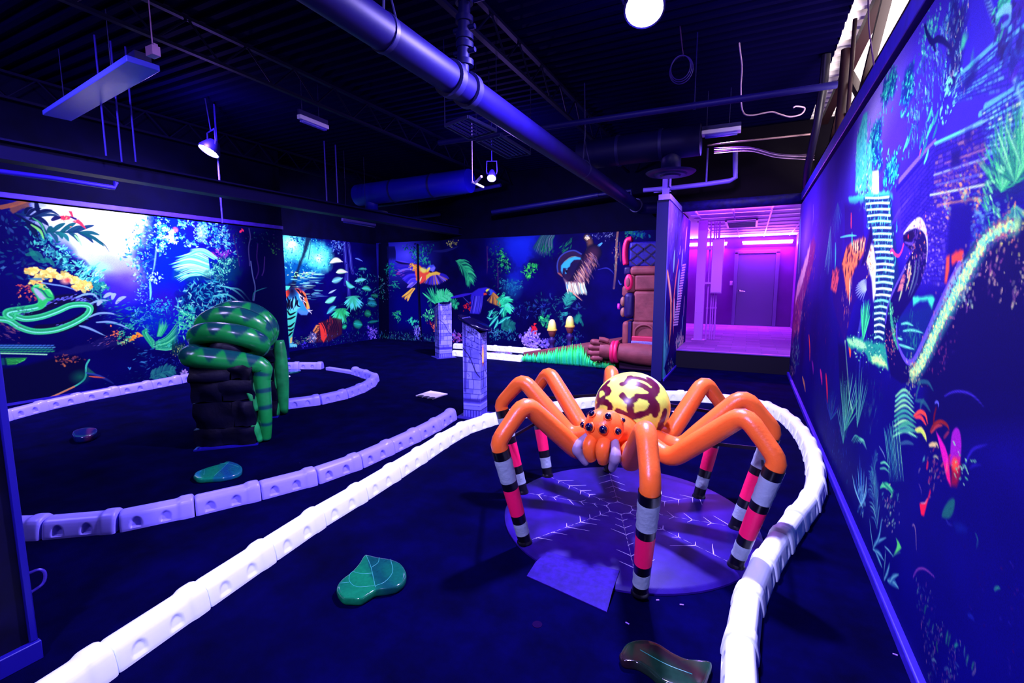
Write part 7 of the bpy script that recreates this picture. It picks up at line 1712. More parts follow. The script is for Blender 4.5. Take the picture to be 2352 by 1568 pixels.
def kerb_chain(px, off, me, lab, group, ext0=0.0, ext1=0.0, step=0.39, flip=False, z=0.0):
    g = np.array([onz(p[0], p[1], p[2] if len(p) > 2 else z)[:2] for p in px]); g = np.array(smooth_path(g, 6))
    t_ = np.gradient(g, axis=0); t_ /= np.linalg.norm(t_, axis=1)[:, None]; nrm = np.stack([-t_[:, 1], t_[:, 0]], -1)
    c = g + nrm * off
    if ext0: c = np.r_[[c[0] - (c[1] - c[0]) / np.linalg.norm(c[1] - c[0]) * ext0], c]
    if ext1: c = np.r_[c, [c[-1] + (c[-1] - c[-2]) / np.linalg.norm(c[-1] - c[-2]) * ext1]]
    if flip: c = c[::-1]
    L = np.r_[0, np.cumsum(np.linalg.norm(np.diff(c, axis=0), axis=1))]
    n = max(1, int(round(L[-1] / step))); s = np.linspace(0, L[-1], n + 1)
    P = np.stack([np.interp(s, L, c[:, i]) for i in range(2)], -1)
    for i in range(n):
        a, e = P[i], P[i + 1]; d = e - a; ln = np.linalg.norm(d)
        o = bpy.data.objects.new('kerb_section', me); COL.objects.link(o)
        o.location = (a[0], a[1], 0); o.rotation_euler = (0, 0, math.atan2(d[1], d[0])); o.scale = ((ln - 0.003) / 0.405, 1, 1)
        k = (n - 1 - i) if flip else i
        tag(o, lab % ORD[k], 'kerb', group)
    return n
W_IN = [(245, 1568), (430, 1435), (620, 1300), (740, 1215), (860, 1140), (1000, 1047), (1065, 1003), (1130, 978), (1230, 956), (1357, 936), (1450, 923), (1539, 919), (1649, 927)]
kerb_chain(W_IN, 0.066, KM_W, '%s bright white kerb section from the lower left, row leading behind the spider', 'white kerbs around the spider', ext0=0.35)
W_R = [(1649, 927, 0), (1715, 934, 0), (1772, 951, 0.02), (1812, 975, 0.05), (1842, 1010, 0.09), (1855, 1055, 0.1), (1850, 1110, 0.1), (1800, 1172, 0.1), (1770, 1210, 0.1), (1720, 1280, 0.1), (1682, 1360, 0.1), (1658, 1510, 0.1), (1660, 1600, 0.1)]
kerb_chain(W_R, 0.058, KM_W, '%s bright white kerb section from behind the spider, going down its right side', 'white kerbs right of the spider', ext1=0.35, flip=False, step=0.33)
kerb_chain([(36, 1242), (190, 1236), (370, 1205), (530, 1165), (665, 1133), (800, 1090), (900, 1045), (1000, 995), (1050, 962)], 0.066, KM_L, '%s lavender kerb section from the left partition in the dimmer middle row', 'lavender kerbs across the middle', ext0=0.25)
kerb_chain([(-60, 990), (0, 973), (120, 940), (210, 920), (300, 903), (420, 880), (480, 866), (560, 852), (640, 848), (738, 848)], 0.066, KM_L, '%s lavender kerb section from the left edge along the left mural', 'lavender kerbs by the left mural', step=0.41)
kerb_chain([(660, 940), (730, 931), (794, 917), (838, 901), (862, 887), (872, 876), (864, 869), (848, 865), (823, 857)], 0.066, KM_L, '%s lavender kerb section from the snake arch around the rounded end', 'lavender kerbs of the rounded end', step=0.37)
# flat white strip that bridges the gap
a, e = Vector(onz(738, 850)), Vector(onz(826, 864)); a.z = e.z = 0.0
b = MB(); a, e = a.lerp(e, 0.10), a.lerp(e, 0.86); b.bar(a + Vector((0, 0.06, 0.03)), e + Vector((0, 0.06, 0.03)), 0.085, 0.06)
tag(b.build('white_strip', M_kerb, bevel=0.012), 'low smooth lavender strip bridging the gap in the far kerb row', 'kerb')
kerb_chain([(1037, 817), (1100, 822), (1196, 831)], 0.066, KM_W, '%s white kerb section from the left, near row between pillars and grass ramp', 'white kerbs by the grass ramp')
kerb_chain([(1040, 800), (1122, 805), (1200, 811), (1236, 815)], 0.066, KM_W, '%s white kerb section from the left, far row below the back mural', 'white kerbs below the back mural')

# ------------------------------------------------------------------ snake arch
g4 = [onz(*p) for p in ((444, 1037), (592, 1022), (611, 992), (474, 1007))]
Pn = sum(g4) / 4; ax = np.array([-0.65, 0.76]); pv = np.array([0.76, 0.65])
Pn = np.array([Pn[0], Pn[1]]) ; Pf = Pn + np.array([-0.64, 0.71])
arch = thing('snake_arch', 'dark stone arch wrapped by a coiled glossy green snake', 'sculpture', (Pn[0], Pn[1], 0))
M_rock = mat('dark_rock', (0.0008, 0.0005, 0.010), 0.45, 0.25, noise=0.5, scale=5, bump=0.5, bscale=14)
M_plate = mat('steel_plate', (0.008, 0.004, 0.24), 0.35, 0.55)
for P0 in (Pn, Pf):
    vv = [Vector((*(P0 + (np.array(onz(*p)[:2]) - Pn)), 0)) for p in ((444, 1037), (592, 1022), (611, 992), (474, 1007))]
    b = MB(); b.prism(vv, (0, 0, 0.012)); pl_ = b.build('base_plate', M_plate, arch)
    for q in vv:
        c_ = q.lerp(Vector((*P0, 0)), 0.16); MB().lathe([(0.014, 0.012), (0.014, 0.022), (0.0, 0.024)], (c_.x, c_.y, 0), 8).build('bolt', M_plate, pl_)
def rocks(P0, seed):
    """stacked rough stones that form one pillar"""
    rs = random.Random(seed); z = 0.012
    levels = [0.17, 0.24, 0.20, 0.15]; k = 0
    b = MB()
    for h in levels:
        cuts = [-0.25, rs.uniform(-0.05, 0.06), 0.25] if k % 2 == 0 else [-0.25, 0.25 - rs.uniform(0.14, 0.2), 0.25]
        for i in range(len(cuts) - 1):
            m_ = (cuts[i] + cuts[i + 1]) / 2; w = cuts[i + 1] - cuts[i]
            c = np.array([*(P0 + pv * m_), z + h / 2])
            bm = bmesh.new(); bmesh.ops.create_cube(bm, size=1.0); bmesh.ops.subdivide_edges(bm, edges=bm.edges, cuts=5, use_grid_fill=True)
            for v in bm.verts:
                p = v.co.copy(); q = p.normalized() * 0.60; p = p.lerp(q, 0.22)
                n_ = 0.035 * noise.noise(Vector((p.x * 2.2 + seed * 3 + k * 7, p.y * 2 + i * 5, p.z * 1.6 + k)))
                s = Vector((p.x * (w * 1.06) + n_ * 0.8, p.y * 0.34 + n_, p.z * h * 1.05 + n_ * 0.7))
                v.co = Vector((c[0] + pv[0] * s.x + ax[0] * s.y, c[1] + pv[1] * s.x + ax[1] * s.y, max(0.0125, c[2] + s.z)))
            b.add([v.co for v in bm.verts], [[v.index for v in f_.verts] for f_ in bm.faces]); bm.free()
        z += h; k += 1
    o = b.build('stone_pillar', M_rock, arch, smooth='auto', angle=50)
rocks(Pn, 3); rocks(Pf, 8)
# beam under the coils
def axis_pt(t):
    p = Pn + (Pf - Pn) * t
    return Vector((p[0], p[1], 0.80 + 0.22 * math.sin(PI * min(max(t, 0), 1)) ** 0.8))
MB().tube([axis_pt(t) for t in np.linspace(0.0, 1.0, 14)], 0.15, 18).build('stone_beam', M_rock, arch, smooth=True)
sn = []
N_ = 4.55
for i in range(330):
    u = i / 329; ph = 2 * PI * N_ * u + R(100)
    t = -0.02 + 0.86 * u
    c = axis_pt(t); 
    tilt = R(8 + 74 * min(1, max(0, t) * 1.9))           # first loops lie flat round the pillar, later ones stand across the beam
    n_ = Vector((-ax[0] * math.cos(tilt), -ax[1] * math.cos(tilt), math.sin(tilt)))
    w = 0.27 if t < 0.6 else 0.27 - 0.05 * (t - 0.6) / 0.3
    sn.append(c + Vector((pv[0], pv[1], 0)) * (w * math.cos(ph)) + n_ * (0.19 * math.sin(ph)) + Vector((0, 0, 0.02)))
tail = [Vector((*(Pn + pv * 0.31 - ax * 0.06), z)) for z in (0.02, 0.2, 0.42, 0.6, 0.74)]
tail = [tail[0], tail[1] + Vector((0.02, 0, 0)), tail[2] + Vector((0.012, 0, 0)), tail[3], tail[4] - Vector((pv[0], pv[1], 0)) * 0.02]
k0 = 0
body = resample(smooth_path([np.array(p) for p in tail] + [np.array(p) for p in sn[6::6]], 3), 720)
nn = len(body); rads = [0.048 + 0.05 * min(1, i / (nn * 0.14)) for i in range(nn)]
nr = 28
b = MB(); b.tube(body, rads, nr)
so = raw('snake_body', b.v, b.f, attr_mat('snake_paint', 0.24, 0.6, 0.05, 40.0), arch)
P_ = coords(so); cols = np.empty((len(P_), 3))
Lb = np.r_[0, np.cumsum(np.linalg.norm(np.diff(body, axis=0), axis=1))]
cen = np.repeat(body, nr, axis=0)[:len(P_)]
ctr = np.array([*((Pn + Pf) / 2), 0.9])
ua = np.repeat(Lb, nr)[:len(P_)]; ka = np.tile(np.arange(nr), nn)[:len(P_)]
nzz = (P_[:, 2] - cen[:, 2]) / 0.085
g_ = np.clip(np.cos(ua * 2 * PI / 0.16) * 0.9 + nzz * 1.5 - 0.55, 0, 0.25)[:, None] * 4
cols[:] = np.array([0.006, 0.27, 0.04]) * (1 - g_) + np.array([0.003, 0.06, 0.06]) * g_
set_colors(so, cols)
# moulded leaves beside the pillars
M_leafg = mat('leaf_paint', (0.01, 0.30, 0.06), 0.3, 0.5, noise=0.4, scale=8)
for P0, s0 in ((Pn, 0.28), (Pf, 0.26)):
    for k in range(6):
        z0 = 0.015 + 0.10 * k; c = P0 + pv * (s0 - 0.012 * (k % 2)) - ax * (0.12 - 0.03 * (k % 3))
        p0 = Vector((*c, z0)); p1 = p0 + Vector((-pv[0] * 0.035, -pv[1] * 0.035, 0.16)); p2 = p0 + Vector((-pv[0] * 0.10, -pv[1] * 0.10, 0.24))
        pts = smooth_path([np.array(p0), np.array(p1), np.array(p2)], 6)
        MB().tube(pts, [0.01 + 0.034 * math.sin(PI * (0.12 + 0.86 * t)) for t in np.linspace(0, 1, len(pts))], 10, flat=0.45).build('leaf', M_leafg, arch, smooth=True)
cf = [Vector((*(Pf + pv * 0.30 - ax * 0.05), z)) for z in (0.02, 0.25, 0.5, 0.72, 0.86)]
pts = smooth_path([np.array(p) for p in cf], 4)
MB().tube(pts, [0.05 + 0.03 * math.sin(PI * t) for t in np.linspace(0, 1, len(pts))], 16).build('snake_tail', MATS['leaf_paint'], arch, smooth=True)

# ------------------------------------------------------------------ stone sign pillars
def stone_canvas(seed, w=0.21, h=1.05, torch=2):
    c = Canvas(0, 4 * w, 0, h, 0.004, lambda x, y: (x, y), (66, 58, 214), seed)
    W = (slice(0, c.H), slice(0, c.W)); n = c.noise(W, 0.05, 4, seed); c.A *= (0.8 + 0.45 * n)[..., None]
    rs = np.random.RandomState(seed); dark = (10, 4, 80)
    y = 0.20
    while y < h:
        hh = 0.055 + 0.06 * rs.rand(); x = -0.05 * rs.rand()
        c.stroke([(0, y), (2 * w, y + 0.006 * rs.randn()), (4 * w, y)], 0.006, dark, 0.95, uv=True)
        while x < 4 * w:
            ww = 0.06 + 0.09 * rs.rand(); c.stroke([(x, y), (x + 0.006 * rs.randn(), y + hh)], 0.0055, dark, 0.9, uv=True)
            if rs.rand() < 0.5: c.fill([(x, y), (x + ww, y), (x + ww, y + hh), (x, y + hh)], (118, 108, 245), 0.02, 0.5, uv=True)
            x += ww
        y += hh
    for k in range(90): c.leaf(np.array([rs.rand() * 4 * w, 0.1 + rs.rand() * h]), 0.015 + 0.03 * rs.rand(), 0.3, rs.rand() * 6, dark, 0.5)
    for f_ in range(4):
        x0 = f_ * w
        c.stroke([(x0 + 0.002, 0), (x0 + 0.002, h)], 0.006, (120, 110, 240), 0.6, uv=True)
        c.stroke([(x0 + 0.02, h), (x0 + 0.03, 0.6), (x0 + 0.02, 0.3)], 0.03, (20, 8, 110), 0.55, uv=True)
        for k in range(70):
            u = x0 + w * (0.1 + 0.8 * rs.rand()); v = h - abs(rs.randn()) * 0.16
            c.leaf(np.array([u, v]), 0.014 + 0.02 * rs.rand(), 0.4, rs.rand() * 6, (14, 4, 90), 0.8)
        c.stroke([(x0, 0.76), (x0 + 0.4 * w, 0.68), (x0 + 0.75 * w, 0.52), (x0 + w, 0.46)], 0.012, (14, 6, 70), 0.95, uv=True)
        c.fill([(x0, 0.17), (x0 + w, 0.17), (x0 + w, 0.21), (x0, 0.21)], (20, 8, 120), 0.03, 0.8, uv=True)
        c.fill([(x0, 0.135), (x0 + w, 0.135), (x0 + w, 0.155), (x0, 0.155)], (100, 90, 235), 0.006, 0.9, uv=True); c.fill([(x0, 0.085), (x0 + w, 0.085), (x0 + w, 0.125), (x0, 0.125)], (84, 76, 225), 0.006, 0.9, uv=True); c.stroke([(x0, 0.08), (x0 + w, 0.08)], 0.008, dark, 1, uv=True)
        for k in range(6): c.stroke([(x0 + w * (k + .5) / 6, 0), (x0 + w * (k + .5) / 6, 0.075)], 0.012, (24, 12, 120), 0.8, uv=True)
        if f_ == torch:
            u = x0 + w * 0.42
            c.stroke([(u, 0.62), (u + 0.006, 0.50), (u + 0.008, 0.34)], 0.012, (14, 6, 60), 1, uv=True); c.fill([(u - 0.025, 0.63), (u + 0.025, 0.63), (u + 0.012, 0.58), (u - 0.012, 0.58)], (90, 30, 60), 0.006, 1, uv=True)
            c.fill([(u - 0.026, 0.63), (u + 0.02, 0.62), (u + 0.028, 0.74), (u + 0.018, 0.80), (u + 0.012, 0.87), (u + 0.002, 0.80), (u - 0.012, 0.83), (u - 0.026, 0.88), (u - 0.02, 0.78), (u - 0.034, 0.74)], (255, 110, 50), 0.012, 0.95, uv=True)
            c.fill([(u - 0.014, 0.64), (u + 0.012, 0.63), (u + 0.016, 0.72), (u + 0.006, 0.80), (u - 0.012, 0.74)], (255, 245, 150), 0.012, 1, uv=True)
    return c
M_stonep = attr_mat('stone_print', 0.6, 0.25, 0.15, 300.0)
def stone_pillar(label, corner, rz, w, h, tilt, e, torch, seed):
    t = thing('stone_pillar', label, 'pillar', (corner[0], corner[1], 0), group='torch print pillars')
    ca, sa = math.cos(rz), math.sin(rz)
    L3 = lambda x, y, z: Vector((corner[0] + x * ca - y * sa, corner[1] + x * sa + y * ca, z))
    MB().prism([L3(-0.07, -0.07, 0), L3(w + 0.07, -0.07, 0), L3(w + 0.07, w + 0.07, 0), L3(-0.07, w + 0.07, 0)], (0, 0, 0.012)).build('base_plate', mat('pillar_plate', (0.02, 0.01, 0.2), 0.4, 0.5), t, bevel=0.003)
    c = stone_canvas(seed, w, h, torch)
    def wrap(u, v, off):
        f_ = np.clip((u / w).astype(int), 0, 3); s = u - f_ * w
        lx = np.select([f_ == 0, f_ == 1, f_ == 2, f_ == 3], [s, w + 0 * s, w - s, 0 * s]); ly = np.select([f_ == 0, f_ == 1, f_ == 2, f_ == 3], [0 * s, s, w + 0 * s, w - s])
        zz_ = 0.012 + v * (h - 0.012) / h * (1 + (tilt * (lx / w - 0.5)) * (v / h > 0.5) * (v / h - 0.5) * 2)
        return np.stack([corner[0] + lx * ca - ly * sa, corner[1] + lx * sa + ly * ca, zz_], -1)
    U = np.concatenate([np.arange(0, w, 0.004) + k * w for k in range(4)] + [[4 * w]])
    o = c.mesh('printed_shaft', M_stonep, e, lambda u, v, off: wrap(u, v, off), 0.0, us=U)
    o.parent = t; o.matrix_parent_inverse = t.matrix_world.inverted()
    # sloping oval cap
    b = MB(); prof = [(0.0, -0.014), (0.98, -0.014), (1.0, -0.004), (1.0, 0.008), (0.96, 0.016), (0.0, 0.018)]
    b.lathe(prof, (0, 0, 0), 40)
    out = []
    for x, y, z in b.v:
        X = x * 0.19; Y = y * 0.16; out.append(L3(w / 2 + X, w / 2 + Y, h + 0.018 + z + X * tilt * 1.05 / (w) * 0.42 * 1.2))
    b.v = [tuple(v) for v in out]
    b.build('sloping_cap', mat('cap_black', (0.002, 0.001, 0.03), 0.2, 0.6), t, smooth='auto')
E_P = 1.0
stone_pillar('nearer printed stone pillar with a torch flame and sloping dark oval cap', onz(1065, 958)[:2], R(8), 0.205, 1.04, -0.16, E_P, 1, 5)
stone_pillar('farther printed stone pillar with a torch flame, left of the nearer one', onz(1001, 818)[:2] + np.array([0.02, -0.05]), R(-36), 0.27, 1.06, 0.10, E_P, 0, 9)

# ------------------------------------------------------------------ leaves and small things on the carpet
M_leafpaint = attr_mat('gloss_leaf', 0.12, 0.6, 0.12, 60.0)
def leaf_thing(name, label, cat, px, vein_px, base_col, alt_col, h=0.055, vein=(0.02, 0.30, 0.20), zt=None, split=0.5, vw=0.0017):
    P = np.array([onz(x, y, h)[:2] for x, y in px]); P = np.array(smooth_path(list(P) + [P[0]], 5))[:-1]
    c = P.mean(0); n = len(P)
    t = thing(name, label, cat, (c[0], c[1], 0))
    rings = [(0.95, 0.0), (0.99, 0.006), (1.0, h * 0.35), (1.0, h * 0.72), (0.985, h * 0.9), (0.955, h * 0.975), (0.9, h), (0.7, h * 1.015), (0.5, h * 1.02), (0.3, h * 1.02), (0.12, h * 1.02)]
    v = []; f = []
    for s, z in rings:
        for q in P: v.append((*(c + (q - c) * s), z if zt is None or z < 0.02 else z * zt(q, c)))
    for i in range(len(rings) - 1):
        for k in range(n): f.append((i * n + k, i * n + (k + 1) % n, (i + 1) * n + (k + 1) % n, (i + 1) * n + k))
    f.append(tuple(range(n))[::-1]); f.append(tuple((len(rings) - 1) * n + k for k in range(n)))
    o = raw('leaf_body', v, f, M_leafpaint, t)
    V = np.array(v); d = (V[:, :2] - c); a = np.sin(d[:, 0] * 17 + 3 * np.sin(d[:, 1] * 14)) * 0.5 + 0.5
    w = np.clip(a * 1.3 - split, 0, 1)[:, None]
    if vein_px and split == 0.5:         # the blade is darker on one side of its midrib
        v0, v1 = onz(*vein_px[0][0], h)[:2], onz(*vein_px[0][-1], h)[:2]
        sd = (V[:, 0] - v0[0]) * (v1 - v0)[1] - (V[:, 1] - v0[1]) * (v1 - v0)[0]
        w = np.clip(w * 0.5 + 0.65 * (sd < 0)[:, None], 0, 1)
    set_colors(o, np.array(base_col) * (1 - w) + np.array(alt_col) * w)
    vb = MB()
    for q in vein_px:
        pts = []
        for x, y in q:
            g = onz(x, y, h)
            pts.append(np.array([g[0], g[1], h * 1.0]))
        sm = smooth_path(pts, 5) if len(pts) > 2 else pts
        vb.tube(sm, vw, 6)
    if vein_px: vb.build('veins', mat('vein_' + name, vein, 0.3, 0.4), t, smooth=True)
    return t
leaf_thing('leaf_obstacle', 'large glossy heart-shaped green leaf lying on the dark carpet at the front', 'leaf',
           [(840, 1271), (870, 1278), (896, 1282), (920, 1292), (933, 1312), (929, 1331), (914, 1344), (890, 1350), (865, 1353), (849, 1362), (828, 1373), (804, 1373), (786, 1370), (774, 1355), (774, 1344), (786, 1328), (807, 1312), (825, 1292), (834, 1277)],
           [[(841, 1275), (852, 1302), (862, 1348)], [(862, 1345), (885, 1335), (902, 1312), (897, 1284)], [(860, 1345), (820, 1347), (803, 1335), (803, 1320), (810, 1312)], [(810, 1312), (830, 1317), (856, 1316)], [(779, 1339), (802, 1337)], [(853, 1303), (868, 1292), (871, 1280)]],
           (0.004, 0.17, 0.055), (0.003, 0.06, 0.05), 0.042)
leaf_thing('leaf_obstacle', 'smaller glossy green leaf on the carpet in front of the snake arch', 'leaf',
           [(444, 1092), (450, 1083), (475, 1073), (510, 1063), (525, 1058), (545, 1063), (556, 1072), (553, 1083), (535, 1091), (510, 1096), (480, 1098), (455, 1099)],
           [[(526, 1060), (508, 1078), (492, 1092)], [(505, 1064), (530, 1066), (548, 1072)], [(470, 1077), (468, 1090)]], (0.003, 0.20, 0.08), (0.004, 0.07, 0.16), 0.038)
leaf_thing('leaf_obstacle', 'dark wavy leaf with green and maroon patches at the bottom edge', 'leaf',
           [(1422, 1500), (1440, 1475), (1475, 1466), (1510, 1475), (1545, 1497), (1580, 1512), (1615, 1515), (1635, 1520), (1630, 1545), (1612, 1578), (1560, 1576), (1520, 1562), (1490, 1537), (1460, 1520), (1430, 1515)],
           [[(1470, 1492), (1530, 1525), (1590, 1548)]], (0.006, 0.034, 0.016), (0.016, 0.004, 0.010), 0.036, vein=(0.004, 0.02, 0.05), split=0.4)
leaf_thing('painted_stone', 'small dark rounded stone with a red and blue streak on the left carpet', 'stone',
           [(165, 996), (170, 988), (185, 983), (205, 981), (221, 983), (223, 990), (212, 998), (190, 1003), (172, 1003)], [], (0.004, 0.01, 0.10), (0.25, 0.03, 0.10), 0.06, split=0.9)
leaf_thing('leaf_obstacle', 'thin flat dark leaf lying behind the snake arch', 'leaf', [(630, 853), (650, 848), (680, 847), (691, 849), (685, 853), (660, 857), (635, 857)], [], (0.002, 0.05, 0.05), (0.002, 0.02, 0.05), 0.03)

# white plate with three holes
q = [Vector(onz(x, y)) for x, y in ((955, 909.5), (989, 898.6), (1028, 905.6), (994.5, 916.8))]
t = thing('tee_plate', 'flat white square plate with three dark holes on the carpet', 'plate', q[0])
MB().prism(q, (0, 0, 0.012)).build('plate', mat('plate_white', (0.85, 0.80, 0.95), 0.5, 0.3), t)
for x, y in ((966, 909), (979, 911.2), (992, 913.4)):
    p = onz(x, y, 0.012); MB().lathe([(0.045, 0.0), (0.045, 0.0015), (0, 0.0015)], (p[0], p[1], 0.0118), 24).build('hole', mat('hole_black', (0.002, 0.001, 0.02), 0.6), t)
for (x, y), r_, lab in (((650, 865.5), 0.11, 'small flat white disc on the carpet beside the snake arch'), ((1549, 995), 0.05, 'small flat white disc on the carpet behind the spider')):
    p = onz(x, y); tag(MB().lathe([(r_, 0), (r_, 0.006), (0, 0.007)], (p[0], p[1], 0), 28).build('hole_marker', mat('plate_white', (0, 0, 0))), lab, 'disc')
p = onz(1543, 944); b = MB(); b.lathe([(0.075, 0), (0.075, 0.012), (0.06, 0.02), (0.05, 0.012), (0.05, 0.002), (0, 0.002)], (p[0], p[1], 0), 28)
tag(b.build('hole_cup', mat('cup_black', (0.004, 0.001, 0.03), 0.25, 0.6), smooth='auto'), 'dark round hole cup on the carpet behind the spider', 'cup')
p = onz(1150, 812); t = thing('hole_mat', 'dark round hole ringed with purple dots between the far kerbs', 'mat', (p[0], p[1], 0))
MB().lathe([(0.25, 0), (0.25, 0.01), (0, 0.012)], (p[0], p[1], 0), 32).build('mat', mat('cup_black', (0, 0, 0)), t)
b = MB()
for k in range(18): b.lathe([(0.018, 0), (0.018, 0.006), (0, 0.007)], (p[0] + 0.19 * math.cos(k * PI / 9), p[1] + 0.19 * math.sin(k * PI / 9), 0.0105), 8)
b.build('dot_ring', mat('purple_dot', (0.35, 0.02, 0.35), 0.5), t)
# scraps on the carpet
for (x, y), l, a, lab in (((1507, 1379), 0.014, 0.5, 'tiny pale scrap on the carpet in front of the disc'), ((1561, 1389), 0.018, 0.3, 'tiny violet thread on the carpet in front of the disc'), ((1437, 1430), 0.018, -0.3, 'tiny blue thread on the carpet above the wavy leaf'), ((2050, 1502), 0.016, -0.2, 'tiny violet scrap beside the right skirting')):
    p = Vector(onz(x, y)); d = Vector((math.cos(a), math.sin(a), 0)) * l
    tag(MB().tube([p + Vector((0, 0, 0.003)), p + d * 0.5 + Vector((0, 0, 0.0035)), p + d + Vector((0, 0, 0.003))], 0.003, 6).build('scrap', mat('scrap_violet', (0.3, 0.15, 0.7), 0.6)), lab, 'scrap')
p = onz(1234, 1434); tag(MB().lathe([(0.022, 0), (0.022, 0.002), (0, 0.0025)], (p[0], p[1], 0), 20).build('floor_disc', mat('plum_disc', (0.006, 0.0003, 0.024), 0.8, 0.02)), 'faint purple disc on the carpet near the front leaf', 'disc')

# pull handle on the left partition
t = thing('pull_handle', 'small pale pull handle on the edge of the left partition', 'handle', (-2.55, 0.73, 0.3))
MB().box((-2.53, 0.727, 0.30), (0.045, 0.012, 0.10)).build('backplate', mat('handle_pale', (0.4, 0.3, 0.7), 0.3, 0.5), t, bevel=0.004)
MB().tube(smooth_path([(-2.53, 0.73, 0.345), (-2.525, 0.77, 0.345), (-2.522, 0.785, 0.32), (-2.525, 0.775, 0.28), (-2.53, 0.73, 0.26)], 4), 0.006, 8).build('loop', mat('handle_dark', (0.03, 0.015, 0.25), 0.3, 0.5), t, smooth=True)

# ------------------------------------------------------------------ grass ramp, torches and the carved idol
YI = 8.30
M_tan = mat('ramp_brown', (0.20, 0.048, 0.05), 0.6, 0.2, noise=0.15, scale=6)
ramp = thing('grass_ramp', 'brown sloping ramp edged with moulded bright green grass', 'ramp', (-3.0, YI, 0))
xl, xr = -3.86, -2.12
MB().add([(xl, YI, 0), (xr, YI, 0), (xr, 9.35, 0), (xl, 9.35, 0), (xl, YI, 0.17), (xr, YI, 0.42), (xr, 9.35, 0.46), (xl, 9.35, 0.06)], [(0, 3, 2, 1), (4, 5, 6, 7), (0, 1, 5, 4), (1, 2, 6, 5), (2, 3, 7, 6), (3, 0, 4, 7)]).build('wedge', M_tan, ramp)
rs = random.Random(4); blades = MB(); gcol = []
for k in range(86):
    u = (k + rs.random() * 0.7) / 86; px_ = 1200 + 214 * u
    base = ony(px_, 832 + 17 * u, YI - 0.03)
    top_y = np.interp(px_, [1200, 1240, 1270, 1300, 1335, 1345, 1360, 1412], [812, 806, 797, 790, 784, 800, 822, 830]) + rs.random() * 9
    hh = max(0.10, ony(px_, top_y, YI - 0.03)[2])
    w = 0.03 + 0.02 * rs.random(); yo = YI - 0.03 - 0.02 * rs.random(); lean = (rs.random() - 0.5) * 0.03
    pts = [np.array([base[0], yo, 0.004]), np.array([base[0] + lean * 0.3, yo - 0.012, hh * 0.5]), np.array([base[0] + lean, yo + 0.004, hh])]
    pts = smooth_path(pts, 5); n0 = len(blades.v)
    blades.tube(pts, [w * (0.75 + 0.35 * math.sin(PI * min(1, t * 1.1)) if t < 0.55 else max(0.06, 1.1 * (1 - t) / 0.45)) for t in np.linspace(0, 1, len(pts))], 10, flat=0.5)
    a_, c_ = ((0.02, 0.9, 0.10), (0.015, 0.7, 0.3)) if rs.random() < 0.6 else ((0.05, 0.92, 0.06), (0.02, 0.8, 0.22))
    for v in blades.v[n0:]:
        q = min(1, v[2] / hh); gcol.append([c_[i] * (1 - q) + a_[i] * q for i in range(3)])
go = raw('grass_blades', blades.v, blades.f, attr_mat('grass_paint', 0.4, 0.4, 0.08, 40.0), ramp); set_colors(go, np.array(gcol))
p = ony(1328, 816, YI - 0.075)
t = thing('ant_figure', 'tiny black ant figure stuck on the green grass of the ramp', 'figure', p)
b = MB(); b.ball(p, (0.02, 0.014, 0.026), 12, 8); b.ball(Vector(p) + Vector((0.014, 0, 0.04)), (0.014, 0.012, 0.016), 12, 8); b.ball(Vector(p) + Vector((-0.014, 0, -0.035)), (0.022, 0.014, 0.024), 12, 8)
b.build('ant_body', mat('ant_black', (0.001, 0.001, 0.006), 0.2, 0.6), t, smooth=True)
def torch(label, px, y):
    e0 = ony(px[0], px[1], y); e1 = ony(px[0], px[2], y); hgt = e0[2] - e1[2]; c = e1
    t = thing('egg_torch', label, 'lamp', (c[0], y, 0), group='egg torches on the ramp')
    r = hgt * 0.42
    prof = [(r * math.cos(a) ** 0.8 if a < PI / 2 - 0.01 else 0.0, hgt * math.sin(a)) for a in np.linspace(0, PI / 2, 14)]
    b = MB(); b.lathe(prof, c, 28); eg = raw('egg', b.v, b.f, attr_mat('egg_paint', 0.35, 0.4, 0.05, 30) if 'egg_paint' not in MATS else MATS['egg_paint'], t)
    q = np.clip((coords(eg)[:, 2] - c[2]) / hgt, 0, 1)[:, None]; set_colors(eg, np.array([0.70, 0.92, 0.06]) * (1 - q) + np.array([0.92, 0.72, 0.25]) * q)
    MB().lathe([(r * 0.95, -0.02), (r * 1.14, -0.015), (r * 1.14, 0.012), (r * 0.95, 0.02)], c, 28).build('rim', mat('rim_yellow', (0.9, 0.6, 0.08), 0.4), t, smooth='auto')
    MB().lathe([(0.03, -0.15), (r * 0.6, -0.13), (r * 0.95, -0.04), (r * 0.98, -0.015)], c, 24).build('cup', mat('torch_brown', (0.16, 0.04, 0.035), 0.5, 0.3), t, smooth='auto')
    fu = (c[0] - xl) / (xr - xl); fy = (y - YI) / (9.35 - YI); zb = (0.17 + 0.25 * fu) * (1 - fy) + (0.06 + 0.40 * fu) * fy + 0.014
    MB().lathe([(0.06, zb), (0.045, zb + 0.05), (0.05, c[2] - 0.28), (0.075, c[2] - 0.25), (0.075, c[2] - 0.2), (0.045, c[2] - 0.17), (0.04, c[2] - 0.13)], (c[0], y, 0), 18).build('stand', mat('torch_stand', (0.02, 0.008, 0.09), 0.5, 0.3), t, smooth='auto')
torch('left yellow egg-shaped torch on a dark stand before the back mural', (1268, 733, 757), 9.0)
torch('right yellow egg-shaped torch on a dark stand before the back mural', (1309, 725, 749), 9.2)

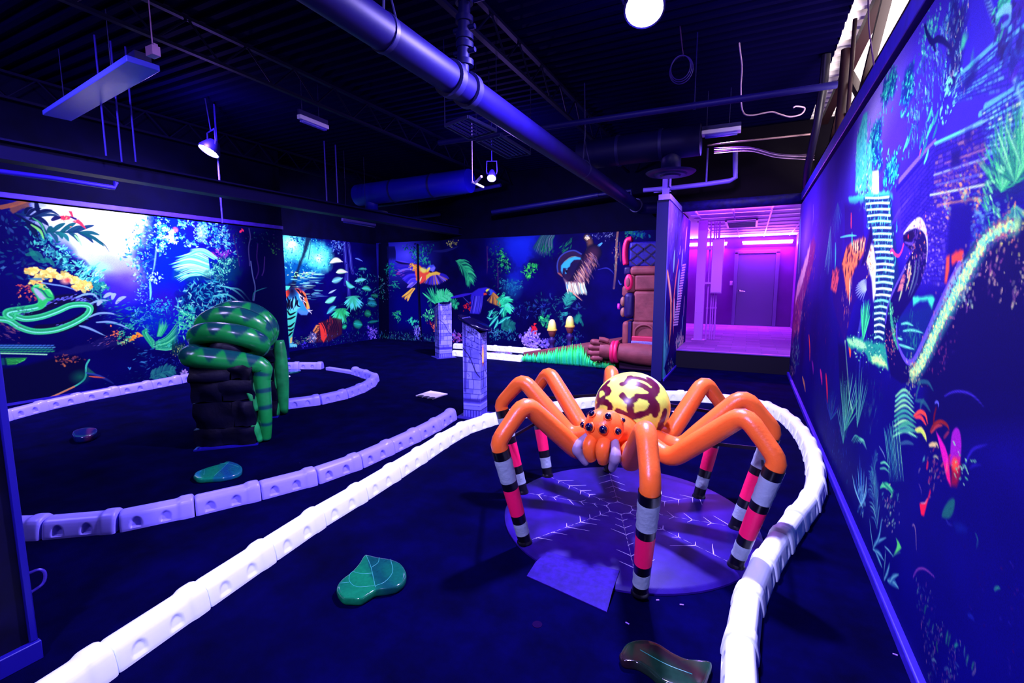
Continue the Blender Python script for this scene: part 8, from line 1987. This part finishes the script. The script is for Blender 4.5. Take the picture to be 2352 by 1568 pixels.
M_idol = mat('idol_brown', (0.23, 0.052, 0.05), 0.55, 0.25, noise=0.25, scale=5, bump=0.5, bscale=16)
M_idol2 = mat('idol_dark', (0.012, 0.003, 0.06), 0.5, 0.3, noise=0.3, scale=8, bump=0.3, bscale=20)
M_idolp = mat('idol_pink', (0.9, 0.015, 0.10), 0.45, 0.35)
M_idolb = mat('idol_blue', (0.010, 0.004, 0.17), 0.5, 0.3, noise=0.4, scale=20)
idol = thing('carved_idol', 'tall brown carved idol in profile with pink headband and fist beside the stub wall', 'statue', (-1.75, 8.45, 0))
def blk(name, x0, y0, x1, y1, m, d0=0.0, d1=0.55, bev=0.03, seg=4):
    """block seen between two photo pixels on the idol's near side, d = depth range behind it"""
    a = ony(x0, y1, YI + d0); c = ony(x1, y0, YI + d0)
    return MB().box(((a[0] + c[0]) / 2, YI + (d0 + d1) / 2, (a[2] + c[2]) / 2), (abs(c[0] - a[0]), d1 - d0, abs(c[2] - a[2]))).build(name, m, idol, bevel=bev, segs=seg)
blk('headdress', 1444, 553, 1512, 614, M_idolb, 0.02, 0.5, 0.04)
zig = MB()
for r_ in range(2):
    y_ = 572 + 26 * r_
    for k in range(2):
        for e in (-1, 1):
            a = Vector(ony(1446 + 32 * k, y_, YI + 0.012)); c = Vector(ony(1462 + 32 * k, y_ + e * 12, YI + 0.012)); f_ = Vector(ony(1478 + 32 * k, y_, YI + 0.012)); zig.bar(a, c, 0.02, 0.014, (0, 1, 0)); zig.bar(c, f_, 0.02, 0.014, (0, 1, 0))
zig.build('zigzag_trim', mat('idol_line', (0.012, 0.002, 0.03), 0.5, 0.3), idol)
pts = [np.array(ony(x, y, YI + 0.1)) for x, y in ((1452, 549), (1442, 552), (1437, 568), (1436, 590), (1438, 608))]
pl = smooth_path(pts, 5); MB().tube(pl, [0.05] * len(pl), 14, flat=1.6).build('headband', M_idolp, idol, smooth=True)
blk('brow', 1446, 610, 1512, 632, M_idol, -0.06, 0.55, 0.06)
blk('eyebrow', 1432, 612, 1450, 632, M_idol2, -0.02, 0.3, 0.04)
blk('eye_block', 1436, 630, 1460, 672, M_idol, -0.02, 0.4, 0.05)
c = ony(1444, 648, YI - 0.03); b = MB(); b.ball((0, 0, 0), (0.075, 0.04, 0.14), 24, 14); b.v = [(x + c[0], y + c[1], z + c[2]) for x, y, z in b.v]; eo = b.build('eye', M_idolp, idol, smooth=True)
b = MB(); b.ball((c[0] - 0.005, c[1] - 0.03, c[2]), (0.04, 0.02, 0.08), 18, 10); b.build('iris', M_idol, eo, smooth=True)
blk('cheek_block', 1456, 629, 1512, 668, M_idol, -0.03, 0.5, 0.05)
blk('jaw_block', 1453, 668, 1510, 740, M_idol, -0.02, 0.5, 0.05)
blk('nose', 1427, 655, 1456, 682, M_idol, 0.02, 0.35, 0.06)
blk('muzzle', 1431, 672, 1456, 731, M_idol2, -0.06, 0.35, 0.07)
for y_ in (692, 717):
    c = ony(1431, y_, YI + 0.02); b = MB(); b.ball(c, (0.045, 0.05, 0.085), 18, 12); b.build('tooth', mat('idol_tan', (0.32, 0.12, 0.07), 0.5), idol, smooth=True)
c0, c1 = ony(1421, 697, YI + 0.05), ony(1421, 710, YI + 0.05)
MB().tube([c0, (Vector(c0) + Vector(c1)) / 2, c1], [0.02, 0.026, 0.02], 12).build('tongue_stud', mat('stud_pink', (0.75, 0.03, 0.5), 0.4), idol, smooth=True)
MB().bar(ony(1421, 703, YI + 0.05), ony(1436, 703, YI + 0.1), 0.03, 0.03).build('tongue', M_idol2, idol)
blk('shoulder', 1427, 738, 1446, 794, M_idol, -0.02, 0.5, 0.06)
blk('chest_strap', 1441, 738, 1451, 792, M_idol2, -0.04, 0.5, 0.02)
blk('chest', 1449, 739, 1510, 796, M_idol, -0.03, 0.5, 0.05)
pts = [np.array(ony(x, y, YI - 0.045)) for x, y in ((1457, 776), (1459, 758), (1470, 748), (1482, 746), (1494, 750), (1501, 760), (1502, 776))]
pl = smooth_path(pts, 5); MB().tube(pl, 0.02, 10).build('arch_moulding', M_idol, idol, smooth=True)
blk('red_belt', 1450, 774, 1503, 784, mat('belt_red', (0.50, 0.014, 0.05), 0.5), -0.09, 0.3, 0.02)
blk('blue_belt', 1448, 784, 1502, 797, mat('belt_blue', (0.16, 0.12, 0.34), 0.5, noise=0.4, scale=60), -0.10, 0.3, 0.03)
# forearm, wrist rings and fist
f0, f1 = Vector(ony(1500, 816, YI - 0.06)), Vector(ony(1420, 808, YI - 0.14))
MB().tube([f0, f0.lerp(f1, 0.5), f1], [0.19, 0.185, 0.15], 24).build('forearm', M_idol, idol, smooth='auto')
for k in range(2):
    c = Vector(ony(1417 - 8 * k, 808, YI - 0.15)); b = MB(); ring = [c + Vector((0, 0.145 * math.cos(a), 0.165 * math.sin(a))) for a in np.linspace(0, 2 * PI, 29)[:-1]]
    b.tube(ring, 0.036, 12, closed=True); b.build('wrist_ring', mat('ring_pink', (0.75, 0.012, 0.09), 0.45), idol, smooth=True)
p0 = Vector(ony(1410, 806, YI - 0.15)); p1 = Vector(ony(1380, 803, YI - 0.17))
hand = MB().tube([p0, p0.lerp(p1, 0.5), p1], [0.125, 0.15, 0.14], 22).build('fist', M_idol, idol, smooth='auto')
for k, (xa, ya, xb, yb_) in enumerate(((1384, 787, 1362, 785), (1382, 798, 1356, 797), (1382, 810, 1356, 810), (1384, 822, 1362, 822))):
    a, c = Vector(ony(xa, ya, YI - 0.2)), Vector(ony(xb, yb_, YI - 0.24)); q = c + Vector((0.04, 0.10, -0.01))
    fo = MB().tube(smooth_path([np.array(a), np.array(a.lerp(c, 0.6)), np.array(c), np.array(q)], 4), 0.052, 14).build('finger', M_idol, hand, smooth=True)
a, c = Vector(ony(1398, 784, YI - 0.22)), Vector(ony(1376, 779, YI - 0.26))
MB().tube(smooth_path([np.array(a), np.array(a.lerp(c, .5) + Vector((0, 0, 0.01))), np.array(c)], 4), 0.045, 14).build('thumb', M_idol, hand, smooth=True)
a = ony(1424, 838, YI); c = ony(1502, 858, YI)
MB().box((-1.68, YI + 0.2, 0.14), (0.62, 0.5, 0.28)).build('plinth', mat('plinth_dark', (0.03, 0.006, 0.03), 0.6, 0.2), idol, bevel=0.02)
bpy.context.view_layer.update()
